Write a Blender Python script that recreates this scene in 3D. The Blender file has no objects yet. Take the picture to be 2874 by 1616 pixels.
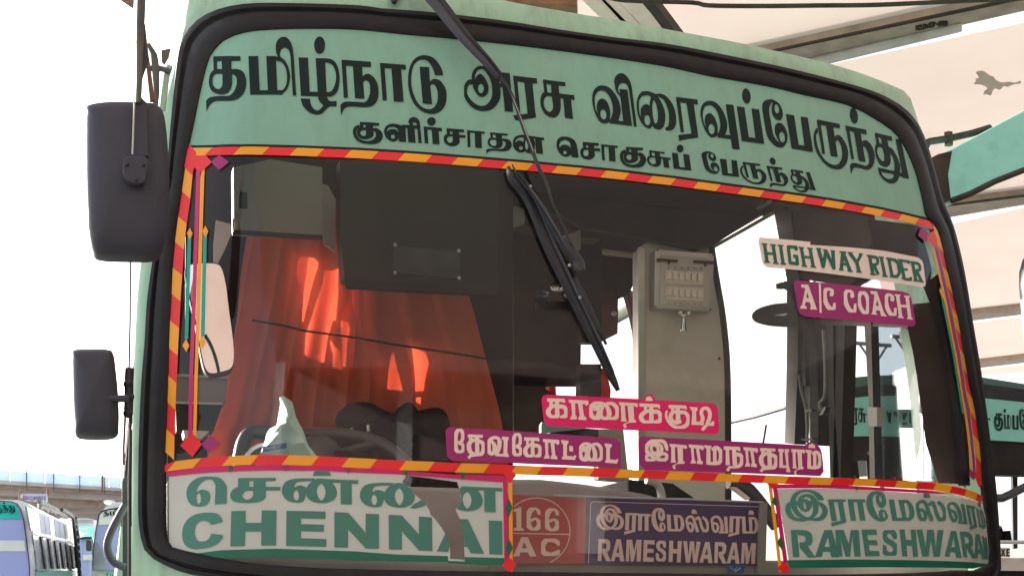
import bpy, bmesh, math, json, random
import numpy as np
from mathutils import Vector, Matrix
random.seed(7)
S = bpy.context.scene
COL = S.collection

# ------------------------------------------------------------------ camera
CAM = np.array([-1.26963, -3.0513, 1.5486])
PITCH, YAW, ROLL, FPX = 0.24634, 0.29607, 0.00675, 3565.1
_f = np.array([math.sin(YAW)*math.cos(PITCH), math.cos(YAW)*math.cos(PITCH), math.sin(PITCH)])
_r0 = np.cross(_f, [0, 0, 1.0]); _r0 /= np.linalg.norm(_r0); _u0 = np.cross(_r0, _f)
_R = math.cos(ROLL)*_r0 + math.sin(ROLL)*_u0
_U = -math.sin(ROLL)*_r0 + math.cos(ROLL)*_u0
cd = bpy.data.cameras.new('camera'); cam = bpy.data.objects.new('camera', cd); COL.objects.link(cam)
cd.sensor_width = 36.0; cd.lens = FPX/2874*36.0; cd.clip_start = 0.05; cd.clip_end = 3000
cam.matrix_world = Matrix(((_R[0], _U[0], -_f[0], CAM[0]), (_R[1], _U[1], -_f[1], CAM[1]), (_R[2], _U[2], -_f[2], CAM[2]), (0, 0, 0, 1)))
S.camera = cam
# ------------------------------------------------------------------ light
SUN_EL, SUN_AZ = math.radians(15), math.radians(-30)      # azimuth measured from +Y towards +X
sd = Vector((math.sin(SUN_AZ)*math.cos(SUN_EL), math.cos(SUN_AZ)*math.cos(SUN_EL), math.sin(SUN_EL)))
W = bpy.data.worlds.new('World'); S.world = W; W.use_nodes = True
nt = W.node_tree; bg = nt.nodes['Background']; sky = nt.nodes.new('ShaderNodeTexSky')
sky.sky_type = 'NISHITA'; sky.sun_disc = False; sky.sun_elevation = SUN_EL; sky.sun_rotation = SUN_AZ
sky.air_density = 1.0; sky.dust_density = 3.0; sky.ozone_density = 2.0
hs = nt.nodes.new('ShaderNodeHueSaturation'); hs.inputs['Saturation'].default_value = 0.35      # a milky, hazy sky
nt.links.new(sky.outputs[0], hs.inputs['Color']); nt.links.new(hs.outputs[0], bg.inputs[0]); bg.inputs[1].default_value = 0.15
sl = bpy.data.lights.new('sun', 'SUN'); sl.energy = 4.5; sl.angle = math.radians(0.5); sl.color = (1, 0.95, 0.88)
so = bpy.data.objects.new('sun', sl); COL.objects.link(so); so.rotation_euler = (-sd).to_track_quat('-Z', 'Y').to_euler()
so.location = (0, 0, 30)
S.view_settings.view_transform = 'Standard'; S.view_settings.look = 'None'; S.view_settings.gamma = 1
S.view_settings.exposure = 1.78; S.view_settings.use_curve_mapping = False
S.cycles.max_bounces = 12; S.cycles.transparent_max_bounces = 24; S.cycles.sample_clamp_indirect = 6

# ------------------------------------------------------------------ tracing helpers: a picture point becomes a point on a real surface
CR = {'A': (0, 0, 2.576), 'B': (940, 0, 2.576), 'C': (1874, 0, 2.576), 'D': (0, 500, 2.576), 'E': (940, 500, 2.576), 'F': (1874, 500, 2.576),
      'G': (0, 1056, 2.576), 'H': (940, 1056, 2.576), 'I': (1874, 1056, 2.576), 'V': (0, 0, 0.8963), 'P': (0, 0, 1.0),
      'N1': (600, 440, 3.1475), 'N2': (1380, 560, 3.62), 'N3': (2050, 880, 2.785), 'N4': (0, 1300, 4.581), 'N5': (470, 900, 2.7116),
      'S1': (1500, 1090, 4.770), 'S2': (1240, 1190, 4.954), 'S3': (1780, 1210, 4.770), 'H1': (2080, 650, 4.2933), 'C3': (900, 1300, 4.4414), 'B1': (1640, 1390, 4.954)}
def K(c, s):
    ox, oy, k = CR[c]
    return [(float(a)/k+ox, float(b)/k+oy) for a, b in (w.rstrip('*').split(',') for w in s.split())]
def rays(P):
    P = np.asarray(P, float).reshape(-1, 2)
    return _f[None]+(P[:, :1]-1437)/FPX*_R[None]-(P[:, 1:2]-808)/FPX*_U[None]
def at_plane(P, p0, n):
    d = rays(P); n = np.asarray(n, float); t = ((np.asarray(p0)-CAM)@n)/(d@n); return CAM+d*t[:, None]
def atY(P, Y): return at_plane(P, (0, Y, 0), (0, 1, 0))
def atX(P, X): return at_plane(P, (X, 0, 0), (1, 0, 0))
def atZ(P, Z): return at_plane(P, (0, 0, Z), (0, 0, 1))
# the windscreen: a bent sheet, y = h(x) + k(z)
def gh(x):
    x = np.abs(x); c = np.minimum(x, 1.105); return 0.04344*c*c+0.03909*c**4+2.31631*np.maximum(0, c-0.99807)**2+0.80*np.maximum(0, x-1.105)
def gk(z): z = np.clip(z-1.6, -1.6, 2.0); return -0.08559*z+0.11898*z*z
def gn(p):
    e = 1e-4
    hx = (gh(p[:, 0]+e)-gh(p[:, 0]-e))/(2*e); kz = (gk(p[:, 2]+e)-gk(p[:, 2]-e))/(2*e)
    n = np.stack([hx, -np.ones(len(p)), kz], 1); return n/np.linalg.norm(n, axis=1)[:, None]
def glass(P, off=0.0):
    d = rays(P); ts = np.linspace(1.2, 5.5, 260)
    X = CAM[None, None]+d[:, None]*ts[None, :, None]
    Fv = X[..., 1]-gh(X[..., 0])-gk(X[..., 2])
    s = (Fv[:, :-1] < 0) & (Fv[:, 1:] >= 0); has = s.any(1); i = s.argmax(1)
    a = ts[i].copy(); b = ts[i+1].copy()
    for _ in range(30):
        m = (a+b)/2; Q = CAM+d*m[:, None]; f = Q[:, 1]-gh(Q[:, 0])-gk(Q[:, 2]); g = f < 0
        a = np.where(g, m, a); b = np.where(g, b, m)
    j = Fv.argmax(1); t = np.where(has, a, ts[j])
    Q = CAM+d*t[:, None]
    return Q+gn(Q)*off
def on_glass(x, z, off):
    p = np.stack([x, gh(x)+gk(z), z], 1); return p+gn(p)*off

# ------------------------------------------------------------------ materials
def mat(name, col, rough=0.6, metal=0.0, spec=0.5, var=0.12, scale=6.0, bump=0.0, bscale=40.0, dirt=None, dscale=3.0, damt=0.5, trans=0.0, coat=0.0, tcol=None, streak=0.0):
    m = bpy.data.materials.new(name); m.use_nodes = True; n = m.node_tree.nodes; l = m.node_tree.links
    b = n['Principled BSDF']; b.inputs['Roughness'].default_value = rough; b.inputs['Metallic'].default_value = metal
    b.inputs['Specular IOR Level'].default_value = spec
    if coat: b.inputs['Coat Weight'].default_value = coat; b.inputs['Coat Roughness'].default_value = 0.15
    tc = n.new('ShaderNodeTexCoord'); no = n.new('ShaderNodeTexNoise'); no.inputs['Scale'].default_value = scale; no.inputs['Detail'].default_value = 6
    l.new(tc.outputs['Object'], no.inputs['Vector'])
    mr = n.new('ShaderNodeMapRange'); mr.inputs[1].default_value = 0.3; mr.inputs[2].default_value = 0.7
    mr.inputs[3].default_value = 1-var; mr.inputs[4].default_value = 1+var; l.new(no.outputs[0], mr.inputs[0])
    mx = n.new('ShaderNodeMix'); mx.data_type = 'RGBA'; mx.blend_type = 'MULTIPLY'; mx.inputs[0].default_value = 1
    mx.inputs[6].default_value = (*col, 1); l.new(mr.outputs[0], mx.inputs[7]); out = mx.outputs[2]
    if dirt:
        n2 = n.new('ShaderNodeTexNoise'); n2.inputs['Scale'].default_value = dscale; n2.inputs['Detail'].default_value = 9; n2.inputs['Roughness'].default_value = 0.7
        l.new(tc.outputs['Object'], n2.inputs['Vector'])
        r = n.new('ShaderNodeMapRange'); r.inputs[1].default_value = 0.48; r.inputs[2].default_value = 0.72; r.inputs[3].default_value = 0; r.inputs[4].default_value = damt
        l.new(n2.outputs[0], r.inputs[0]); m2 = n.new('ShaderNodeMix'); m2.data_type = 'RGBA'; l.new(r.outputs[0], m2.inputs[0])
        l.new(out, m2.inputs[6]); m2.inputs[7].default_value = (*dirt, 1); out = m2.outputs[2]
    if streak:
        mp = n.new('ShaderNodeMapping'); mp.inputs['Scale'].default_value = (16, 16, 1.1); l.new(tc.outputs['Object'], mp.inputs['Vector'])
        n5 = n.new('ShaderNodeTexNoise'); n5.inputs['Scale'].default_value = 1.6; n5.inputs['Detail'].default_value = 8; n5.inputs['Roughness'].default_value = .65; l.new(mp.outputs[0], n5.inputs['Vector'])
        n6 = n.new('ShaderNodeTexNoise'); n6.inputs['Scale'].default_value = 120; n6.inputs['Detail'].default_value = 3; l.new(tc.outputs['Object'], n6.inputs['Vector'])
        r5 = n.new('ShaderNodeMapRange'); r5.inputs[1].default_value = .45; r5.inputs[2].default_value = .8; r5.inputs[3].default_value = 0; r5.inputs[4].default_value = streak; l.new(n5.outputs[0], r5.inputs[0])
        r6 = n.new('ShaderNodeMapRange'); r6.inputs[1].default_value = .68; r6.inputs[2].default_value = .78; r6.inputs[3].default_value = 0; r6.inputs[4].default_value = .5; l.new(n6.outputs[0], r6.inputs[0])
        ad = n.new('ShaderNodeMath'); ad.operation = 'MAXIMUM'; l.new(r5.outputs[0], ad.inputs[0]); l.new(r6.outputs[0], ad.inputs[1])
        m5 = n.new('ShaderNodeMix'); m5.data_type = 'RGBA'; l.new(ad.outputs[0], m5.inputs[0]); l.new(out, m5.inputs[6]); m5.inputs[7].default_value = (.12, .13, .09, 1); out = m5.outputs[2]
    l.new(out, b.inputs['Base Color'])
    if bump:
        n3 = n.new('ShaderNodeTexNoise'); n3.inputs['Scale'].default_value = bscale; n3.inputs['Detail'].default_value = 4; l.new(tc.outputs['Object'], n3.inputs['Vector'])
        bp = n.new('ShaderNodeBump'); bp.inputs['Strength'].default_value = bump; bp.inputs['Distance'].default_value = 0.01; l.new(n3.outputs[0], bp.inputs['Height']); l.new(bp.outputs[0], b.inputs['Normal'])
    if trans:
        o = n['Material Output']; tr = n.new('ShaderNodeBsdfTranslucent'); (l.new(out, tr.inputs[0]) if tcol is None else setattr(tr.inputs[0], 'default_value', (*tcol, 1)))
        ms = n.new('ShaderNodeMixShader'); ms.inputs[0].default_value = trans; l.new(b.outputs[0], ms.inputs[1]); l.new(tr.outputs[0], ms.inputs[2]); l.new(ms.outputs[0], o.inputs[0])
    return m
def thin_glass(name, tint, refl=0.08, dust=0.03, dcol=(0.5, 0.48, 0.45), wiped=False):
    m = bpy.data.materials.new(name); m.use_nodes = True; n = m.node_tree.nodes; l = m.node_tree.links; n.remove(n['Principled BSDF'])
    o = n['Material Output']; tr = n.new('ShaderNodeBsdfTransparent'); tr.inputs[0].default_value = (*tint, 1)
    gl = n.new('ShaderNodeBsdfGlossy'); gl.inputs['Roughness'].default_value = 0.02; gl.inputs[0].default_value = (0.9, 0.95, 1, 1)
    fr = n.new('ShaderNodeFresnel'); fr.inputs[0].default_value = 1.5
    mu = n.new('ShaderNodeMath'); mu.operation = 'MULTIPLY'; mu.inputs[1].default_value = refl/0.04; l.new(fr.outputs[0], mu.inputs[0])
    ms = n.new('ShaderNodeMixShader'); l.new(mu.outputs[0], ms.inputs[0]); l.new(tr.outputs[0], ms.inputs[1]); l.new(gl.outputs[0], ms.inputs[2])
    df = n.new('ShaderNodeBsdfDiffuse'); df.inputs[0].default_value = (*dcol, 1)
    tc = n.new('ShaderNodeTexCoord'); no = n.new('ShaderNodeTexNoise'); no.inputs['Scale'].default_value = 5; no.inputs['Detail'].default_value = 10; no.inputs['Roughness'].default_value = 0.75
    l.new(tc.outputs['Object'], no.inputs['Vector'])
    r = n.new('ShaderNodeMapRange'); r.inputs[1].default_value = 0.35; r.inputs[2].default_value = 0.75; r.inputs[3].default_value = dust*0.4; r.inputs[4].default_value = dust*1.8; l.new(no.outputs[0], r.inputs[0])
    if wiped:      # dust film thinner where the wiper sweeps
        vd = n.new('ShaderNodeVectorMath'); vd.operation = 'DISTANCE'; vd.inputs[1].default_value = (-0.62, 0.2, 3.2); l.new(tc.outputs['Object'], vd.inputs[0])
        cr_ = n.new('ShaderNodeValToRGB'); e = cr_.color_ramp.elements; e[0].position = .0; e[0].color = (2.0, 2.0, 2.0, 1); e[1].position = 1.0; e[1].color = (2.4, 2.4, 2.4, 1)
        for p_, v_ in ((.27, 2.0), (.285, .5), (.60, .55), (.612, 3.4), (.625, 2.1)): q_ = e.new(p_); q_.color = (v_, v_, v_, 1)
        sc_ = n.new('ShaderNodeMath'); sc_.operation = 'MULTIPLY'; sc_.inputs[1].default_value = .5; l.new(vd.outputs['Value'], sc_.inputs[0]); l.new(sc_.outputs[0], cr_.inputs[0])
        mm_ = n.new('ShaderNodeMath'); mm_.operation = 'MULTIPLY'; l.new(cr_.outputs[0], mm_.inputs[0]); l.new(r.outputs[0], mm_.inputs[1]); r = mm_
    vo = n.new('ShaderNodeTexVoronoi'); vo.inputs['Scale'].default_value = 55; l.new(tc.outputs['Object'], vo.inputs['Vector'])
    lt = n.new('ShaderNodeMath'); lt.operation = 'LESS_THAN'; lt.inputs[1].default_value = 0.055; l.new(vo.outputs['Distance'], lt.inputs[0])
    n4 = n.new('ShaderNodeTexNoise'); n4.inputs['Scale'].default_value = 9; l.new(tc.outputs['Object'], n4.inputs['Vector'])
    gt = n.new('ShaderNodeMath'); gt.operation = 'GREATER_THAN'; gt.inputs[1].default_value = 0.56; l.new(n4.outputs[0], gt.inputs[0])
    m2 = n.new('ShaderNodeMath'); m2.operation = 'MULTIPLY'; l.new(lt.outputs[0], m2.inputs[0]); l.new(gt.outputs[0], m2.inputs[1])
    m3 = n.new('ShaderNodeMath'); m3.operation = 'MULTIPLY_ADD'; m3.inputs[1].default_value = 0.35; l.new(m2.outputs[0], m3.inputs[0]); l.new(r.outputs[0], m3.inputs[2])
    m4 = n.new('ShaderNodeMixShader'); l.new(m3.outputs[0], m4.inputs[0]); l.new(ms.outputs[0], m4.inputs[1]); l.new(df.outputs[0], m4.inputs[2]); l.new(m4.outputs[0], o.inputs[0])
    return m
M = dict(
    body=mat('green_paint', (0.36, 0.60, 0.42), 0.45, var=0.07, scale=3, dirt=(0.28, 0.32, 0.22), dscale=5, damt=0.45, coat=0.2, streak=0.45),
    gasket=mat('black_rubber', (0.011, 0.010, 0.012), 0.6, spec=.35, var=0.25, scale=14, bump=0.15, bscale=60, dirt=(0.032, 0.027, 0.024), dscale=9, damt=0.5),
    header=mat('header_film', (0.225, 0.455, 0.345), 0.5, var=0.06, scale=2.2, dirt=(0.25, 0.36, 0.26), dscale=4, damt=0.4, streak=0.22),
    ink=mat('dark_green_ink', (0.003, 0.016, 0.012), 0.6, spec=0.25, var=0.2),
    red=mat('red_tape', (0.86, 0.014, 0.02), 0.4, var=0.08), yellow=mat('yellow_tape', (0.95, 0.37, 0.008), 0.4, var=0.06),
    magenta=mat('magenta_film', (0.62, 0.006, 0.14), 0.45, var=0.06), pink=mat('pink_film', (0.78, 0.004, 0.13), 0.45, var=0.05),
    purple=mat('purple_film', (0.36, 0.014, 0.16), 0.45, var=0.08), cream=mat('cream_letters', (0.90, 0.68, 0.57), 0.5, var=0.04),
    paper=mat('white_paper', (0.58, 0.59, 0.54), 0.55, var=0.06, scale=2.0, dirt=(0.5, 0.47, 0.38), dscale=3, damt=0.4),
    teal_ink=mat('teal_letters', (0.06, 0.22, 0.165), 0.5, var=0.12, scale=3), teal=mat('teal_film', (0.0, 0.36, 0.26), 0.45),
    green=mat('green_band', (0.006, 0.15, 0.085), 0.45, var=0.1), deco=mat('deco_green', (0.004, 0.12, 0.06), 0.45),
    lab=mat('off_white_film', (0.88, 0.72, 0.64), 0.5, var=0.04), hgreen=mat('label_green', (0.0, 0.13, 0.075), 0.5),
    plastic=mat('black_plastic', (0.022, 0.022, 0.026), 0.45, var=0.2, bump=0.05, dirt=(0.07, 0.065, 0.06), dscale=12, damt=0.4),
    housing=mat('grey_black_plastic', (0.046, 0.047, 0.066), 0.6, var=0.1, bump=0.12, bscale=300),
    wiper=mat('wiper_black', (0.012, 0.013, 0.019), 0.35, var=0.2, dirt=(0.06, 0.06, 0.07), dscale=20, damt=0.4), wgrey=mat('wiper_grey', (0.06, 0.06, 0.078), 0.35, var=0.2),
    pole=mat('worn_pole', (0.12, 0.12, 0.105), 0.5, 0.3, var=0.3, dirt=(0.05, 0.045, 0.05), dscale=14, damt=0.9), brown=mat('brown_paint', (0.22, 0.10, 0.05), 0.6, var=0.3),
    dark=mat('dark_interior', (0.022, 0.016, 0.015), 0.8, spec=.2, var=0.25, dirt=(0.035, 0.026, 0.023), dscale=3, damt=0.7),
    dbrown=mat('brown_interior', (0.045, 0.03, 0.026), 0.75, spec=.2, var=0.2, dirt=(0.03, 0.025, 0.02), dscale=2, damt=0.6),
    cab=mat('cabinet_grey', (0.22, 0.18, 0.17), 0.5, var=0.1, scale=3), tvbox=mat('cabinet_dark_brown', (0.018, 0.012, 0.011), 0.5, spec=.3, var=0.2),
    alu=mat('aluminium', (0.5, 0.48, 0.44), 0.35, 0.7, var=0.15), chrome=mat('chrome', (0.8, 0.78, 0.7), 0.12, 1.0, var=0.05),
    panel=mat('grey_cream_panel', (0.58, 0.50, 0.44), 0.5, var=0.08, scale=2, dirt=(0.28, 0.24, 0.19), dscale=4, damt=0.4),
    switch=mat('switch_plastic', (0.74, 0.66, 0.58), 0.4, var=0.05), brass=mat('old_brass', (0.12, 0.07, 0.03), 0.4, 0.8),
    maroon=mat('maroon_panel', (0.14, 0.03, 0.03), 0.5, var=0.2), dash=mat('dash_grey', (0.33, 0.31, 0.28), 0.6, var=0.12, dirt=(0.2, 0.17, 0.14), dscale=6, damt=0.5),
    curtain=mat('orange_curtain', (0.52, 0.135, 0.075), 0.9, var=0.12, scale=9, bump=0.15, bscale=220, trans=0.36, spec=0.1, tcol=(0.95, 0.11, 0.05)),
    bag=mat('plastic_bag', (0.45, 0.70, 0.61), 0.35, var=0.08, trans=0.08), blue=mat('blue_print', (0.05, 0.14, 0.36), 0.4),
    cloth=mat('black_cloth', (0.009, 0.008, 0.008), 0.95, spec=.1, var=0.3, bump=0.3, bscale=90), wheel=mat('wheel_rubber', (0.03, 0.03, 0.032), 0.35, var=0.2),
    bred=mat('board_red', (0.50, 0.085, 0.07), 0.35, var=0.12, scale=4, coat=0.5), navy=mat('board_navy', (0.085, 0.055, 0.17), 0.35, var=0.2, scale=4, coat=0.5), bcream=mat('board_cream', (0.90, 0.70, 0.60), 0.4, var=0.05),
    membrane=mat('canopy_fabric', (0.84, 0.69, 0.60), 0.8, var=0.05, scale=0.35, dirt=(0.68, 0.55, 0.47), dscale=0.5, damt=0.3, trans=0.30),
    awn=mat('awning_sheet', (0.15, 0.20, 0.18), 0.7, var=0.08, scale=1.5, dirt=(0.35, 0.42, 0.36), dscale=2, damt=0.5, trans=0.12),
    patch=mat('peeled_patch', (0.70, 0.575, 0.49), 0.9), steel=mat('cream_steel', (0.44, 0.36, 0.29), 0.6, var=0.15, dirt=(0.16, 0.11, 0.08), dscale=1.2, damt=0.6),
    grime=mat('black_grime', (0.05, 0.04, 0.03), 0.9, var=0.4), turq=mat('turquoise_steel', (0.32, 0.80, 0.71), 0.45, var=0.06, dirt=(0.09, 0.22, 0.19), dscale=2.2, damt=0.5),
    ground=mat('asphalt', (0.17, 0.16, 0.15), 0.9, var=0.2, scale=0.4, bump=0.3, bscale=8), kerb=mat('concrete_slab', (0.27, 0.255, 0.235), 0.9, var=0.12, scale=0.6, bump=0.2, bscale=10),
    hall=mat('hall_plaster', (0.17, 0.115, 0.105), 0.9, var=0.2, scale=.5), conc=mat('flyover_concrete', (0.60, 0.55, 0.53), 0.9, var=0.12, scale=0.3, dirt=(0.2, 0.17, 0.15), dscale=0.4, damt=0.6), barrier=mat('blue_barrier', (0.62, 0.72, 0.82), 0.4, var=0.06, trans=0.4),
    bwhite=mat('bus_white', (0.75, 0.76, 0.74), 0.4, var=0.04), bmint=mat('bus_mint', (0.22, 0.66, 0.56), 0.4, var=0.05), bteal=mat('bus_teal_header', (0.0, 0.55, 0.48), 0.5),
    bglass=mat('blue_window', (0.38, 0.42, 0.78), 0.12, var=0.1, scale=1), gglass=mat('grey_window', (0.30, 0.32, 0.36), 0.15, var=0.4, scale=2),  # pale base colours stand in for sky reflected in the far windows
    mirror=mat('mirror_glass', (0.95, 0.95, 0.95), 0.02, 1.0, var=0.0), banner=mat('banner_white', (0.55, 0.57, 0.66), 0.7),
    olive=mat('bus_dark_green', (0.045, 0.11, 0.085), 0.5, var=0.2, dirt=(0.02, 0.03, 0.025), dscale=3, damt=0.6), dashl=mat('dash_light', (0.34, 0.30, 0.28), 0.6, var=0.12, scale=5, dirt=(0.3, 0.26, 0.22), dscale=5, damt=0.5), fheader=mat('far_header', (0.20, 0.50, 0.42), 0.5, var=0.05),
)
GLASS = thin_glass('windscreen_glass', (0.88, 0.83, 0.81), 0.027, 0.013, wiped=True)
HAZYGLASS = thin_glass('hazy_door_glass', (0.72, 0.77, 0.78), 0.012, 0.012, (0.6, 0.66, 0.68))

# ------------------------------------------------------------------ object helpers
def tag(o, label=None, cat=None, group=None, kind=None):
    if label: o['label'] = label
    if cat: o['category'] = cat
    if group: o['group'] = group
    if kind: o['kind'] = kind
    return o
def link(o, parent=None):
    COL.objects.link(o)
    if parent: o.parent = parent; o.matrix_parent_inverse = parent_inv(parent)
    return o
def parent_inv(p):
    m = Matrix.Identity(4); q = p; ms = []
    while q: ms.append(Matrix.LocRotScale(q.location, q.rotation_euler, q.scale) if q.parent is None else q.matrix_parent_inverse @ Matrix.LocRotScale(q.location, q.rotation_euler, q.scale)); q = q.parent
    for a in reversed(ms): m = m @ a
    return m.inverted()
def thing(name, label, cat, loc=(0, 0, 0), group=None):
    o = bpy.data.objects.new(name, None); COL.objects.link(o); o.location = loc; o.empty_display_size = 0.2
    return tag(o, label, cat, group)
def mesh(name, V, F, m, parent=None, smooth=False, bevel=0.0):
    me = bpy.data.meshes.new(name); me.from_pydata([tuple(map(float, v)) for v in V], [], [tuple(f) for f in F]); me.materials.append(m)
    bm = bmesh.new(); bm.from_mesh(me); bmesh.ops.recalc_face_normals(bm, faces=bm.faces)
    if bevel:
        bmesh.ops.bevel(bm, geom=[e for e in bm.edges if len(e.link_faces) == 2 and e.calc_face_angle(0) > 0.5], offset=bevel, segments=2, profile=0.6, affect='EDGES')
    bm.to_mesh(me); bm.free()
    if smooth:
        for p in me.polygons: p.use_smooth = True
        try: me.set_sharp_from_angle(angle=math.radians(40))
        except Exception: pass
    o = bpy.data.objects.new(name, me); return link(o, parent)
def prism_pts(name, P, d, m, parent=None, bevel=0.0, smooth=False):
    """closed solid: outline P (3D) pushed along vector d"""
    P = np.asarray(P, float); n = len(P); d = np.asarray(d, float)
    V = list(P)+list(P+d); F = [tuple(range(n)), tuple(range(2*n-1, n-1, -1))]+[(i, (i+1) % n, n+(i+1) % n, n+i) for i in range(n)]
    return mesh(name, V, F, m, parent, smooth, bevel)
def slab(name, c, s, Y, depth, m, parent=None, bevel=0.0):
    return prism_pts(name, atY(K(c, s), Y), (0, depth, 0), m, parent, bevel)
def slabX(name, c, s, X, depth, m, parent=None, bevel=0.0):
    return prism_pts(name, atX(K(c, s), X), (depth, 0, 0), m, parent, bevel)
def smooth_px(pts, n=8, closed=False):
    P = [np.array(p, float) for p in pts]; out = []; N = len(P); seg = N if closed else N-1
    for i in range(seg):
        p1, p2 = P[i], P[(i+1) % N]; p0 = P[i-1] if (closed or i > 0) else 2*p1-p2; p3 = P[(i+2) % N] if (closed or i+2 < N) else 2*p2-p1
        for k in range(n):
            t = k/n; out.append(0.5*(2*p1+(p2-p0)*t+(2*p0-5*p1+4*p2-p3)*t*t+(3*p1-p0-3*p2+p3)*t**3))
    if not closed: out.append(P[-1])
    return np.array(out)
def tube(name, P, r, m, parent=None, seg=10, flat=1.0):
    P = [Vector(p) for p in P]; n = len(P); r = [r]*n if np.isscalar(r) else list(r); V = []; F = []
    up = Vector((0, 0, 1)); prev = None
    for i, p in enumerate(P):
        t = (P[min(i+1, n-1)]-P[max(i-1, 0)]).normalized()
        a = (prev - t*prev.dot(t)).normalized() if prev is not None else (t.cross(up) if abs(t.dot(up)) < 0.95 else t.cross(Vector((0, 1, 0)))).normalized()
        prev = a; b = t.cross(a)
        for k in range(seg):
            w = 2*math.pi*k/seg; V.append(p+(a*math.cos(w)+b*math.sin(w)*flat)*r[i])
    for i in range(n-1):
        for k in range(seg): F.append((i*seg+k, i*seg+(k+1) % seg, (i+1)*seg+(k+1) % seg, (i+1)*seg+k))
    F.append(tuple(range(seg-1, -1, -1))); F.append(tuple((n-1)*seg+k for k in range(seg)))
    return mesh(name, V, F, m, parent, True)
def lathe_ball(name, c, r, m, parent=None, sq=(1, 1, 1), seg=14):
    bm = bmesh.new(); bmesh.ops.create_uvsphere(bm, u_segments=seg, v_segments=seg//2+2, radius=1)
    V = [(c[0]+v.co.x*r*sq[0], c[1]+v.co.y*r*sq[1], c[2]+v.co.z*r*sq[2]) for v in bm.verts]; bm.verts.index_update(); F = [[v.index for v in f.verts] for f in bm.faces]; bm.free()
    return mesh(name, V, F, m, parent, True)
def fill2d(polys):
    """flat fill (even-odd) of closed outlines in a plane -> verts, faces"""
    cu = bpy.data.curves.new('f', 'CURVE'); cu.dimensions = '2D'; cu.fill_mode = 'FRONT'
    for p in polys:
        sp = cu.splines.new('POLY'); sp.points.add(len(p)-1)
        for i, (a, b) in enumerate(p): sp.points[i].co = (a, b, 0, 1)
        sp.use_cyclic_u = True
    o = bpy.data.objects.new('f', cu); me = bpy.data.meshes.new_from_object(o)
    V = np.array([v.co[:2] for v in me.vertices]).reshape(-1, 2); F = [list(f.vertices) for f in me.polygons]
    bpy.data.objects.remove(o); bpy.data.curves.remove(cu); bpy.data.meshes.remove(me)
    return V, F
def decal(name, polys, off, m, parent=None, label=None, step=0.05):
    """flat print or film laid on the bent windscreen: picture outlines -> (x, z) on the glass -> cut to follow the bend"""
    pp = []
    for p in polys:
        q = glass(p); pp.append([(a[0], a[2]) for a in q])
    V, F = fill2d(pp)
    bm = bmesh.new(); vs = [bm.verts.new((a, b, 0)) for a, b in V]
    for f in F:
        try: bm.faces.new([vs[i] for i in f])
        except ValueError: pass
    x0, x1, z0, z1 = V[:, 0].min(), V[:, 0].max(), V[:, 1].min(), V[:, 1].max()
    cuts = []; x = math.floor(x0/step)*step
    while x < x1:
        if x > x0: cuts.append(x)
        x += step if abs(x) < 0.95 else 0.02
    for c in cuts: bmesh.ops.bisect_plane(bm, geom=bm.verts[:]+bm.edges[:]+bm.faces[:], plane_co=(c, 0, 0), plane_no=(1, 0, 0))
    z = math.ceil(z0/0.1)*0.1
    while z < z1:
        bmesh.ops.bisect_plane(bm, geom=bm.verts[:]+bm.edges[:]+bm.faces[:], plane_co=(0, z, 0), plane_no=(0, 1, 0)); z += 0.1
    bm.verts.index_update()
    X = np.array([v.co.x for v in bm.verts]); Z = np.array([v.co.y for v in bm.verts]); Q = on_glass(X, Z, off)
    F = [[v.index for v in f.verts] for f in bm.faces]; bm.free()
    me = bpy.data.meshes.new(name); me.from_pydata([tuple(q) for q in Q], [], F); me.materials.append(m)
    if len(me.polygons) and me.polygons[0].normal.y > 0: me.flip_normals()
    for p in me.polygons: p.use_smooth = True
    o = link(bpy.data.objects.new(name, me), parent)
    if label: o['label'] = label
    return o
def decal_plane(name, polys, p0, n, off, m, parent=None, label=None, thick=0.0):
    """the same on a flat surface given by a point and its normal (towards the viewer)"""
    n = np.asarray(n, float); n /= np.linalg.norm(n); up = np.array([0, 0, 1.0]); a = np.cross(up, n); a /= np.linalg.norm(a); b = np.cross(n, a); p0 = np.asarray(p0, float)
    pp = [[((q-p0)@a, (q-p0)@b) for q in at_plane(p, p0, n)] for p in polys]
    V, F = fill2d(pp); Q = [p0+a*u+b*v+n*off for u, v in V]
    return tag(mesh(name, Q, F, m, parent), label)
def crop_polys(c, *ss): return [K(c, s) for s in ss]

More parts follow.
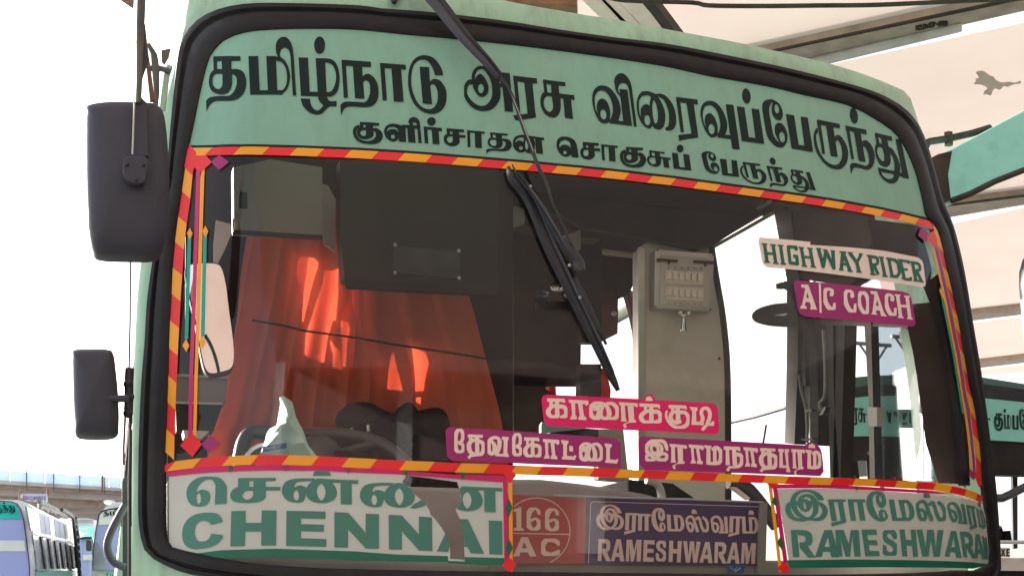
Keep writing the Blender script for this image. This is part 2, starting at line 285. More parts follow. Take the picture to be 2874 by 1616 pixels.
# outlines of all lettering, in quarter picture points, as steps from point to point
LETR = {"title1":["3585 421 8 0 14 4 8 5 11 11 12 19 5 13 6 29 -1 37 -3 15 -7 20 -8 14 -11 14 -11 8 -13 4 -12 0 -10 -3 -10 -6 -10 -9 -8 -11 -8 -16 -7 -24 -2 -14 0 -28 2 -14 6 -21 9 -19 17 -18 9 -6","3172 424 24 0 11 2 14 6 8 6 18 20 16 24 12 25 8 26 8 42 10 95 25 411 -38 0 -26 -433 -8 -45 -4 -15 -5 -11 -9 -12 -9 -8 -12 -8 -12 -5 -9 0 -11 3 -16 9 -7 6 -7 12 -5 14 -5 24 0 13 3 13 7 15 4 4 13 6 13 10 18 19 17 25 10 19 11 28 12 45 6 47 0 25 -3 32 -11 51 -8 23 -15 28 -15 18 -34 25 0 13 -358 0 -2 -6 -19 -425 107 0 17 379 2 3 90 0 -17 -382 107 0 0 3 3 2 17 2 -13 -37 -7 -37 -2 -42 3 -22 10 -33 12 -21 12 -11 13 -9 13 -7","4745 629 33 1 40 9 23 8 16 8 18 13 22 22 14 17 19 27 11 19 13 27 12 31 4 18 3 27 -92 -4 -8 -34 -19 -49 -10 -20 -11 -17 -25 -29 -19 -15 -21 -8 -35 -1 -18 2 -14 4 -10 5 -14 11 -22 24 -12 19 -6 13 -11 36 -7 42 -4 50 1 62 3 30 6 34 17 59 27 60 27 42 31 31 17 11 33 14 30 7 19 0 13 -3 16 -8 14 -11 13 -15 16 -24 9 -22 7 -39 1 -42 -6 -41 -11 -35 -16 -28 -9 -9 -10 -4 -9 0 -12 5 -8 9 -5 12 20 199 -104 -9 -36 -411 88 3 17 1 1 1 9 160 23 -21 8 -4 16 -4 15 0 20 4 28 12 10 7 14 15 34 53 11 25 7 34 2 39 -5 63 -9 35 -12 25 -19 27 -23 23 -29 16 -36 11 -21 3 -22 0 -23 -3 -29 -7 -20 -7 -25 -12 -22 -14 -27 -22 -28 -30 -27 -41 -12 -24 -15 -38 -18 -66 -6 -34 -4 -41 0 -76 3 -36 5 -33 7 -29 10 -29 13 -28 15 -24 28 -29 18 -13 17 -9 23 -8","2650 640 53 0 0 51 -102 2 1 91 16 2 19 -3 25 0 22 5 17 6 17 9 13 11 10 14 7 14 11 31 5 21 3 27 0 32 -3 27 -10 37 -11 24 -23 36 -20 22 -28 18 -34 14 -29 6 -40 3 -131 0 -17 3 -16 6 -24 16 -21 20 -12 19 -11 22 -11 34 -2 -8 -4 -112 23 -26 10 -7 15 -7 41 -10 63 -4 79 -1 28 -2 35 -26 17 -22 12 -23 8 -20 9 -31 3 -19 -1 -46 -2 -10 -7 -17 -12 -14 -26 -16 -5 -1 -1 102 -6 41 -5 14 -11 21 -10 15 -11 13 -9 7 -28 12 -26 5 -27 0 -27 -5 -31 -11 -20 -11 -15 -14 -11 -16 -15 -36 -5 -31 0 -32 3 -34 7 -27 19 -37 12 -10 12 -6 -2 -86 -2 -16 0 -53","3352 656 105 0 1 3 19 380 90 1 -23 -377 107 1 49 5 19 6 18 10 17 13 13 14 10 15 14 32 10 34 8 40 4 40 0 38 -2 27 -7 46 -8 29 -10 22 -14 21 -12 14 -14 10 -31 13 -12 2 -30 -2 -1 3 4 14 8 15 9 10 10 6 25 5 50 -4 0 61 -50 -1 -29 2 -18 12 -48 50 -13 10 -20 11 -30 7 -26 0 -11 -2 -22 -6 -30 -13 -20 -13 -14 -12 -35 -37 -13 -18 -7 -15 -11 -37 -3 -27 104 4 1 36 10 32 11 23 19 22 12 9 16 8 17 1 9 -3 10 -6 27 -27 18 -21 -20 -17 -23 -25 -12 -24 -6 -20 -2 -16 -191 -6","3833 681 15 0 314 22 3 45 0 15 -101 -6 7 107 27 -20 19 -6 15 -1 10 2 20 10 15 11 15 14 14 16 13 19 8 16 8 23 8 32 5 31 2 49 -6 45 -7 22 -8 17 -14 21 -16 17 -17 12 -27 12 -38 5 -63 -1 -87 -7 -43 0 -25 5 -22 11 -16 16 -13 22 -18 49 -10 -116 18 -23 7 -5 21 -9 30 -5 24 0 167 11 28 -17 13 -19 18 -42 6 -25 3 -27 -1 -46 -4 -25 -5 -17 -8 -14 -17 -14 -9 -4 -14 1 -10 8 -11 15 13 183 -14 1 -89 -7 -25 -357 -1 -3 -77 -5 22 360 -45 0","3100 691 13 330 54 1 15 -10 11 -13 14 -24 8 -23 5 -28 3 -39 -1 -45 -6 -40 -8 -27 -11 -23 -13 -19 -19 -20 -11 -8 -11 -5","2465 695 -24 1 1 88 56 1 -4 -90","3665 712 -13 1 -1 12 15 317 13 1 20 -2 16 -6 13 -13 15 -23 14 -33 10 -36 5 -32 0 -39 -3 -29 -7 -33 -9 -24 -16 -27 -13 -14 -22 -14 -16 -5","4264 715 287 22 3 1 3 53 -55 -4 25 327 2 38 -102 -4 -6 -2 -27 -366 -1 -2 -63 -5 -12 0 0 14 25 349 -48 0","2452 835 -12 2 -13 4 -13 7 -10 9 -7 13 -4 14 -3 21 0 19 4 27 4 12 14 24 9 9 12 7 17 4 12 0 12 -3 7 -4 11 -12 7 -14 5 -24 -1 -103 -1 -10 -29 -2"],
"title2":["5373 748 91 0 21 11 22 15 23 20 11 11 14 18 14 22 14 27 10 24 9 29 3 16 27 5 3 44 -23 0 5 61 -1 33 -5 29 -14 35 -25 38 -13 15 -24 22 -18 12 -15 7 -36 10 -30 3 -21 0 -29 -3 -39 -11 -34 -18 -29 -22 -33 -35 -26 -39 -17 -38 0 -111 13 -35 13 -20 16 -14 15 -6 10 -1 21 2 -2 -15 0 -39 7 -27 11 -21 15 -20 23 -21","5400 782 -20 6 -14 8 -12 12 -11 16 -7 14 -6 23 0 43 2 -1 5 -19 8 -14 21 -23 11 -7 11 -2 14 5 24 21 17 24 11 19 15 31 8 26 6 11 -3 57 -4 15 -6 12 -19 22 -12 9 -10 5 -10 3 -17 0 -20 -7 -13 -9 -16 -17 -17 -23 -10 -17 -12 -26 -5 -15 -6 -29 -14 -1 -10 1 -8 5 -11 11 -9 13 -9 27 -2 32 5 25 13 26 22 30 33 34 23 17 27 14 30 8 25 1 21 -5 23 -12 18 -16 20 -28 13 -26 8 -24 4 -33 0 -35 -3 -41 -6 -36 -10 -34 -17 -38 -31 -49 -11 -14 -18 -17 -12 -7","5621 820 96 11 3 1 38 431 -91 -6 -1 -2","5756 857 268 32 4 59 -54 -5 33 334 1 6 5 1 -1 45 -222 31 -4 -2 -27 -55 154 -18 7 -2 0 -7 -37 -344 -75 -9 -2 0 0 2 33 346 -30 -1 -9 -3","6092 901 28 2 8 1 2 2 213 26 2 43 -79 -9 10 93 167 18 5 53 -42 -5 24 218 -91 -15 -18 -208 -1 -6 -5 -1 -25 -3 3 89 -5 43 -4 17 -8 21 -14 20 -14 13 -13 8 -16 5 -20 1 -17 -3 -17 -6 -26 -14 -22 -17 -12 -14 -17 -26 -11 -24 -9 -31 -5 -35 1 -34 3 -18 6 -21 12 -28 9 -7 14 -4 -10 -93 -1 -6 -2 -1","5396 948 -6 1 -9 5 -11 15 -6 21 0 24 3 13 8 16 11 11 5 2 10 0 11 -6 12 -17 5 -17 1 -20 -3 -17 -7 -16 -13 -12","6134 950 -2 1 0 3 10 84 4 1 -2 4 -10 1 55 7 -6 -95","6146 1086 -7 2 -11 6 -12 11 -7 10 -4 9 -4 19 0 33 9 35 13 25 13 15 14 10 9 4 11 1 6 -2 10 -8 8 -10 7 -13 4 -19 1 -30 -15 -93 -29 -5"],
"title3":["6963 831 13 -1 13 3 11 5 20 15 18 19 18 25 16 30 6 17 11 45 56 441 -30 -3 -3 -2 -54 -401 -9 -37 -7 -16 -16 -18 -17 -10 -12 -3 -18 1 -17 8 -13 13 -7 12 -6 22 -1 16 2 20 7 16 12 15 -6 -56 90 9 51 408 -17 -4 -231 -30 -4 -25 -7 13 -6 5 -18 7 -15 3 -14 0 -21 -6 -14 -7 -11 -8 -18 -20 -25 -44 -22 -56 -17 -69 -6 -51 0 -33 2 -21 4 -23 7 -22 7 -14 12 -16 20 -18 18 -10 26 -7 26 0 32 7 15 6 25 14 12 9 22 22 36 49 26 47 9 22 11 35 7 36 2 30 -1 24 -4 28 -19 64 5 3 47 4 -31 -272 -30 -34 -15 -25 -7 -20 -7 -29 -9 -57 0 -22 2 -13 6 -18 9 -15 6 -8 18 -14 19 -9","8361 1001 10 -1 6 2 9 5 12 12 8 12 9 20 7 30 1 29 -6 31 -9 17 -9 8 -11 5 -10 0 -9 -3 -11 -8 -8 -9 -14 -27 -8 -31 -1 -33 6 -29 9 -17 8 -9","6750 1024 -9 0 -16 5 -21 13 -16 20 -10 24 -5 25 -1 26 4 55 6 37 7 21 18 32 -9 -41 -2 -17 1 -44 3 -13 7 -17 7 -11 9 -11 8 -6 15 -6 7 -1 16 3 15 7 10 7 17 20 14 27 9 26 7 28 5 29 1 33 -7 64 14 -24 13 -33 6 -21 3 -19 0 -50 -11 -59 -14 -41 -13 -25 -16 -23 -19 -19 -18 -12 -19 -8","7228 1032 31 -1 30 5 41 15 23 12 48 -4 36 7 19 9 20 15 16 15 28 32 26 40 18 39 14 50 9 62 1 43 -6 34 -8 23 -7 14 -6 9 -11 10 -18 9 -26 5 -12 -1 -26 -10 -4 -23 18 -6 10 -7 8 -19 5 -24 2 -22 0 -52 -2 -26 -5 -31 -9 -33 -15 -40 -14 -29 -10 -16 -19 -20 -30 -15 -19 -13 -1 1 10 20 27 44 14 27 17 46 10 41 5 40 -1 49 -8 42 -13 33 -18 19 -14 8 -15 4 -15 -1 -22 -7 -19 -11 -12 -14 -8 -17 -6 18 -12 13 -11 7 -11 0 -22 -8 -16 -9 -12 -9 -22 -24 -19 -29 -14 -27 -17 -46 -8 -31 -5 -29 -3 -58 2 -30 6 -32 6 -18 10 -21 12 -18 16 -17 13 -8","7241 1077 -21 4 -18 10 -10 11 -9 13 -7 14 -5 18 -2 21 0 35 3 49 6 37 13 42 -2 -32 0 -53 3 -21 10 -20 17 -18 10 -6 10 -3 21 0 9 2 6 3 6 6 5 10 3 2 1 -39 2 -16 14 -47 -12 -13 -8 -5 -21 -5","7584 1096 41 3 4 2 15 2 178 22 4 3 7 54 -7 0 -41 -6 0 7 50 368 -160 21 -25 7 -26 13 -1 -1 -13 -68 147 -17 1 -4 -56 -335 -5 -3 -60 -8 -3 1 0 4 40 332 -36 -2 -1 -1 -43 -326 -2 -13 -3 -1 -1 -7","8640 1122 17 0 22 7 33 18 23 18 17 21 11 21 8 20 9 31 3 19 0 30 -3 15 -18 32 -11 5 -8 1 -29 -11 -14 -9 -17 -19 -16 -30 -9 -37 -1 -35 5 -29 12 -31 -14 2 -6 3 -6 8 -13 30 -5 26 0 36 3 28 14 68 10 67 12 63 5 20 8 22 9 18 16 24 21 22 26 21 -25 -42 -23 -46 -6 -16 -5 -21 -3 -22 1 -37 4 -14 6 -12 8 -10 25 -13 29 5 8 6 18 18 11 16 13 26 13 36 5 22 3 25 0 31 -6 30 -10 22 -12 17 -17 15 -18 9 -23 1 -23 -6 -25 -12 -27 -20 -34 -36 -20 -29 -12 -26 -13 -46 -17 -86 -11 -81 -13 -70 -3 -24 1 -40 3 -14 5 -12 8 -11 8 -8 10 -6 23 -9","7335 1133 -3 2 -4 9 -7 40 -2 26 2 56 7 60 9 43 7 16 5 7 5 3 4 0 4 -2 8 -9 9 -23 4 -29 -1 -51 -8 -53 -12 -52 -12 -29 -10 -13","7947 1140 27 -1 17 3 25 9 22 13 10 8 31 33 15 21 22 38 19 43 13 38 7 27 4 25 1 29 -3 34 -3 14 -16 43 1 3 54 6 -51 -348 65 5 22 4 71 493 -1 5 -84 -9 -14 -100 -3 -9 -145 -17 -2 -29 -8 13 -14 9 -25 8 -20 -1 -12 -6 -13 -10 -16 -17 -19 -26 -16 -28 -11 -24 -19 -56 -15 -66 -3 -26 0 -31 2 -19 6 -29 8 -22 6 -10 16 -18 14 -10 16 -8","8707 1179 -3 0 -6 7 -6 14 -2 16 2 23 5 17 9 16 8 7 11 1 8 -5 7 -16 2 -14 -2 -25 -5 -17 -7 -13 -10 -10 -5 -2","7954 1189 -24 5 -17 10 -11 15 -10 25 -6 28 -1 32 4 40 10 47 8 22 17 31 -11 -38 -5 -30 0 -30 8 -35 5 -10 6 -8 18 -11 14 -4 10 0 14 7 20 20 15 21 12 25 10 28 9 37 4 30 0 63 15 -26 5 -13 5 -21 3 -24 0 -24 -3 -28 -7 -37 -12 -45 -8 -23 -9 -19 -13 -19 -14 -15 -18 -15 -16 -9 -11 -3","8266 1201 5 -1 50 8 29 5 2 2 49 331 6 2 61 7 9 0 -45 -330 4 -1 80 13 58 380 -1 6 -162 -23 -24 -2 -65 -10","9565 1217 6 -1 7 2 8 5 14 15 14 27 9 32 2 14 0 34 -3 17 -9 20 -9 8 -7 3 -10 0 -8 -3 -8 -6 -9 -10 -14 -26 -10 -35 -2 -14 0 -32 4 -21 7 -16 5 -6 5 -5","6764 1236 -11 4 -5 6 -7 12 -4 14 -1 23 6 25 7 13 11 11 9 4 8 0 12 -6 10 -12 6 -20 0 -26 -5 -19 -8 -15 -15 -13 -6 -2","8818 1287 77 13 15 5 50 328 66 8 -44 -324 6 -1 54 8 18 3 2 2 60 372 0 11 -86 -11 -7 -5 -147 -23","7254 1298 -11 7 -9 16 -4 18 0 21 3 16 10 23 11 11 14 4 10 -4 7 -6 6 -10 5 -19 0 -27 -6 -23 -10 -17 -13 -10","9163 1349 29 4 228 46 4 47 -76 -12 16 107 13 -13 10 -6 18 -1 8 3 15 10 21 21 30 45 18 36 12 37 6 42 0 40 -2 22 -5 29 -7 24 -8 17 -15 21 -19 17 -15 10 -17 7 -14 3 -38 0 -33 -7 -19 -7 -20 -10 -35 -25 -29 -29 -35 -44 -31 -49 -16 -35 -15 -47 -9 -41 -5 -51 1 -34 7 -34 7 -20 8 -16 7 -10 4 -4 3 0 8 5 4 44 -14 18 -4 10 -2 15 0 20 7 53 12 50 14 40 22 45 30 45 28 29 24 18 15 9 30 12 30 3 17 -3 12 -5 10 -7 13 -13 16 -30 7 -23 4 -23 2 -21 0 -31 -8 -42 -16 -44 -14 -25 -9 -9 -8 -1 -5 3 -16 18 0 5 25 160 -5 0 -57 -10 -16 -4 -51 -330 -1 -3 -4 -2 -56 -9 48 323 -1 4 -31 -3 -53 -330 -3 -3","7975 1398 -7 2 -8 9 -7 14 -4 23 1 18 5 20 12 20 11 8 15 1 6 -3 9 -8 7 -14 4 -21 -1 -21 -5 -19 -12 -20 -12 -9","9486 1416 212 43 21 6 4 41 -1 9 -62 -13 -4 1 16 96 9 -11 7 -4 12 -4 11 0 15 6 14 9 22 21 18 28 14 30 12 34 7 35 0 47 -5 33 -5 20 -6 17 -10 18 -17 17 -10 7 -13 6 -16 2 -32 -5 -68 -20 -36 0 -15 7 -9 12 -6 12 -14 48 -15 -94 9 -21 7 -9 18 -6 25 1 70 19 34 13 18 0 18 -9 9 -9 3 -6 4 -17 -1 -45 -9 -48 -8 -27 -10 -24 -7 -13 -13 -17 -11 -5 -11 0 0 5 29 171 -74 -14 -55 -322 -49 -11 0 6 48 307 -1 6 -26 -3 -57 -322 -5 -3 -1 -3","8765 1486 -6 2 -5 6 -7 15 -3 19 1 22 4 18 11 23 13 12 5 2 7 0 8 -4 5 -4 7 -15 3 -16 -1 -27 -7 -25 -9 -16 -14 -12","9815 1496 30 5 7 3 153 36 3 48 -53 -11 10 59 3 3 2 15 27 13 10 9 16 19 22 34 19 38 23 62 9 35 3 23 -2 57 19 2 3 0 1 -1 -73 -381 4 -1 50 10 5 3 89 418 2 18 -68 -15 -1 -5 -36 -10 -1 -7 -9 32 -15 27 -15 14 -15 9 -14 5 -21 2 -21 -4 -30 -14 -34 -25 -20 -19 -10 -12 -14 -22 -13 -29 -11 -53 186 40 3 -60 -3 -27 -9 -42 -10 -29 -9 -17 -25 -34 9 34 2 59 -2 18 -5 19 -5 10 -9 9 -17 10 -8 2 -17 0 -18 -5 -28 -16 -14 -14 -12 -17 -18 -34 -7 -17 -8 -28 -6 -35 -2 -23 0 -21 2 -15 6 -17 10 -16 -11 -71 -3 -2 -1 -4","9850 1544 17 68 27 7 -6 -57 -8 -2 -3 -10","9863 1653 -7 2 -7 8 -7 18 -1 31 6 25 16 37 16 23 17 16 6 3 8 1 3 -1 6 -6 5 -25 0 -8 -18 -101 -3 -5 -21 -15 -8 -4","9884 1934 16 34 11 15 18 17 19 10 23 6 23 -1 14 -8 9 -8 6 -10 6 -26 -1 -4"],
"sub1":["4636 1322 13 0 9 2 20 9 8 6 14 16 10 21 7 44 15 183 0 11 -35 -4 -13 -155 -1 -3 -31 -1 13 159 -83 -7 -12 -157 -19 -1 7 156 -78 -4 -2 -2 -4 -35 -12 14 -12 13 -8 5 -14 5 -19 -1 -23 -7 -22 -11 -17 -13 -16 -18 -9 -16 -7 -20 -4 -20 0 -20 3 -14 8 -19 7 -10 15 -13 26 -13 21 -5 19 -2 28 2 29 6 31 11 9 6 1 -12 93 4 -16 -26 -2 -18 3 -11 10 -15 10 -8 16 -8","4835 1323 14 0 9 2 16 9 12 15 5 18 -3 20 -9 15 -11 10 -8 4 -13 3 -19 -2 -17 -9 -12 -14 -6 -18 0 -12 2 -8 8 -15 15 -12","4039 1376 15 0 200 13 1 1 0 27 -68 0 1 32 27 -5 10 1 11 4 26 17 13 13 10 13 8 15 3 10 1 24 -6 22 -15 25 -10 11 -10 7 -29 12 -35 7 -36 1 -50 -4 -31 -6 -23 -8 -25 -12 -25 -17 -20 -24 -14 -29 -5 -17 -2 -14 1 -26 5 -18 9 -16 14 -11 21 -10 10 -3 11 2 4 5 2 18 -7 8 10 -3","4648 1382 -9 4 -6 6 1 20 7 2 39 1 -3 -14 -5 -8 -8 -8 -6 -3","4077 1407 1 30 26 4 -1 -4 2 -1 0 -20 -2 -1 0 -5 -1 -1","4753 1427 8 0 197 18 3 35 -39 -4 11 152 -77 -5 -11 -156 -42 -5 -7 0 -1 2 12 153 -38 -1 -2 -2","4401 1431 -20 3 -18 8 -9 10 -6 13 -3 15 1 7 16 -19 9 -5 17 -5 28 -2 15 2 13 6 17 17 12 17 -9 -34 -13 -18 -8 -6 -11 -5 -14 -3","5011 1447 196 16 0 30 -56 -2 0 23 3 7 69 4 0 29 -10 1 -58 -5 3 64 -10 1 -9 14 -9 7 -12 6 -24 6 -20 0 -29 -5 -25 -10 -12 -8 -16 -16 -7 -12 -5 -21 0 -22 6 -21 13 -14 10 -4 6 0 1 -5 -2 -25 -2 -4","4022 1449 -6 3 -6 5 -8 18 -2 10 2 28 4 14 8 16 17 19 13 9 22 10 26 7 14 2 38 -1 27 -7 14 -7 11 -8 11 -12 7 -10 6 -22 0 -15 -2 -9 -4 -9 -5 -5 -15 -6 -3 -7 1 24 0 45 -13 0 -10 9 -16 9 -20 7 -18 4 -32 1 -31 -7 -13 -7 -15 -13 -7 -9 -7 -16 -2 -12 1 -32 3 -12","4075 1468 -11 3 -15 12 -5 10 1 14 6 11 12 10 19 6 13 -1 6 -3 7 -10 0 -50","5241 1469 197 17 0 24 -37 -3 7 162 -74 -6 -7 -163 -31 -3 -21 -1 6 160 -21 1 -12 -2","5049 1484 1 28 3 2 26 1 -1 -27 -3 0 -2 -3 -7 -1","5500 1493 196 16 1 21 -66 -5 1 34 2 3 4 1 31 1 22 5 20 8 15 13 12 21 4 17 -1 21 -3 9 -7 12 -16 17 -11 7 -20 7 -22 4 -43 0 -84 -8 -14 0 -17 3 -23 11 -13 12 -9 17 -5 -50 17 -10 18 -4 30 -1 103 7 19 -7 13 -8 12 -16 8 -19 0 -18 -6 -14 -10 -8 -19 -8 0 42 -2 12 -5 10 -12 13 -8 5 -21 5 -31 0 -33 -7 -17 -6 -13 -7 -11 -10 -11 -17 -3 -10 0 -23 3 -12 10 -14 11 -7 8 -2 -2 -39 -2 -3","5527 1517 1 34 7 3 30 2 -4 -37","4404 1518 -8 4 -7 7 -3 10 1 8 5 9 6 5 7 3 10 0 9 -4 5 -6 4 -10 0 -7 -4 -10 -8 -7 -5 -2","5850 1521 24 0 17 5 213 27 2 29 -28 -4 15 155 -54 -4 -23 -4 -13 -158 -21 -4 -4 0 14 16 7 16 3 15 1 29 -3 29 -7 25 -6 11 -15 14 -23 9 -18 0 -21 -8 -21 -17 -13 10 -10 4 -16 3 -11 -1 -11 -3 -22 -10 -24 -17 -12 -15 -6 -12 -8 -29 0 -34 8 -30 11 -19 12 -10 27 -11","5048 1537 -7 2 -16 9 -7 7 -3 11 1 15 6 13 13 12 13 5 9 -1 16 -7 5 -7 4 -14 -2 -44","5842 1547 -9 2 -22 9 -17 14 -9 15 -3 31 11 -19 8 -7 20 -9 16 0 33 18 2 -2 7 -28 -2 -15 -4 -4 -9 -4","5524 1574 -10 2 -7 3 -8 8 -3 17 5 17 14 15 16 7 22 1 8 -3 7 -8 3 -10 -3 -46 -27 -3","5902 1580 -6 10 -4 14 0 40 3 18 4 12 6 11 5 5 4 0 6 -8 8 -21 0 -35 -3 -17 -8 -18 -9 -11","5839 1647 -6 3 -7 6 -3 7 0 11 4 8 7 6 8 3 11 -1 11 -10 3 -8 0 -8 -4 -9 -7 -6 -5 -2"],
"sub2":["6318 1539 35 1 21 4 18 6 31 15 14 10 12 12 7 11 11 25 9 33 5 26 10 85 -1 9 -74 -8 -2 -3 -3 -41 -1 1 -1 12 -3 6 -14 11 -28 12 -25 0 -21 -9 -16 -11 -20 -20 -11 -14 -14 -25 -9 -30 -3 -23 0 -20 4 -22 10 -23 12 -13 20 -11 13 -4","6334 1578 -20 4 -10 4 -6 4 -11 13 -7 14 -4 13 0 15 4 18 1 2 3 -3 8 -14 9 -10 18 -7 23 -1 21 6 18 10 11 9 15 20 -9 -57 -6 -14 -5 -7 -14 -10 -12 -6 -12 -3","6539 1600 178 14 2 29 -53 -1 2 28 65 5 1 28 -12 1 -52 -4 5 63 -11 1 -2 6 -9 11 -19 11 -20 5 -18 0 -27 -5 -20 -8 -13 -9 -12 -13 -8 -14 -5 -22 0 -21 3 -15 12 -18 5 -3 10 -2 2 -5 -1 -23 -2 -2","6745 1626 9 0 177 19 0 23 -34 -4 10 140 -1 15 -68 -6 -11 -156 -3 -1 -39 -4 -7 0 0 3 10 151 -31 -2","7626 1631 11 1 14 7 13 15 5 17 -1 17 -5 12 -11 12 -13 6 -13 0 -14 -6 -11 -12 -8 -21 1 -19 8 -16 9 -8","6573 1636 2 28 25 3 0 -27 -5 -3","7024 1654 190 13 -1 27 -60 -1 2 31 18 -5 12 0 13 5 15 10 14 12 13 17 7 14 4 16 0 15 -3 15 -11 24 -18 20 -11 7 -17 7 -30 7 -43 1 -33 -3 -30 -6 -24 -9 -31 -18 -17 -17 -9 -13 -14 -32 -5 -32 2 -21 5 -16 11 -17 8 -6 21 -10 12 -1 7 5 2 18 -6 7 8 -2","7057 1684 1 28 22 3 2 -4 0 -19 -2 -1 0 -5 -16 -2","6576 1688 -9 2 -14 8 -7 8 -3 12 2 17 6 11 11 11 11 4 11 -2 13 -7 5 -8 2 -9 -2 -46","7282 1692 23 2 5 2 145 18 2 18 -48 -6 -6 0 5 39 116 14 1 23 -27 -4 14 93 -63 -9 -10 -87 -3 -5 -19 -2 1 42 -4 15 -7 13 -10 9 -11 6 -13 4 -10 1 -27 -3 -30 -11 -19 -12 -12 -13 -8 -12 -6 -15 -2 -12 2 -18 6 -13 10 -12 14 -3","6334 1698 -7 3 -5 5 -3 7 0 10 4 8 6 6 5 2 10 0 7 -3 6 -6 3 -6 0 -12 -3 -6 -6 -5 -6 -3","7310 1715 5 35 3 3 -5 1 2 2 33 3 -3 -40 -2 -1 -25 -3","7537 1720 67 8 20 149 2 5 58 4 -18 -151 65 8 26 176 -7 1 -190 -22","7007 1724 -8 6 -7 16 -2 9 1 26 5 18 7 14 15 18 10 7 21 10 17 5 21 3 25 -1 19 -4 18 -8 12 -9 16 -19 6 -20 -1 -23 -4 -10 -7 -6 -12 -5 -2 -5 1 63 -11 0 -11 10 -16 9 -31 9 -33 0 -26 -8 -8 -5 -14 -15 -9 -18 -2 -10 0 -29 3 -15 4 -8 5 -5","7056 1741 -9 2 -10 7 -8 12 -1 11 4 11 7 10 17 8 13 1 9 -4 6 -7 1 -49","7314 1773 -13 4 -12 10 -4 11 1 15 7 15 11 12 21 10 11 0 10 -5 8 -8 3 -7 1 -14 -9 -40 -21 -3"],
"sub3":["7929 1705 24 1 15 4 27 11 14 9 7 7 15 24 5 16 0 15 -2 6 -14 17 -8 2 -23 -5 -10 -4 -9 -6 -16 -18 -6 -15 -2 -13 3 -17 10 -17 -14 3 -9 8 -7 14 -2 20 5 26 7 20 9 39 9 30 6 12 9 12 18 16 24 14 0 -2 -31 -37 -9 -18 -3 -24 4 -12 7 -7 20 -8 22 2 18 11 9 9 10 14 8 16 3 10 2 14 -1 13 -2 7 -8 13 -7 8 -12 8 -15 5 -17 0 -20 -4 -23 -9 -20 -12 -18 -14 -13 -14 -11 -20 -17 -55 -7 -36 -10 -35 -1 -20 4 -13 10 -9 17 -7","7980 1732 -7 6 -2 4 0 16 5 11 8 8 10 3 7 -3 5 -9 0 -16 -4 -9 -7 -8 -6 -3","8656 1774 9 0 13 5 13 12 8 14 4 16 -1 15 -4 9 -6 7 -6 3 -15 0 -12 -6 -14 -15 -6 -12 -3 -12 0 -12 2 -8 3 -6 8 -7","8077 1788 69 8 3 2 19 150 2 4 6 1 44 2 -15 -152 62 6 26 181 -65 -5 -7 -3 -116 -12","8330 1824 196 22 2 6 2 16 -59 -6 12 47 2 2 5 -4 12 -5 16 0 10 3 14 7 14 10 17 16 14 17 7 13 4 13 1 28 -5 20 -10 17 -18 15 -27 11 -22 3 -18 0 -28 -3 -23 -5 -40 -16 -23 -14 -32 -25 -19 -19 -11 -15 -14 -29 -5 -20 -1 -23 4 -14 7 -13 15 -13 6 1 3 2 2 16 0 3 -11 8 -4 10 2 22 10 29 8 15 18 24 21 20 20 14 28 13 27 8 14 2 23 0 17 -4 13 -7 14 -16 5 -10 4 -16 0 -20 -8 -21 -13 -19 -10 -9 -4 -2 -7 0 -14 8 -2 2 20 73 -59 -6 -41 -150 -45 -5 36 146 0 2 -24 -2 -40 -144 -4 -7","8599 1866 173 22 4 24 -50 -6 11 42 2 2 7 -5 11 -3 13 0 13 4 22 12 21 23 13 23 4 15 0 16 -2 11 -6 17 -7 11 -14 12 -11 5 -13 3 -31 -2 -53 -10 -28 1 -9 3 -8 6 -12 26 -13 -42 12 -14 12 -3 20 0 48 8 28 7 18 0 12 -4 9 -10 2 -9 -1 -16 -9 -28 -14 -22 -13 -11 -15 -1 21 80 -54 -5 -42 -150 -36 -4 35 143 0 4 -18 -1 -3 -3 -40 -142 -2 -5 -4 -2","8022 1875 -5 3 -6 6 -3 12 1 9 5 12 7 8 11 6 8 0 6 -3 6 -9 2 -9 -2 -14 -6 -11 -6 -6 -9 -4","8869 1906 23 2 119 18 2 22 -33 -5 -7 0 7 26 2 1 1 6 3 3 17 4 18 11 22 21 14 18 12 20 10 24 1 26 -1 8 17 0 -55 -175 44 5 69 200 -46 -5 -8 -4 -22 -3 -3 -4 -9 16 -12 13 -20 9 -27 3 -20 -3 -19 -6 -31 -15 -17 -12 -16 -18 -5 -10 -5 -18 139 19 1 -7 -1 -32 -5 -16 -10 -19 -6 -7 -18 -15 6 16 1 28 -6 16 -8 8 -20 6 -19 -1 -24 -7 -21 -14 -13 -14 -9 -13 -9 -24 -2 -11 0 -15 2 -7 11 -12 0 -2 -8 -32 -3 -2","8895 1928 11 29 5 3 17 2 -5 -26 -5 -1 -4 -5","8904 1977 -7 3 -7 6 -2 5 0 14 6 14 7 10 22 19 13 5 9 -2 5 -16 -14 -48 -23 -10","8920 2106 7 10 18 16 18 8 21 4 16 0 13 -4 11 -10 4 -12"],
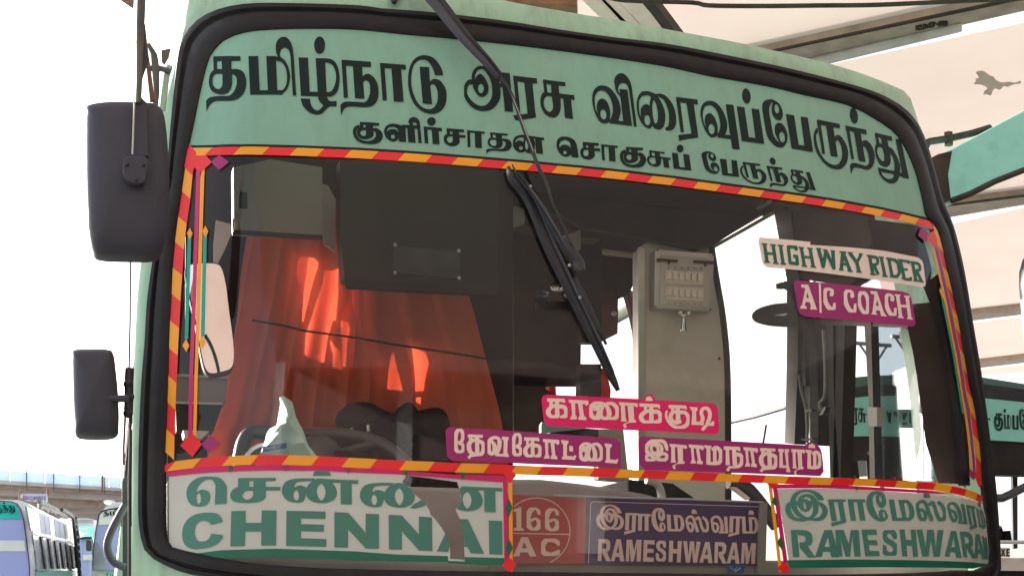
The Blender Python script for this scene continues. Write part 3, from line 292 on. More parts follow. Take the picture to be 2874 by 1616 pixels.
"k1":["7267 4453 11 -1 7 2 8 4 7 7 9 17 7 20 0 2 -81 0 2 -24 4 -11 14 -12","6132 4474 186 5 5 2 1 5 7 0 4 30 0 7 -24 0 -1 -7 -44 -1 0 28 39 2 21 5 16 10 18 22 0 99 -6 7 -12 8 -66 0 -2 -1 -2 -5 0 -9 7 -10 30 -12 8 -6 5 -17 0 -17 -6 -19 -6 -9 -6 -2 -30 -1 -6 1 4 89 -6 1 -6 12 -8 5 -87 0 -19 -12 -14 -13 -6 -9 -7 -21 0 -25 5 -16 13 -20 21 -19 -2 -49 -25 -2","6373 4488 216 12 2 2 6 38 -24 18 -3 1 -16 -19 -28 -1 19 135 27 14 0 31 -90 -5 3 -31 14 -13 0 -2 -22 -132 -4 -4 -21 -2 -7 1 3 126 1 6 16 19 0 28 -79 0 25 -48 0 -5 -9 -127 -3 -5 -20 -1 -3 -1","6662 4511 70 -1 31 8 7 4 12 2 7 4 4 -8 9 -5 52 -3 18 4 18 9 13 9 16 16 15 21 0 118 -12 15 -10 7 -12 5 -60 0 -3 -10 -12 10 -73 0 -11 -8 -7 -8 -16 16 -63 0 -24 -11 -18 -15 -9 -14 0 -116 10 -16 15 -15 13 -9","6195 4513 0 29 13 -3 12 0 0 -25","6935 4516 210 15 4 34 -18 8 -4 0 -15 -12 -110 -7 8 133 15 46 -66 -2 -3 -1 8 -24 -7 -147 -1 -9 -15 -1 -2 -1","7166 4531 206 8 12 1 1 8 11 0 0 42 -20 -4 -3 -10 -53 -2 0 25 39 1 18 4 18 11 19 23 2 3 -1 97 -15 12 -10 4 -62 0 -4 -5 -1 -8 -4 10 -3 3 -109 0 -20 -12 -15 -14 -9 -15 -5 -18 1 -23 3 -10 9 -16 22 -21 25 -15 0 -3 -4 -38 -49 -2","6688 4543 -13 5 -1 2 31 -4 0 -2 -8 -2","7493 4548 17 -1 176 8 1 6 7 1 4 37 -16 0 -2 -7 -54 -3 -9 0 -1 9 2 9 9 2 39 1 12 3 10 5 12 9 12 13 14 20 0 104 -14 22 -11 10 -9 6 -27 12 -101 0 -21 -9 -18 -11 -10 -8 -22 -22 -17 -24 -11 -21 -9 -25 -6 -27 0 -19 12 -33 7 -6 6 0 4 2 3 5 1 5 -7 25 0 13 11 35 9 18 2 1 -6 -21 1 -30 7 -18 7 -10 13 -13 0 -9 -3 -25 -6 -3 -19 0","6814 4550 10 13 13 22 8 17 7 22 2 18 -1 20 -7 27 40 -15 7 -10 4 -18 -1 -33 -3 -13 -7 -15 -21 -24 -13 -8 -16 -3","7032 4558 67 4 8 150 21 9 0 23 -84 3 -34 20 15 33 -27 8 -19 -41 46 -22 23 -16","6765 4561 -1 1 5 4 2 4 0 8 -16 39 0 42 3 10 7 6 11 5 10 0 9 -5 3 -8 3 -17 -1 -22 -7 -25 -13 -29 -8 -11","7893 4567 20 -1 11 2 7 2 14 8 14 17 10 19 4 12 3 14 0 29 -3 20 -8 29 -14 30 20 2 2 -21 31 4 0 8 -4 42 -63 -3 -58 61 -26 -23 57 -61 -2 -6 0 -10 19 -41 7 -35 0 -22 -2 -10 -8 -20 -5 -7 -5 -2 -20 0 -7 4 -8 17 -1 17 12 28 5 19 -1 24 -7 23 0 39 -18 -1 -7 3 -8 0 -12 -4 -93 -2 -1 -37 3 -1 6 -113 -33 -49 14 -1 78 7 0 34 -17 9 4 115 37 1 13 -35 -1 -14 -14 -38 -1 -14 5 -24 10 -20 13 -14 12 -7","7249 4572 1 25 25 -2 0 -23","6211 4580 -11 4 -17 16 -9 13 -3 8 0 12 3 9 5 8 11 10 6 3 9 -1 15 -5 0 -77","6647 4583 -5 23 0 15 4 22 8 17 7 5 14 6 1 -8 11 -29 1 -7 -2 -11 -2 -6 -20 6 -9 -2 -4 -3 -5 -7 0 -9 6 -9","6735 4584 -11 5 6 7 7 -11","7551 4587 1 19 20 -2 0 -17","7265 4636 -9 1 -16 9 -22 21 -7 10 -2 12 5 13 13 13 8 5 7 2 10 0 23 -4 0 -82","7322 4645 5 85 9 -7 35 -13 4 -4 3 -8 1 -17 -7 -21 -10 -15","7564 4645 -9 2 -10 11 -6 14 -1 21 3 9 11 11 20 12 0 -80","7621 4652 5 66 11 9 2 5 0 11 -4 8 -6 5 -42 11 -24 -1 -20 -8 -17 -12 5 6 13 10 21 11 17 6 20 4 21 -1 21 -6 19 -9 16 -14 7 -14 6 -25 -1 -22 -7 -16 -10 -14 -11 -10"],
"k2":["5125 4814 54 0 8 7 8 12 11 28 0 69 -10 26 -10 11 9 9 11 16 0 74 -12 14 -11 7 -62 0 -14 -11 -7 -8 -7 -12 0 -196 15 -29","5149 4846 -8 14 -8 32 -3 31 1 35 4 -6 22 -7 5 -4 7 -24 1 -29 -4 -19 -10 -22 -2 -1","5773 4861 49 0 11 10 4 6 12 29 0 68 -8 21 -11 13 9 9 10 15 0 69 -8 11 -15 10 -57 0 -8 -5 -13 -13 -8 -13 0 -183 17 -32 10 -10","5245 4877 24 0 144 5 -1 34 -44 -1 2 13 5 1 9 7 26 11 9 6 13 15 0 117 -10 16 -9 9 -11 6 -15 4 -39 1 -56 8 -5 -1 -23 26 -2 0 -23 -21 29 -33 -11 -11 -14 -22 -7 -19 -5 -26 0 -25 5 -22 9 -16 13 -13 -2 -35 -12 -1","5794 4893 -7 13 -8 31 -3 33 1 29 4 -6 23 -7 4 -4 6 -22 1 -28 -4 -18 -9 -20 -2 -1","5543 4894 27 3 12 4 15 9 13 16 16 31 -1 12 -7 9 3 12 0 21 -3 14 -5 15 -23 52 10 2 42 0 4 -148 -20 -13 0 -31 11 0 66 5 0 26 -12 12 -1 8 -3 102 0 29 16 23 0 23 -124 -9 -15 1 -10 -2 -1 -4 -5 -7 0 -11 -24 16 -18 1 -10 -6 -6 -1 -10 -5 -15 -15 0 -146 9 -14 12 -11 11 -8 24 -11","5875 4909 161 3 -1 5 7 1 4 37 -20 2 -2 -7 -36 -1 0 30 31 2 20 5 10 6 11 11 7 10 2 4 0 98 -6 9 -17 10 -48 0 -5 -6 0 -12 -1 0 -3 6 -5 7 -12 5 -68 0 -11 -7 -14 -13 -10 -15 -4 -11 -3 -20 1 -14 4 -15 5 -11 15 -20 11 -10 0 -6 -3 -45 -21 -1","5293 4912 1 14 14 -4 16 -1 0 -8","6084 4926 178 13 4 1 4 39 -20 18 -2 1 -3 -3 -11 -16 -23 -2 14 135 22 13 0 32 -75 -6 2 -30 13 -13 -17 -133 -2 -4 -18 -2 -7 0 1 120 1 11 13 20 0 28 -67 0 21 -45 1 -15 -6 -123 -1 -1 -21 -3","5542 4930 -12 5 -9 6 9 6 24 26 12 21 6 23 3 -17 -1 -61 -3 -3 -12 -5","6291 4941 11 0 67 6 2 1 0 26 -16 20 -2 121 77 9 8 -15 22 6 -2 7 -16 42 -146 -9 2 -20 4 -4 10 -8 0 -130 -21 -27","5928 4948 0 31 11 -2 10 0 0 -29","5317 4959 -7 3 -7 5 -15 16 -6 18 0 22 5 24 7 15 8 8 25 10 -2 -121","6542 4966 48 0 46 17 3 -6 8 -5 24 -3 23 0 13 4 19 13 15 16 14 22 0 127 -7 11 -12 11 -17 7 -40 0 -4 -8 -8 8 -57 0 -15 -14 -7 9 -5 5 -49 0 -13 -6 -13 -9 -9 -10 -10 -18 0 -117 7 -15 7 -10 20 -18","5130 4967 2 46 4 22 4 9 7 9 4 3 6 -1 10 -5 5 -6 3 -16 -2 -13 -5 -11 -6 -8 -20 -2 -7 -6 -1 -10 3 -5","5507 4973 -4 3 -1 7 -1 52 4 27 2 5 6 4 4 -5 3 -12 2 -38 -7 -28","5371 4976 3 90 1 15 2 1 9 -9 7 -17 4 -21 1 -25 -2 -14 -3 -7 -10 -8","6777 4977 79 9 0 28 -21 20 0 121 63 9 4 0 9 -12 19 5 -4 13 -12 33 -131 -10 -2 -2 1 -19 12 -12 0 -131 -17 -25","6561 4996 -7 4 -11 10 36 -6 0 -2 -8 -4","6658 5003 7 10 14 29 9 25 4 17 1 37 -6 31 22 -10 5 -5 2 -4 4 -15 2 -19 -3 -41 -5 -17 -5 -10 -9 -13 -11 -11 -15 -4","5776 5007 1 35 3 24 8 18 7 7 6 0 11 -5 4 -5 3 -12 -1 -13 -5 -12 -6 -9 -16 -1 -9 -5 -2 -4 0 -8 3 -4","6377 5007 43 0 3 60 -42 1","5942 5014 -6 4 -12 12 -11 20 -2 7 0 14 3 11 9 15 7 6 5 0 15 -7 -1 -82","6621 5017 -2 3 7 7 0 8 -12 39 -1 38 5 24 9 9 7 2 5 -5 3 -8 3 -20 0 -24 -9 -42 -7 -20 -4 -8","5990 5022 5 92 6 -6 26 -14 6 -21 0 -23 -3 -13 -7 -14","6596 5040 -8 5 4 8 6 -13","6528 5043 1 4 4 -3","6526 5068 0 22 5 26 6 13 9 7 9 -40 -1 -24 -1 -2 -10 4 -8 0"],
"k3":["7301 4932 125 0 21 10 19 18 11 20 11 31 0 47 -7 4 -13 -1 -8 -7 -6 -12 -15 -44 -9 -16 -6 -5 -14 -7 -12 -3 -31 -3 19 6 14 8 20 18 7 10 6 14 2 11 -1 24 -6 18 20 2 14 5 13 8 13 13 0 48 -7 12 -11 11 -14 7 -73 0 -33 -12 -18 12 -87 0 -7 -5 -9 -11 0 -52 14 -14 -14 -18 0 -82 12 -20 22 -23 20 -14","7300 4980 -11 10 -13 17 -5 10 -5 20 0 13 3 8 19 21 6 -1 -9 -13 -3 -9 -2 -11 0 -20 5 -21","9090 4981 10 0 7 2 11 6 7 6 6 13 5 25 -80 -5 5 -25 5 -9 12 -9","7503 4982 10 0 183 17 2 25 0 8 -2 2 -18 7 -14 -12 -12 -1 1 146 19 9 -1 22 -80 4 -29 17 11 33 -24 8 -2 -3 -14 -38 42 -20 23 -16 -8 -166 61 3 -88 -8 2 130 11 44 -63 -2 9 -26 -1 -149 -2 -1 -14 -2","7716 4989 10 0 156 13 6 38 -19 18 -14 -18 -21 -3 20 131 21 12 0 31 -66 -4 -1 -2 1 -29 10 -12 -3 -21 -19 -109 -3 -2 -17 -2 -5 0 0 2 8 120 1 5 13 18 1 27 -60 0 17 -45 0 -7 -12 -122 -3 -3 -16 -1 -1 -2","7890 4998 10 0 71 5 0 26 -12 12 4 142 5 2 22 -1 0 -122 -10 -3 -5 -6 -3 -6 -1 -8 6 -13 13 -7 4 -6 8 -6 30 -2 21 8 14 10 14 13 11 17 0 127 -8 15 -11 12 -7 5 -15 6 -29 4 -67 -2 -6 -3 -36 -5 0 -49 4 -122 -27 -21","7373 5003 8 9 6 15 3 14 -1 22 4 -5 3 -11 -1 -19 -10 -16","7322 5008 -5 7 -3 9 -1 15 2 10 6 10 12 11 4 1 7 -2 12 -8 3 -6 0 -12 -3 -13 -7 -7","8110 5010 153 5 18 1 1 4 12 0 -1 46 -20 -4 -2 -9 -22 -1 0 3 2 25 33 1 14 4 8 5 12 11 9 14 0 95 -9 16 -12 13 -18 10 -28 6 -38 3 -33 -3 -28 39 -27 -20 33 -45 8 5 7 -4 39 1 19 -5 -30 -1 -8 -175 -33 -1 6 136 6 36 -50 0 0 -173 -22 -2","8329 5018 159 13 6 38 -19 19 -3 -3 -11 -15 -19 -3 17 130 1 5 20 12 0 31 -65 -6 1 -30 10 -12 -1 -11 -19 -123 -19 -3 -5 0 0 1 7 127 13 21 1 27 -58 0 12 -32 5 -19 -11 -129 -19 -4","8515 5029 74 2 98 4 2 1 -2 33 -44 -2 0 11 10 5 8 6 14 5 17 9 12 10 5 7 0 115 -11 17 -9 8 -11 6 -17 4 -46 1 -43 6 -14 0 -24 26 -24 -22 29 -32 -16 -18 -12 -22 -5 -15 -4 -21 0 -28 5 -20 11 -18 11 -10 -2 -35 -13 -1","8720 5037 62 4 0 33 -14 9 4 138 36 4 2 -1 0 -6 -21 -177 52 0 0 25 -12 13 6 139 24 83 -53 -5 8 -35 -1 -7 -83 -4 4 -168 -16 -20","8864 5041 17 0 136 8 3 35 -15 9 -13 -12 -79 -4 5 137 9 44 -49 -1 6 -26 -4 -141 -1 -15 -12 -1 -1 -3","8028 5045 1 136 11 -5 8 -13 7 -31 1 -31 -3 -18 -4 -12 -12 -19","9024 5048 71 6 0 24 -11 12 4 141 12 2 10 -1 0 -122 -7 -2 -8 -11 -1 -11 4 -8 13 -8 2 -5 9 -7 12 0 9 -2 11 2 9 4 15 11 13 13 10 17 0 124 -8 16 -13 13 -19 8 -22 3 -26 1 -19 -3 -13 0 -4 -2 -31 -3 -2 -2 4 -167 -24 -22","8565 5064 0 13 16 -4 16 -1 -1 -7","8934 5080 44 1 5 1 5 151 16 9 -1 22 -11 3 -49 4 -5 3 -21 18 10 33 -19 10 -13 -42 31 -22 19 -19","9145 5095 2 55 -1 77 1 1 9 -6 7 -19 4 -24 1 -24 -2 -18 -4 -16 -7 -15","7431 5109 -14 6 -32 22 14 5 16 2 19 -1 11 -3 4 -3 4 -7 2 -11 -12 -8 -7 -2","8588 5111 -15 8 -16 19 -3 9 -1 21 4 23 10 21 10 9 23 8 -2 -118","7353 5115 -21 2 12 7 9 -7 2 -2","8254 5121 6 99 14 -8 9 -12 7 -22 2 -22 -6 -22 -9 -11","7274 5123 -6 4 -7 8 4 9 19 4 23 -2","8646 5128 4 103 1 1 12 -10 6 -14 5 -26 0 -25 -5 -16 -10 -7"],
"chn1":["3581 5279 56 0 23 3 24 6 13 7 5 6 7 13 4 14 5 10 -207 0 9 -30 5 -10 8 -8 9 -5 14 -4","2336 5346 59 1 29 3 29 6 19 7 14 8 12 11 15 18 37 58 -3 192 -130 7 8 -215 -19 -35 -6 -9 -8 -9 -14 -7 -16 -3 -28 1 -25 7 -21 12 -24 19 -30 31 -13 21 -4 12 -3 29 -3 13 1 1 4 -2 33 -23 8 -4 15 -4 19 1 18 4 14 5 19 11 7 8 8 13 7 29 -1 24 -5 23 -5 14 -11 20 -11 11 -10 7 -26 13 -25 8 -23 1 -49 -5 -24 -6 -17 -9 -24 -24 -12 -19 -11 -24 -6 -21 -4 -28 1 -37 5 -24 11 -27 16 -26 20 -24 14 -13 27 -19 22 -11 28 -10 31 -7 38 -4","3009 5361 88 -1 0 37 -114 0 0 64 167 0 0 41 -165 0 0 70 -6 13 -18 19 -22 15 -26 10 -24 5 -80 8 -73 0 -46 -4 -30 -5 -27 -8 -17 -9 -13 -11 -5 -7 -6 -12 -4 -17 1 -29 8 -22 11 -15 22 -21 22 -12 22 -5 1 -101","3384 5366 48 -1 110 3 -13 17 9 -5 19 -6 0 -2 -13 -4 31 2 11 -2 19 0 42 5 374 15 0 40 -75 -2 4 234 -126 -3 -3 -237 -85 -5 -5 1 23 30 14 26 7 17 6 23 0 29 -6 24 -14 25 -18 17 -22 14 -36 15 -21 5 -24 3 -53 -1 -29 -4 -27 -6 -29 -10 -15 -8 -12 -9 -14 -13 -11 -15 -9 -17 -5 -18 -7 27 -12 37 -7 12 -8 8 -10 6 -15 5 -13 2 -36 0 -37 -5 -39 -10 -22 -10 -9 -6 -21 -18 -19 -26 -8 -16 -5 -15 -3 -22 3 -36 8 -25 12 -23 14 -17 16 -13 9 -5 28 -11 30 -7 53 -7","2800 5398 0 63 47 0 -1 -63","3461 5398 -85 4 -23 3 -15 4 -10 5 -11 12 -6 15 -8 29 46 -23 8 -2 18 0 39 11 29 15 11 -22 12 -16 22 -22 18 -13","4258 5416 48 -1 110 3 0 2 -13 15 25 -11 32 -6 41 2 34 7 95 71 4 8 15 32 4 13 3 19 -2 29 -4 14 -8 17 -10 14 -16 14 -19 12 -29 13 -20 6 -33 5 -54 -1 -34 -5 -29 -7 -26 -10 -15 -9 -11 -9 -17 -18 -13 -22 -6 -21 -7 29 -11 34 -12 19 -16 10 -25 6 -47 -1 -53 -10 -33 -13 -17 -12 -23 -23 -12 -18 -12 -30 -2 -12 0 -30 2 -13 7 -24 12 -24 8 -11 22 -20 12 -7 27 -10 30 -7 33 -5","3602 5429 -6 2 -13 11 -10 12 -9 15 -7 26 0 26 7 34 10 23 10 16 12 13 11 7 5 0 7 -4 10 -11 10 -16 9 -20 6 -27 0 -29 -5 -24 -14 -29 -10 -14 -8 -9 -5 -3","4336 5448 -31 0 -54 4 -18 2 -23 6 -9 5 -9 10 -7 17 -8 29 41 -22 13 -4 18 0 37 10 31 16 12 -23 13 -17 18 -18 20 -15","5156 5455 476 19 0 40 -54 -3 -21 1 4 233 -123 -2 -3 -1 -2 -237 -69 -2 17 20 15 24 14 30 7 28 -1 31 -6 21 -6 12 -9 13 -10 10 -18 13 -25 13 -25 9 -41 7 -42 0 -40 -5 -38 -9 -30 -13 -1 -1 37 -37 14 -63 -13 -105 -7 -21 13 -8 20 -7","4476 5479 -10 5 -14 14 -10 14 -9 23 -2 13 0 19 7 37 12 27 13 19 11 10 7 4 5 0 5 -2 10 -10 18 -31 8 -26 2 -28 -5 -32 -6 -15 -10 -18 -7 -10 -10 -11 -5 -3","3318 5501 -12 9 -8 14 -3 12 0 29 3 17 7 15 12 12 7 4 7 1 5 -2 9 -8 8 -14 2 -9 0 -34 -3 -19 -7 -15 -7 -8 -9 -5","2791 5504 -21 3 -18 10 -21 21 -7 14 -1 12 3 11 4 7 13 12 16 9 23 1 19 -5 13 -6 11 -9 20 -26 -3 -53","5237 5519 -12 7 -10 10 -11 15 -7 15 -3 11 -2 23 4 31 11 32 19 29 11 9 6 3 5 0 8 -5 8 -9 9 -14 10 -21 6 -23 1 -32 -4 -23 -14 -31 -13 -18 -8 -8 -4 -2","2232 5534 -7 5 -8 15 -6 20 -2 19 3 22 7 24 8 12 6 4 5 1 5 -2 5 -5 11 -23 2 -9 0 -32 -4 -26 -5 -13 -10 -11","4192 5551 -3 1 -11 11 -6 11 -3 15 0 23 3 19 8 17 14 13 11 3 8 -4 8 -8 6 -11 3 -17 -1 -30 -5 -23 -9 -13 -12 -8","4722 5608 2 -1 47 35 12 19 -8 8 -19 10 -23 8 -70 15 -25 2 -38 -7 42 -40 55 -31"],
"chn2":["2939 5725 165 0 -4 393 -167 0 2 -157 -180 0 -1 9 -3 154 -162 4 10 -394 159 -4 1 134 177 0","3217 5729 436 10 2 2 -1 80 -274 -7 0 64 256 8 -1 79 -255 -8 0 79 282 10 1 88 -450 -12 0 -73","3755 5746 20 -1 135 6 193 227 1 -217 148 6 1 387 -31 0 -118 -4 -198 -216 0 207 -153 -3","2319 5750 55 -1 22 2 26 5 17 6 21 15 20 23 13 19 13 33 -125 36 -4 0 -14 -17 -16 -15 -14 -8 -11 -4 -24 -3 -23 1 -17 4 -18 9 -15 11 -17 20 -8 17 -5 21 -5 37 -1 24 4 25 12 27 10 14 8 8 11 8 12 5 9 2 23 0 28 -5 12 -4 17 -10 18 -17 12 -20 13 -34 129 19 -6 28 -8 15 -15 21 -9 11 -19 17 -22 15 -25 13 -40 15 -56 12 -83 10 -32 0 -17 -2 -26 -6 -19 -7 -27 -17 -19 -19 -8 -11 -9 -17 -9 -29 -6 -45 1 -47 7 -38 16 -43 16 -28 20 -24 24 -21 30 -19 29 -14 40 -12 52 -9","4361 5775 148 6 191 211 1 -199 145 10 2 8 4 369 -149 -6 -192 -213 0 204 -147 -3","5161 5823 86 0 2 2 183 383 -1 2 -147 -6 -37 -68 -36 -1 -3 -79 4 -1 -7 -13 -24 -157","5484 5838 143 5 6 2 6 377 -148 -6","4995 5990 28 47 19 90 -2 5 -8 58 -17 0 -113 -7 10 -22"],
"ram1":["9026 5491 36 1 40 7 40 11 35 16 30 21 17 16 11 18 10 26 -66 5 -30 -44 -21 -20 -21 -15 -21 -10 -15 -4 -14 -2 -30 0 -23 5 -21 9 -21 14 -14 14 -9 14 -10 21 -2 6 1 18 13 1 6 7 10 -35 9 -15 19 -17 31 -14 23 -5 31 1 32 8 16 9 11 9 21 21 27 35 -2 4 11 -1 33 13 15 9 15 12 17 16 14 23 6 24 0 24 -7 26 -16 29 -17 18 -10 7 -8 4 -24 7 -35 5 -18 0 -28 -5 -45 -5 -35 9 -25 4 -20 2 -43 -1 -32 -6 -35 -14 -37 -25 -20 -23 -12 -24 -9 -33 -1 -26 3 -18 8 -18 14 -16 11 -8 22 -9 3 -30 9 -23 12 -21 10 -13 12 -11 19 -12 13 -6 25 -9 23 -6","9829 5505 24 1 19 4 16 6 13 8 12 11 8 12 9 19 9 30 3 31 -1 17 -5 20 -8 12 -24 22 -13 0 -13 -3 -17 -11 -20 -24 -11 -24 -5 -34 0 -27 4 -18 12 -25 -27 19 -13 12 -7 12 -4 16 0 33 2 16 7 34 9 29 12 31 14 29 36 57 0 -6 -13 -43 0 -19 4 -13 11 -24 36 1 14 4 6 4 10 10 14 25 7 24 0 17 -3 12 -6 11 -8 8 -15 9 -18 6 -26 3 -25 -3 -26 -11 -39 -27 -23 -23 -16 -22 -14 -28 -13 -39 -7 -42 0 -37 5 -30 10 -25 8 -13 12 -14 17 -13 25 -11 16 -4","10380 5518 12 0 6 2 11 6 11 10 9 17 9 31 -76 -1 -5 -23 1 -16 8 -16 7 -7","9870 5565 -3 2 -3 6 -2 9 2 26 7 17 5 6 7 1 4 -4 4 -11 -1 -26 -3 -11 -6 -11 -6 -4","9039 5575 -8 2 -10 6 -5 12 -2 10 16 -7 18 0 11 4 20 15 25 -1 -12 -21 -12 -11 -20 -8","9288 5600 195 0 2 1 4 27 -32 2 38 231 -4 -1 -8 2 -153 43 -6 -43 104 -22 4 2 1 -2 -35 -206 -2 -3 -20 0 -21 1 0 4 36 205 -50 2 -11 0 -1 -2","9507 5600 196 0 6 34 -32 1 0 2 32 202 -60 0 -33 -197 -3 -7 -40 0 31 203 -23 2 -35 0 -1 -2","9970 5603 58 0 2 1 33 204 59 -1 -45 -200 102 0 22 16 18 17 13 20 12 27 11 37 4 25 0 24 -7 24 -9 15 -14 13 -15 7 3 8 -207 0","10341 5604 19 1 16 7 7 5 19 22 10 22 0 -12 3 -7 24 -18 17 -6 9 1 10 5 8 7 9 17 15 43 15 53 12 28 15 26 6 8 8 5 9 -12 5 -24 -1 -22 -4 -20 -11 -31 -12 -24 -8 -8 -16 -10 -11 -11 -3 -8 0 -5 3 -8 6 -6 7 -3 7 0 9 4 28 21 17 21 22 44 0 113 -11 17 -5 5 -63 0 -3 -2 -15 -18 -13 -26 -14 -37 -18 -62 -13 -36 -2 0 -15 10 -9 1 -11 -5 -5 -7 22 65 33 82 4 17 -1 8 -3 6 -4 4 -31 0 -1 -2 -4 -7 -10 -34 -17 -43 2 37 -2 11 -6 17 -10 16 -5 5 -49 0 -9 -7 -12 -17 -9 -17 -15 -42 -9 -50 -2 -4 0 -55 12 -18 13 -12 23 -13","9018 5630 -3 5 -2 10 1 25 3 14 10 22 5 6 10 -1 4 -2 0 -10 -4 -34 -5 -13 -11 -19 -4 -3","10983 5630 4 0 6 8 9 50 -29 -10 -2 -16 2 -19 2 -6","10661 5631 39 0 5 2 21 13 14 13 12 17 19 38 14 41 10 50 0 28 -3 11 5 2 16 2 1 -4 -39 -190 25 1 13 1 2 1 39 224 -13 -3 -62 -7 -19 1 -3 -3 -12 -2 0 -29 10 0 0 -11 -3 -37 -11 -47 -11 -30 -16 -30 -17 -16 -16 -7 -9 2 -7 4 -6 6 -3 6 -2 8 6 7 3 16 7 5 10 0 19 6 11 6 11 10 9 14 10 24 3 14 0 22 -3 17 -6 14 -10 11 -5 3 -10 3 -16 -2 -7 -4 -12 -13 -12 -18 -11 -24 -8 -28 -8 -46 -6 -7 -3 -7 0 -41 3 -9 6 -10 7 -7 10 -7","10156 5638 -14 5 -1 2 27 162 16 1 7 -6 4 -7 6 -21 0 -37 -3 -23 -7 -30 -12 -30 -12 -13 -6 -3","10341 5643 -9 2 -11 5 -6 6 -4 8 -3 12 4 6 4 22 19 -5 15 1 12 11 17 10 14 16 -13 -49 -11 -27 -14 -15 -8 -3","8932 5656 14 46 12 23 25 31 20 20 15 11 26 12 9 2 13 0 15 -6 10 -8 18 -22 9 -21 3 -16 0 -38 -3 -29 -15 0 6 4 2 5 -2 10 -18 27 -4 10 -9 11 -11 7 -12 4 -24 1 -26 -8 -21 -13 -12 -14 -9 -15 -13 -15 -2 -4 0 -7 3 -2 -11 -2 -5 -4","10835 5662 4 0 94 19 3 2 4 25 -16 -2 0 3 37 208 -2 -1 -7 2 -66 21 -5 1 -1 -2 -6 -37 48 -9 5 1 1 -3 -34 -187 -5 -3 -18 -3 36 191 -5 1 -27 -6","9181 5663 2 52 -3 20 -5 16 -9 17 -10 13 -34 31 40 -4 14 -3 13 -6 17 -17 14 -26 4 -14 1 -13 -2 -16 -4 -11 -14 -23 -6 -5","8872 5681 0 35 3 15 8 21 21 32 12 12 16 8 20 5 38 6 -44 -27 -24 -22 -24 -32","10950 5697 17 7 2 3 30 178 2 4 17 5 -35 -181 29 11 15 27 15 50 13 69 1 37 -3 14 -5 6 1 7 -62 -25","10322 5738 4 18 11 30 10 18 8 8 8 -18 0 -20 -4 -19 -4 -7 -11 -10","9909 5740 -5 5 -3 11 1 27 7 21 7 9 5 1 6 -6 3 -10 -1 -28 -7 -21 -8 -8","10680 5747 -8 1 6 27 13 30 9 14 5 6 4 -17 0 -11 -3 -16 -12 -26 -6 -5","11009 5750 -3 4 24 138 2 8 4 2 3 -10 -1 -24 -8 -54 -10 -45 -7 -18"],
"ram2":["10123 5938 25 0 15 114 3 2 47 2 15 -1 -14 -113 15 -1 43 0 26 293 -1 11 -43 -1 -10 -1 -1 -2 -10 -120 -2 -1 -49 -3 -13 0 11 123 -53 1 -5 -2 -31 -300","9790 5939 41 0 11 59 -112 -3 9 61 1 2 95 1 2 1 9 53 -96 -1 0 9 5 55 108 4 6 55 -162 4 -1 -2 -4 -28 -37 -269","10286 5940 61 0 38 201 15 -198 73 0 25 195 2 -3 17 -189 67 1 -41 296 -69 0 -32 -192 -25 190 -69 1 -1 -2 -65 -294 -1 -5","9411 5943 50 0 2 1 59 156 23 -156 49 0 39 1 2 1 21 296 -69 0 -25 -218 -1 2 -25 217 -51 2 -56 -219 23 216 -38 0 1 7 -86 1 -17 -62 -79 1 -13 58 -74 0 3 6 -83 0 -89 -107 -3 -4 -1 -7 -6 -52 6 2 1 -2 5 -1 36 0 15 -5 7 -10 2 -9 -1 -19 -4 -15 -5 -9 -6 -5 -8 -4 -23 -3 -36 0 -12 -30 0 7 26 267 -73 0 -26 -303 136 0 24 2 26 7 17 8 13 9 13 12 10 19 4 18 1 42 -4 23 -8 18 -9 9 -9 6 -22 9 0 1 75 109 5 6 104 -297 87 -1 49 185 -14 -185","9926 5944 103 0 15 14 12 23 5 13 0 44 -4 4 -12 5 -13 -1 -13 -10 -18 -39 -4 -6 -6 -3 -9 -3 -15 -1 -7 4 -9 12 0 7 3 11 8 15 11 8 47 25 15 12 26 26 0 110 -15 17 -116 0 -11 -8 -17 -20 0 -90 1 -1 6 -2 14 1 8 4 6 5 6 14 6 35 12 15 10 6 17 2 13 -2 9 -4 7 -10 5 -17 0 -8 -3 -7 -21 -22 -19 -14 -29 -14 -19 -12 -13 -13 -16 -26 0 -73 7 -10","10667 5953 49 2 10 1 2 1 59 297 -60 -2 -13 -61 -54 -2 -1 1 -8 54 -55 -3","10766 5961 75 4 12 2 14 6 9 6 19 20 6 11 7 23 5 35 1 26 -2 18 -4 10 -9 10 -8 5 0 2 41 82 2 -5 11 -229 40 5 53 212 1 -7 -24 -191 15 5 3 2 24 138 -9 -132 15 7 2 1 2 16 29 245 -3 1 -10 -5 -23 -178 0 10 13 166 -7 -2 -2 -3 -26 -166 0 6 20 156 -41 -4 -14 -57 -31 -4 -5 0 -1 51 -15 -2 -1 2 -12 0 -33 -2 -1 -2 -61 -105 -7 -35 -3 -21 3 2 1 -2 25 0 7 -6 2 -14 -6 -33 -6 -12 -10 -7 -30 -3 -9 -26 1 11 40 243 -2 2 -39 -3","9289 6021 -34 98 -4 15 52 0 8 -2 -19 -105 -1 -5","10697 6028 -26 109 42 0","10973 6059 -5 99 26 4 0 -10"],
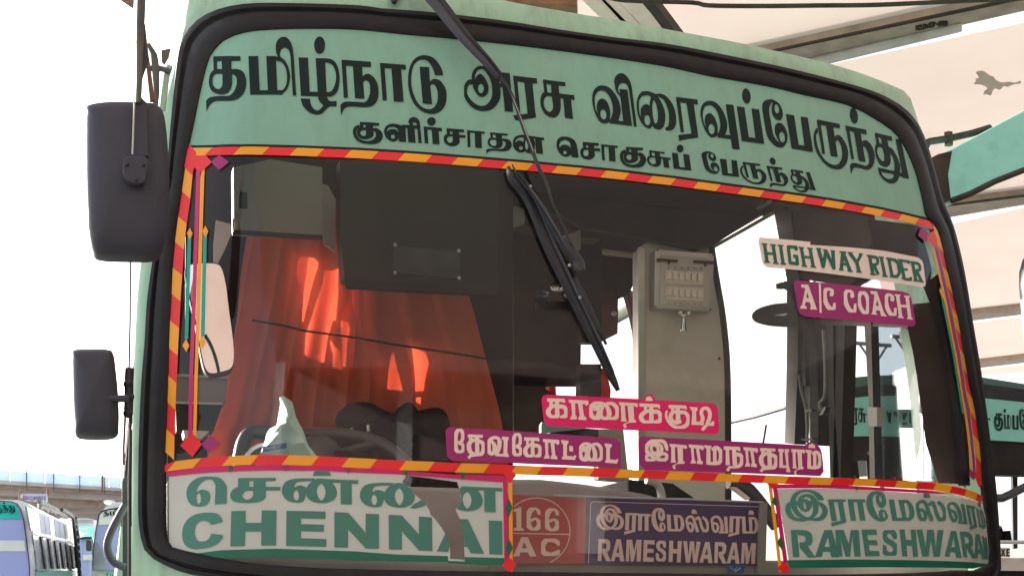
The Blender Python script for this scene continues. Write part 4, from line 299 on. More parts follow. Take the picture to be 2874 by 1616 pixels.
"brd1":["6830 5660 17 -1 30 6 26 9 24 13 9 7 21 22 9 16 8 25 -44 2 -10 -21 -13 -21 -21 -22 -12 -8 -13 -5 -10 -2 -20 0 -23 8 -12 8 -12 13 -10 17 -7 18 0 17 8 0 5 6 5 -24 9 -18 15 -15 14 -7 15 -4 17 0 20 5 15 9 22 27 16 27 0 4 7 0 27 15 22 24 10 19 4 18 0 24 -5 21 -8 18 -7 11 -13 12 -9 5 -30 7 -20 0 -44 -9 -30 8 -15 2 -23 1 -15 -2 -24 -7 -23 -14 -22 -21 -11 -18 -5 -14 -6 -30 0 -20 2 -12 2 -8 9 -16 10 -11 16 -7 3 -27 13 -31 11 -16 10 -10 11 -7 26 -11","7381 5698 28 0 15 5 11 7 10 12 6 12 8 28 2 30 -4 26 -8 14 -17 16 -15 -1 -8 -4 -15 -16 -10 -20 -3 -17 0 -37 4 -16 8 -17 -2 -1 -26 24 -6 11 -3 13 0 39 9 48 13 40 26 51 1 -1 -8 -34 0 -17 12 -32 25 1 8 2 10 9 9 17 6 21 0 16 -3 12 -6 10 -9 7 -11 6 -15 4 -18 1 -16 -4 -20 -12 -21 -18 -17 -21 -10 -20 -8 -24 -6 -30 0 -55 4 -20 9 -22 10 -15 15 -15 17 -9","7778 5713 12 1 15 11 9 17 6 23 -59 -1 -4 -22 1 -7 6 -13 6 -7","8416 5726 11 -1 9 2 9 4 8 7 4 10 0 28 -62 -2 4 -36 6 -9","6839 5728 -6 1 -5 5 -5 17 8 -5 11 -1 9 3 13 13 18 1 -10 -21 -8 -8 -14 -6","7413 5744 -3 3 -3 8 0 22 6 17 6 2 4 -3 3 -9 0 -20 -5 -16 -5 -5","7018 5754 25 -1 116 4 1 5 14 1 124 2 1 28 -23 1 -2 161 -43 0 1 -162 -7 -2 -22 0 -1 7 -3 155 -42 0 2 -171 -23 -1 -1 4 -8 181 -20 3 -107 29 3 -35 75 -15 5 1 2 -5 7 -163 -31 -1 -7 168 -44 0","6826 5772 -4 9 0 24 7 27 6 6 7 -2 -1 -33 -7 -22 -3 -6 -4 -4","7478 5772 43 1 8 156 1 5 43 1 -18 -158 74 1 19 16 9 12 7 14 6 18 6 31 1 31 -3 16 -7 16 -14 16 -15 9 1 5 -150 -3","7742 5780 13 -1 15 6 16 16 11 20 15 50 21 55 7 25 0 7 -3 7 -9 6 -12 0 -9 -8 -5 -20 -15 -43 1 25 -4 18 -9 17 -5 5 -9 6 -22 0 -4 -2 -15 -13 -10 -17 -11 -31 -8 -48 -3 -6 0 -31 9 -16 12 -13 19 -11","8019 5783 29 -1 11 4 17 11 16 20 13 28 10 39 3 24 0 29 -5 21 3 1 17 0 -13 -162 6 -2 32 0 10 171 -1 18 -78 -2 -4 3 -5 0 -4 -3 -13 0 4 -25 10 0 2 -6 2 -20 0 -33 -2 -15 -6 -27 -11 -26 -4 -6 -10 -9 -13 -5 -6 0 -14 6 -13 13 -3 8 3 4 1 13 4 2 10 -1 16 3 12 5 9 8 10 17 5 15 0 29 -5 17 -6 12 -8 8 -9 6 -10 3 -13 -1 -8 -4 -11 -11 -10 -17 -8 -24 -3 -23 -1 -30 -7 -12 0 -21 5 -17 8 -13 17 -15","8186 5789 120 5 55 0 7 164 10 1 31 0 -14 -160 50 -1 21 2 23 25 8 17 8 30 3 22 0 31 -3 15 -8 18 -14 15 -13 8 2 3 -1 2 -142 -2 -8 -177 -2 10 -21 0 -7 176 -5 -1 -115 30 1 -27 2 -7 72 -13 3 1 2 -6 6 -153 -4 -2 -25 0 -1 2 -5 158 -43 -1","6769 5792 12 48 10 19 17 24 16 16 18 10 11 1 12 -6 16 -19 8 -21 2 -12 -1 -53 -10 -1 5 7 -1 8 -18 35 -8 7 -6 3 -6 2 -15 0 -13 -5 -15 -11 -7 -9 -8 -17 -8 -11 -1 -8 2 -2 -9 -4 -1 -2","7832 5792 8 0 6 3 11 13 10 28 17 63 14 30 4 6 8 7 6 -3 6 -14 1 -29 -2 -11 -8 -26 -9 -19 -8 -9 -17 -12 -3 -5 0 -10 2 -4 8 -7 11 1 18 13 12 12 9 14 16 36 0 76 -9 16 -11 10 -42 0 -10 -8 -11 -16 -9 -22 -11 -34 -10 -41 -8 -23 -14 7 -8 0 -6 -3 -4 -5 -1 -11 2 -4 20 -16","6931 5802 0 46 -6 26 -10 19 -25 27 32 -4 11 -5 14 -16 6 -13 5 -18 0 -19 -2 -9 -10 -22 -9 -9","7610 5803 -10 4 0 17 6 110 1 2 9 1 8 -5 7 -14 4 -20 1 -26 -3 -31 -6 -24 -8 -12 -5 -3","6729 5810 0 33 2 11 8 23 12 21 8 8 7 4 38 10 -29 -23 -14 -16 -17 -30","7744 5810 -6 0 -12 5 -7 11 -2 10 3 7 2 14 19 -5 6 1 5 3 6 7 12 7 11 13 -11 -45 -7 -16 -9 -10 -7 -3","8445 5825 -9 4 4 116 1 15 11 0 6 -5 8 -19 3 -20 0 -38 -3 -23 -5 -18 -3 -6 -7 -7","7434 5882 -4 4 -2 7 -1 18 5 22 5 6 3 0 5 -6 2 -8 0 -20 -5 -18 -4 -5","7726 5884 2 13 8 24 7 14 6 6 4 -4 4 -14 0 -11 -3 -15 -11 -14","8006 5885 6 37 10 21 6 5 4 -2 3 -6 3 -11 1 -14 -3 -14 -8 -14 -8 -3 -3 2"],
"brd2":["6713 6046 92 1 19 8 15 15 5 10 3 13 0 29 -4 28 -6 19 -5 8 -22 17 39 96 1 5 -47 0 -46 -90 0 -47 30 -1 6 -2 4 -5 4 -10 1 -24 -3 -13 -5 -6 -8 -3 -28 -1 -4 -23 -2 12 -5 208 -42 0","6915 6049 48 0 1 1 40 247 -48 0 -8 -49 -1 -1 -43 0 -9 46 -44 -1","7030 6053 59 0 24 128 28 -127 57 3 -12 240 -1 2 -44 -1 4 -178 -36 178 -33 0 -15 -178 -5 176 -38 -2","7222 6057 121 4 0 48 -81 -6 -1 50 70 5 0 43 -70 -3 -5 52 79 6 -4 46 -119 -4","7391 6064 60 0 6 4 8 9 6 13 0 52 -4 3 -13 0 -10 -7 -5 -10 -7 -24 -4 -5 -7 -2 -7 1 -8 7 -4 8 0 12 6 16 40 27 13 14 10 14 0 75 -10 16 -11 10 -70 0 -18 -16 -5 -8 0 -67 6 -3 14 0 9 7 4 10 3 31 5 8 10 7 12 -1 7 -3 4 -5 4 -8 4 -14 -1 -12 -9 -14 -12 -12 -32 -20 -14 -16 -8 -18 -3 -14 0 -20 3 -12 11 -18","7508 6065 45 0 -2 90 37 4 13 -1 2 -89 45 0 -14 241 -42 -4 5 -96 -46 -4 -2 0 -1 5 -5 93 -44 -2","7664 6071 42 0 1 2 16 156 17 -156 47 0 9 154 19 -152 43 2 -38 232 -1 2 -44 -1 -12 -151 -24 150 -45 0","7911 6079 47 1 1 2 33 228 0 7 -46 -1 -7 -48 -9 -1 -35 0 -8 44 -43 -2","8020 6080 67 0 21 2 7 2 14 8 12 14 5 12 2 14 -1 26 -4 25 -9 22 -7 8 -16 9 38 98 -45 0 -41 -82 -2 -5 1 -45 4 -1 24 0 4 -1 5 -5 5 -15 0 -22 -3 -10 -7 -6 -8 -2 -23 -1 -4 -22 -2 10 -6 200 -1 2 -40 -2","8215 6086 47 1 35 236 -45 -1 -2 -2 -6 -45 -5 -1 -37 0 -9 44 -42 -2","8324 6088 44 0 12 1 22 122 27 -120 53 4 -13 229 -1 2 -35 0 -6 -2 5 -169 -36 169 -30 -1 -13 -171 -6 168 -11 1 -25 -3","6937 6110 -23 88 1 4 32 -1","7931 6139 -23 79 0 7 32 0 -7 -82","8235 6147 -22 85 31 -1 -7 -84"],
"brdline":["6655 5623 1883 59 3 3 -19 654 -7 0 0 -30 17 -620 -1868 -59 -7 0 -19 9 -7 21 -26 657 -2 7 -6 -1 26 -658 8 -30"],
"n166":["5848 5684 1 240 26 5 0 26 -112 -4 0 -26 30 -5 1 -3 -3 -179 -28 4 0 -27","5953 5693 64 0 4 1 17 12 25 27 0 40 -6 3 -9 1 -10 -4 -7 -7 -18 -43 -2 -3 -4 0 -10 4 -16 14 -10 14 -10 20 -7 25 -2 27 40 -16 10 -2 13 0 7 3 18 10 23 22 0 87 -10 10 -9 6 -19 8 -58 0 -16 -6 -22 -11 -22 -20 0 -171 9 -17 12 -16 13 -11","6159 5701 68 1 18 12 25 27 0 40 -7 3 -10 0 -8 -2 -8 -8 -17 -44 -5 -2 -11 4 -17 14 -9 12 -11 22 -7 24 -1 28 38 -16 13 -2 10 0 9 3 18 10 23 22 0 86 -10 10 -9 7 -21 8 -55 0 -19 -6 -16 -9 -15 -11 -11 -11 0 -172 8 -16 14 -18 11 -9","6004 5833 -6 1 -33 19 -11 1 4 23 8 23 8 15 11 10 9 -4 11 -12 13 -17 6 -15 -2 -14 -4 -13 -7 -12","6209 5841 -38 20 -11 1 4 24 9 22 8 14 10 10 8 -2 12 -12 13 -18 6 -14 0 -11 -6 -18 -7 -12 -5 -4"],
"nAC":["5849 6025 70 0 100 217 -77 0 -19 -46 -85 0 -13 44 -70 2","6114 6041 124 0 13 7 29 23 0 48 -2 1 -8 2 -12 -2 -38 -28 -13 -7 -25 -5 -24 -1 -12 5 -12 13 -13 23 -5 17 1 21 9 20 16 11 24 7 12 2 13 -2 14 -4 56 -25 9 -1 8 2 2 1 -1 48 -43 19 -129 0 -19 -12 -12 -12 -6 -8 0 -124 22 -24","5881 6080 -28 69 59 1"],
"ring":["6006 5582 51 1 43 7 36 9 35 13 20 10 19 10 33 22 30 25 28 28 26 31 21 33 20 37 14 37 9 37 6 37 3 35 -2 42 -7 46 -9 37 -16 41 -17 31 -22 35 -22 26 -36 37 -26 22 -33 22 -35 18 -5 -10 35 -18 33 -22 26 -22 31 -32 22 -26 23 -36 19 -36 12 -32 9 -36 6 -36 0 -5 -628 -12 1 -10 628 10 2 -35 -3 -34 -6 -36 -9 -36 -12 -32 -19 -36 -23 -36 -21 -25 -33 -33 -26 -22 -30 -20 -38 -20 -38 -14 -36 -9 -37 -6 -54 -1 -31 2 -31 5 -36 9 -38 14 -33 18 -33 21 -29 25 -2 0 -5 -5 -2 -3 29 -24 36 -23 35 -19 37 -14 36 -9 44 -7"],
"hwy":["8535 2740 64 5 1 1 -2 17 -9 0 -1 3 11 74 3 2 44 4 10 -1 -12 -76 -15 -2 1 -17 2 -1 64 6 -2 17 -9 1 -1 2 28 181 5 4 11 1 -2 18 -66 -8 2 -18 11 1 -12 -78 -5 -2 -52 -4 10 71 2 5 14 2 -2 18 -65 -8 2 -18 10 1 0 -2 -26 -175 -1 -4 -15 -2","8713 2757 9 0 57 5 -2 18 -9 0 -1 3 27 180 2 4 14 1 -2 19 -63 -7 -3 -2 2 -17 11 0 -27 -180 -1 -4 -2 -1 -10 0 -3 -2","8831 2763 91 5 7 3 6 7 7 43 -36 5 -2 -2 -2 -19 -1 -1 -45 -2 -1 6 15 136 18 4 27 2 -5 -44 -24 -4 4 -36 39 4 7 2 6 5 4 9 9 82 -1 11 -7 10 -11 3 -82 -11 -10 -3 -8 -9 -21 -184 0 -7 3 -7 6 -5","8947 2780 62 5 2 1 -2 17 -9 0 -1 1 13 75 4 3 57 4 -13 -77 -15 -2 2 -18 62 6 -1 18 -9 0 -1 1 32 181 2 4 14 2 -2 18 -63 -8 1 -16 2 -1 8 0 0 -5 -13 -73 -10 -2 -51 -4 13 79 15 2 -2 18 -63 -7 2 -18 10 1 0 -2 -31 -179 -1 -4 -15 -2","9145 2792 59 6 1 1 -1 15 -10 0 27 97 14 -86 -15 -3 2 -15 2 -1 20 4 15 -1 10 5 50 105 -5 -70 0 -13 2 -1 -10 -2 2 -16 51 8 -1 13 -1 3 -4 0 0 5 11 177 -3 7 -5 6 -7 3 -8 0 -7 -3 -6 -6 -64 -136 -20 115 -7 10 -6 3 -13 -1 -9 -7 -3 -6 -53 -195 5 -3 -15 -2","9406 2829 77 5 -1 20 -11 0 70 182 0 3 -12 4 26 3 -2 19 -59 -7 2 -18 4 -2 -18 -46 -32 -3 -4 42 8 1 -1 16 -1 3 -53 -7 2 -18 6 1 1 -7 16 -162 0 -7 -20 -2","9499 2836 56 7 -2 18 47 64 29 -56 -8 -2 3 -16 46 6 -2 17 -17 -2 11 6 -42 79 24 94 -6 2 19 4 -3 18 -61 -10 2 -17 9 1 0 -4 -20 -78 -75 -103 -1 -2 10 -7 -21 -3","9711 2869 11 0 45 4 8 1 1 2 34 4 18 9 13 14 3 -16 60 6 -1 17 -10 1 38 186 2 5 14 1 -2 19 -61 -8 2 -18 9 1 0 -3 -38 -186 -1 -1 -14 -1 5 9 4 17 0 19 -4 17 -6 11 -7 8 -19 9 41 90 -31 15 -38 -82 10 61 15 3 -2 17 -7 1 -56 -8 2 -17 10 0 -33 -184 -1 -4 -15 -2","9927 2898 56 5 11 4 38 5 3 1 20 20 1 -2 2 -16 58 5 3 4 66 7 10 8 51 4 6 1 1 2 18 2 16 5 8 5 12 12 11 21 5 20 0 19 -4 12 -8 10 -19 7 46 100 -7 4 19 5 -3 15 -53 -11 -7 1 -57 -8 2 -18 10 0 -38 -189 -10 0 -1 8 -1 3 -2 1 -25 -3 0 -10 -48 -6 -7 0 15 69 45 6 -2 22 -1 2 -29 -4 -7 0 16 78 4 3 36 4 1 -13 28 -2 1 2 1 34 -6 9 -5 2 -7 0 -74 -9 0 -8 -1 -1 -23 -2 -2 -2 2 -17 9 1 0 -3 -22 -103 6 41 0 10 -26 49 -5 6 -8 3 -58 1 -1 -3 -3 -1 -28 -3 1 -19 9 1 0 -4 -35 -180 -1 -2 -15 -2","9766 2909 10 55 2 2 15 -1 21 -5 3 -9 1 -13 -2 -10 -4 -8 -5 -5 -7 -3","9456 2925 -3 38 18 2 -1 -6","10056 2934 18 17 -3 -16","9980 2939 30 154 2 2 33 -1 16 -31 -15 -92 -27 -27 -32 -5","10244 2977 10 53 37 -3 1 -3 -1 -12 -3 -11 -7 -13 -7 -6 -6 -2","10264 3079 14 71 2 3 19 3 -3 -9"],
"acc":["9173 3189 20 2 3 1 11 309 -1 21 -24 -2","8977 3204 67 1 13 1 81 232 18 47 -81 -4 11 -35 -15 -44 -2 -1 -35 -4 -6 0 -11 41 21 12 2 25 -75 -2 7 -30 15 -10 37 -190 -47 -9","9248 3239 51 0 29 16 9 7 5 8 2 6 0 19 -3 11 -1 13 -6 10 -5 4 -7 3 -11 0 -8 -4 -5 -6 -4 -9 0 -9 5 -12 10 -16 -10 -5 -12 -4 -13 -1 -2 3 -7 21 -2 25 4 39 9 35 16 31 19 25 8 4 12 -3 2 -30 2 -5 7 -7 13 -2 8 4 0 67 -11 11 -76 -1 -10 -11 -15 -20 -19 -35 -7 -19 0 -136 8 -13","9477 3260 49 0 24 13 10 9 4 8 8 42 -4 12 -7 7 -10 4 -7 0 -8 -3 -6 -6 -5 -10 0 -11 5 -27 -6 -3 -15 -4 -7 0 -3 3 -4 11 -3 18 0 23 7 43 12 37 22 39 14 16 12 1 4 -4 2 -41 1 -8 3 -6 5 -5 9 -3 7 1 6 3 0 86 -10 11 -73 0 -14 -14 -11 -14 -24 -42 -10 -26 0 -134 10 -15","9751 3276 12 0 62 4 78 235 37 45 -69 -5 -10 -48 -5 -13 -32 -4 -4 0 -1 2 -8 25 22 24 -73 -5 14 -28 23 -191 -42 -13","9626 3279 68 0 17 15 6 8 9 15 9 20 1 178 -5 10 -8 9 -56 0 -3 -2 -10 -11 -15 -21 -22 -44 -6 -19 0 -123 11 -18 0 -10","9045 3291 -12 61 32 3","9935 3302 42 0 24 14 7 7 4 8 9 36 -1 8 -5 9 -13 8 -10 0 -9 -4 -5 -6 -4 -9 0 -12 4 -22 -13 -6 -8 0 -5 11 -3 17 1 34 6 35 9 31 17 36 7 11 9 11 13 1 4 -2 -1 -41 3 -7 10 -7 8 0 10 5 0 76 -10 9 -69 0 -13 -14 -12 -17 -19 -38 -10 -29 0 -126 11 -17","10023 3311 62 5 3 1 -1 17 -10 0 0 6 12 83 1 3 6 1 57 5 -11 -87 -15 -2 1 -18 63 5 3 1 -2 17 -10 0 0 5 29 220 1 4 15 1 -3 19 -65 -8 2 -18 10 1 1 -2 -14 -106 -2 -1 -62 -7 15 106 15 2 -2 18 -65 -7 2 -18 9 1 1 -4 -32 -223 -15 -2","9661 3314 -10 16 -5 14 -1 26 4 40 9 33 13 27 13 20 11 11 6 -22 3 -33 0 -40 -3 -30 -7 -26 -10 -20 -12 -14 -3 -2","9827 3374 -16 64 34 5 -16 -67"],
"far1":["9501 4547 8 1 9 7 8 12 8 19 8 42 0 53 -5 28 -13 29 -8 10 -6 4 -9 3 -8 0 -10 -4 -7 -7 -11 -19 -8 -28 -1 -31 2 -21 4 -18 6 -8 8 -2 0 -26 5 -21 10 -17","9501 4559 -6 6 -5 11 -4 28 4 -10 5 -8 5 2 3 8 6 21 3 20 3 5 -3 32 -4 9 -6 7 -7 1 -6 -5 -5 -8 -4 -17 -4 -29 -7 19 -2 19 1 21 7 22 11 20 7 6 4 -1 4 -3 7 -18 6 -23 2 -25 0 -39 -2 -23 -7 -34","9568 4574 59 3 1 20 0 5 -12 0 5 133 1 7 0 19 -51 21 -5 -23 35 -13 1 -7 -6 -138 -17 -1 5 143 -9 1 0 -2","9542 4576 18 3 2 179 -18 -1","9639 4576 57 7 0 17 -18 -2 2 36 38 4 0 21 -9 -1 5 85 -21 -4 -4 -84 -6 -1 -1 50 -3 18 -6 13 -7 6 -8 0 -12 -10 -6 -9 -6 -19 -3 -26 3 -28 3 -12 5 -4","9648 4595 2 36 -3 1 13 1 -1 -37","9496 4632 -5 8 -2 14 1 13 2 8 3 1 4 -5 3 -12 -1 -20 -2 -6","9723 4647 24 -1 1 16 -25 0","9650 4648 -4 4 -4 9 -2 26 5 21 6 9 4 1 5 -7 3 -8 1 -19 -4 -35"],
"far2":["11276 4587 5 1 5 4 5 13 -2 16 -6 8 -4 2 -6 -1 -5 -5 -4 -6 -1 -10 1 -8 3 -8 5 -4","11466 4587 4 0 8 3 8 6 7 7 6 15 5 27 -2 22 -6 17 -6 4 -9 -4 -5 -6 -5 -10 -4 -19 1 -23 5 -23 -6 4 -5 12 -3 19 0 25 7 84 4 24 8 17 12 13 -13 -36 -3 -22 2 -27 4 -9 8 -8 9 1 8 10 6 17 4 23 0 25 -5 21 -10 20 -5 4 -6 2 -9 -1 -7 -4 -8 -8 -9 -14 -8 -22 -6 -41 -6 -87 1 -26 3 -9 5 -9 12 -10","11483 4609 -5 8 -1 20 3 12 5 5 3 -3 2 -4 2 -20 -4 -16 -3 -2","11178 4635 69 3 0 23 -21 2 0 27 7 -5 5 0 7 7 7 13 9 32 0 36 -5 26 -6 17 -12 13 -13 7 -12 0 -12 -1 -14 -7 -15 -19 -10 -27 -6 -37 0 -41 5 -23 6 -10 6 -7 4 2 1 4 1 15 -2 6 3 -2","11267 4652 19 0 4 141 16 1 -4 -141 19 1 0 1 11 5 7 11 5 14 4 20 2 42 -4 38 -3 11 -7 12 -1 5 -63 -2","11360 4656 27 3 2 137 3 0 16 0 0 -135 22 1 3 160 -25 -1 -2 -1 -42 -3","11191 4659 1 25 7 2 0 -26","11322 4673 3 121 10 1 4 -8 4 -18 1 -22 -1 -31 -2 -15 -5 -16 -7 -10","11072 4690 42 4 0 19 -42 -5","11174 4696 -4 6 -2 19 0 30 5 26 6 14 11 12 11 5 9 0 7 -3 7 -7 10 -21 3 -22 0 -18 -2 -14 -7 -10 -1 -5 2 57 -5 1 -6 14 -11 10 -9 4 -9 -2 -6 -5 -4 -6 -7 -22 -2 -40","11191 4710 -4 3 -4 10 -1 19 4 15 5 5 5 1 4 -5 2 -7 0 -41","11496 4742 -3 3 -3 6 -2 21 4 17 3 5 3 1 4 -3 2 -5 3 -22 -4 -18 -4 -5"],
"lb1":["51 5630 3 0 4 3 4 11 -1 11 -6 6 -4 0 -3 -4 -4 -11 1 -10","33 5668 47 3 0 10 -13 -1 2 16 5 -3 4 0 8 4 6 9 4 13 -3 19 -8 10 -6 3 -21 -2 -10 1 -4 4 -4 11 -3 -17 4 -5 13 -2 20 3 7 -4 2 -11 -5 -19 -4 -5 -4 0 4 31 -15 -1 -8 -57 -9 -1 5 54 0 3 -5 0","-54 5670 63 2 1 8 -19 1 4 19 7 -5 10 2 10 10 7 11 2 11 -2 14 -3 9 -8 8 -8 5 -8 2 -19 0 -15 -6 -21 -18 -7 -14 -4 -15 2 -16 7 -11 3 1 1 8 -5 5 -1 9 4 17 9 15 14 12 14 5 10 0 9 -3 9 -11 3 -17 -5 -16 -5 -5 -3 -1 -5 5 5 30 -19 0 -11 -61 -15 -1 10 59 0 1 -8 1","104 5670 41 4 0 7 -12 0 2 12 9 4 9 11 6 17 0 15 4 0 0 -2 -10 -62 13 1 14 72 -24 -3 -3 8 -5 4 -10 5 -13 -2 -15 -10 -4 -7 -1 -8 40 3 2 -16 -3 -10 -7 -9 1 16 -6 10 -6 3 -6 0 -6 -2 -5 -5 -5 -7 -3 -10 1 -11 4 -7","111 5678 2 10 6 1 0 -9 -4 -2","112 5696 -5 6 0 8 4 8 4 4 5 1 3 -7 -2 -17 -5 -3","112 5744 6 8 10 3 10 -2 5 -8"],
"lb2":["1297 5711 9 1 10 9 4 16 5 44 -7 0 -6 -51 -4 -4 -7 -2 -7 3 -2 7 13 8 7 11 0 12 -6 10 -8 5 0 1 -64 3 -4 -46 19 -1 4 41 15 -1 -3 -41 23 0 -4 -9 1 -8 3 -5","1209 5739 4 0 1 5 -15 1 0 10 14 0 8 4 3 8 0 8 -3 7 -7 7 -10 4 -32 4 -8 6 -3 7 -2 -13 3 -3 9 -3 26 -3 8 -6 4 -11 -2 -7 -6 -3 -1 16 -6 7 -10 4 -16 -4 -4 -6 -1 -9 4 -8 4 -2 -2 -17","1285 5741 2 35 11 0 6 -5 2 -5 1 -9 -2 -6 -9 -9","1179 5747 -4 0 1 10 8 -1 -1 -9","1180 5762 -7 2 -4 5 1 8 4 4 7 0 4 -5 0 -14"],
"ban":["267 5557 7 1 4 8 1 12 -4 10 3 3 2 8 -2 9 -9 5 -3 -1 -6 -4 -4 -12 2 -26 4 -9","269 5564 -3 8 0 13 4 -2 2 -4 0 -9","303 5566 7 1 0 7 -9 -1 0 7 6 0 6 4 3 7 0 10 -5 7 -7 2 -3 -3 -7 4 -5 0 -6 -5 -2 -5 1 -9 5 -8 -1 -10 -3 0 0 -6","446 5567 10 0 0 7 -7 0 0 3 8 4 3 5 2 8 -1 9 -2 6 -4 4 -18 3 -4 5 -3 -3 4 -7 -4 -6 -3 -11 1 -7 4 -6 0 -7 -2 0 0 -6","323 5568 16 0 1 7 -3 4 -2 -3 -3 0 2 23 0 3 3 2 0 7 -9 0 2 -10 -3 -24 -3 -2 0 25 2 10 -8 2 2 -11 -1 -25 -3 -2 0 -6","480 5568 5 0 0 6 -2 3 -2 -3 -6 0 5 1 1 28 2 3 1 4 -11 4 -2 3 1 7 -2 1 -2 -7 7 -9 -2 -33 -3 -1 0 25 2 10 -7 1 0 -33 -1 -3 -2 -1 0 -6","512 5568 7 -1 1 7 -3 2 -3 -2 -8 0 7 1 1 29 3 2 0 4 -12 3 -4 4 2 7 -4 1 -3 -7 10 -9 -2 -33 -1 -1 -4 0 1 25 3 10 -10 1 0 -36 -3 -1 0 -6","369 5568 11 1 0 5 3 -4 6 -1 6 5 3 7 1 10 -3 13 -4 5 -10 3 -10 -1 0 -35 -3 -3","341 5569 13 0 0 7 -3 2 0 27 3 0 5 0 -3 -36 11 0 -1 5 -2 2 0 28 5 16 -12 0 2 -9 -17 0 2 -33 -4 -4","400 5569 13 0 0 7 -3 2 0 27 3 0 5 0 -4 -36 12 0 0 5 -3 2 0 28 5 16 -11 0 1 -9 -18 0 2 -33 -3 -4","292 5574 0 6 3 0 0 -6","437 5574 0 3 5 -1 0 -2","379 5575 -1 29 3 1 1 -26","388 5578 0 25 3 -12","441 5583 -5 7 0 8 3 7 4 2 -1 -24","450 5586 1 21 2 -8 0 -9","294 5586 -5 9 1 6 2 4 3 -2","301 5587 2 18 4 -4 1 -10 -2 -4","266 5592 0 9 3 4 3 -3 1 -4 -2 -5"]}
LET = {}
for _k, _v in LETR.items():
    LET[_k] = []
    for _p in _v:
        _a = list(map(int, _p.split())); _x = np.cumsum(_a[0::2])/4; _y = np.cumsum(_a[1::2])/4; LET[_k].append(list(zip(_x, _y)))

# ================================================================== SETTING
def struct(o): o['kind'] = 'structure'; return o
def ground_sheet(name, x0, x1, y0, y1, z, m, n=1):
    V = [(x0, y0, z), (x1, y0, z), (x1, y1, z), (x0, y1, z)]; return struct(mesh(name, V, [(0, 1, 2, 3)], m))
ground_sheet('ground', -900, 900, -400, 1500, 0.0, M['kerb'])
ground_sheet('road', -16, 14, -14, 40, 0.004, M['ground'])
struct(prism_pts('pavement', [(-18, -16, 0.004), (16, -16, 0.004), (16, -8, 0.004), (-18, -8, 0.004)], (0, 0, 0.14), M['kerb']))

# flyover far behind on the left, carried by piers
FY = 46.0
fl = thing('flyover', 'long concrete flyover with blue barrier panels crossing behind the parked buses', 'flyover', (-20, FY, 0))
def fslab(name, s, dep, m, Y=FY, parent=fl, bevel=0): return slab(name, 'N4', s, Y, dep, m, parent, bevel)
def fband(name, ya0, yb0, ya1, yb1, m, Y, dep, x0=-1400, x1=2300):
    # a beam between two sloping lines: (x=0 -> ya, x=1570 -> yb)
    def y(a, b, x): return a+(b-a)*x/1570
    return fslab(name, '%g,%g %g,%g %g,%g %g,%g' % (x0, y(ya0, yb0, x0), x1, y(ya0, yb0, x1), x1, y(ya1, yb1, x1), x0, y(ya1, yb1, x0)), dep, m, Y)
fband('deck_edge', 215, 315, 262, 350, M['conc'], FY, 6)
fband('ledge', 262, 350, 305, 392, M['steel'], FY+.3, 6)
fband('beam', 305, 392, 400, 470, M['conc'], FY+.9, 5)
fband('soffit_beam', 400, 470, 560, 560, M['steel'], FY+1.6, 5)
for k, (a, b) in enumerate([(560, 560), (620, 640)]): fband('girder', a, b, a+70, b+55, M['conc'], FY+2.5+k, 2)
xs = [-1400, -1100, -780, -450, -110, 130, 340, 580, 690, 1025, 1320, 1400, 1560, 1700, 1900, 2100]
for a, b in zip(xs, xs[1:]):
    y = lambda x, t: (85 if t else 213)+(100)*x/1570
    fslab('barrier_panel', '%g,%g %g,%g %g,%g %g,%g' % (a+4, y(a, 1), b-4, y(b, 1), b-4, y(b, 0), a+4, y(a, 0)), 0.12, M['barrier'], FY+.05)
for x in (-780, -110, 340, 690, 1025, 1345, 1700, 2050):
    y0 = 85+100*x/1570; fslab('post', '%g,%g %g,%g %g,%g %g,%g' % (x-6, y0-6, x+6, y0-6, x+6, y0+215, x-6, y0+215), 0.2, M['pole'], FY-.25)
fslab('drain_pipe', '1304,150 1332,140 1330,360 1306,362', 0.35, M['brown'], FY-.7)
for x in (-1000, 250, 620, 1500, 2200):
    p = atY(K('N4', '%g,600' % x), FY+3)[0]; tube('pier', [(p[0], FY+3.5, 0), (p[0], FY+3.5, p[2])], 0.7 if x not in (250, 620, 1500) else .09, M['conc'] if x not in (250, 620, 1500) else M['brown'], fl, 14)
# grey wall under the flyover
wl = slab('boundary_wall', 'N4', '-1600,545 2300,545 2300,1900 -1600,1900', FY+5, 0.3, M['conc']); tag(wl, 'long plain grey wall under the flyover behind the buses', 'wall')
bn = thing('banner', 'white banner with a Tamil town name hung above the far left bus', 'banner', tuple(atY(K('N4', '440,500'), 30)[0]))
slab('cloth', 'N4', '262,400 610,408 615,495 345,480 262,440', 30, 0.03, M['banner'], bn)
slab('edge_strip', 'N4', '262,392 608,392 608,410 262,402', 29.97, 0.03, M['bglass'], bn)
decal_plane('lettering', LET['ban'], (0, 29.96, 0), (0, -1, 0), 0.0, M['navy'], bn)
for a in ('262,392', '612,392'):
    p = atY(K('N4', a), 30)[0]; q = atY(K('N4', a.replace('392', '320')), 30)[0]; tube('pole', [(p[0], 30.1, 0), (q[0], 30.1, q[2])], .035, M['brown'], bn, 6)

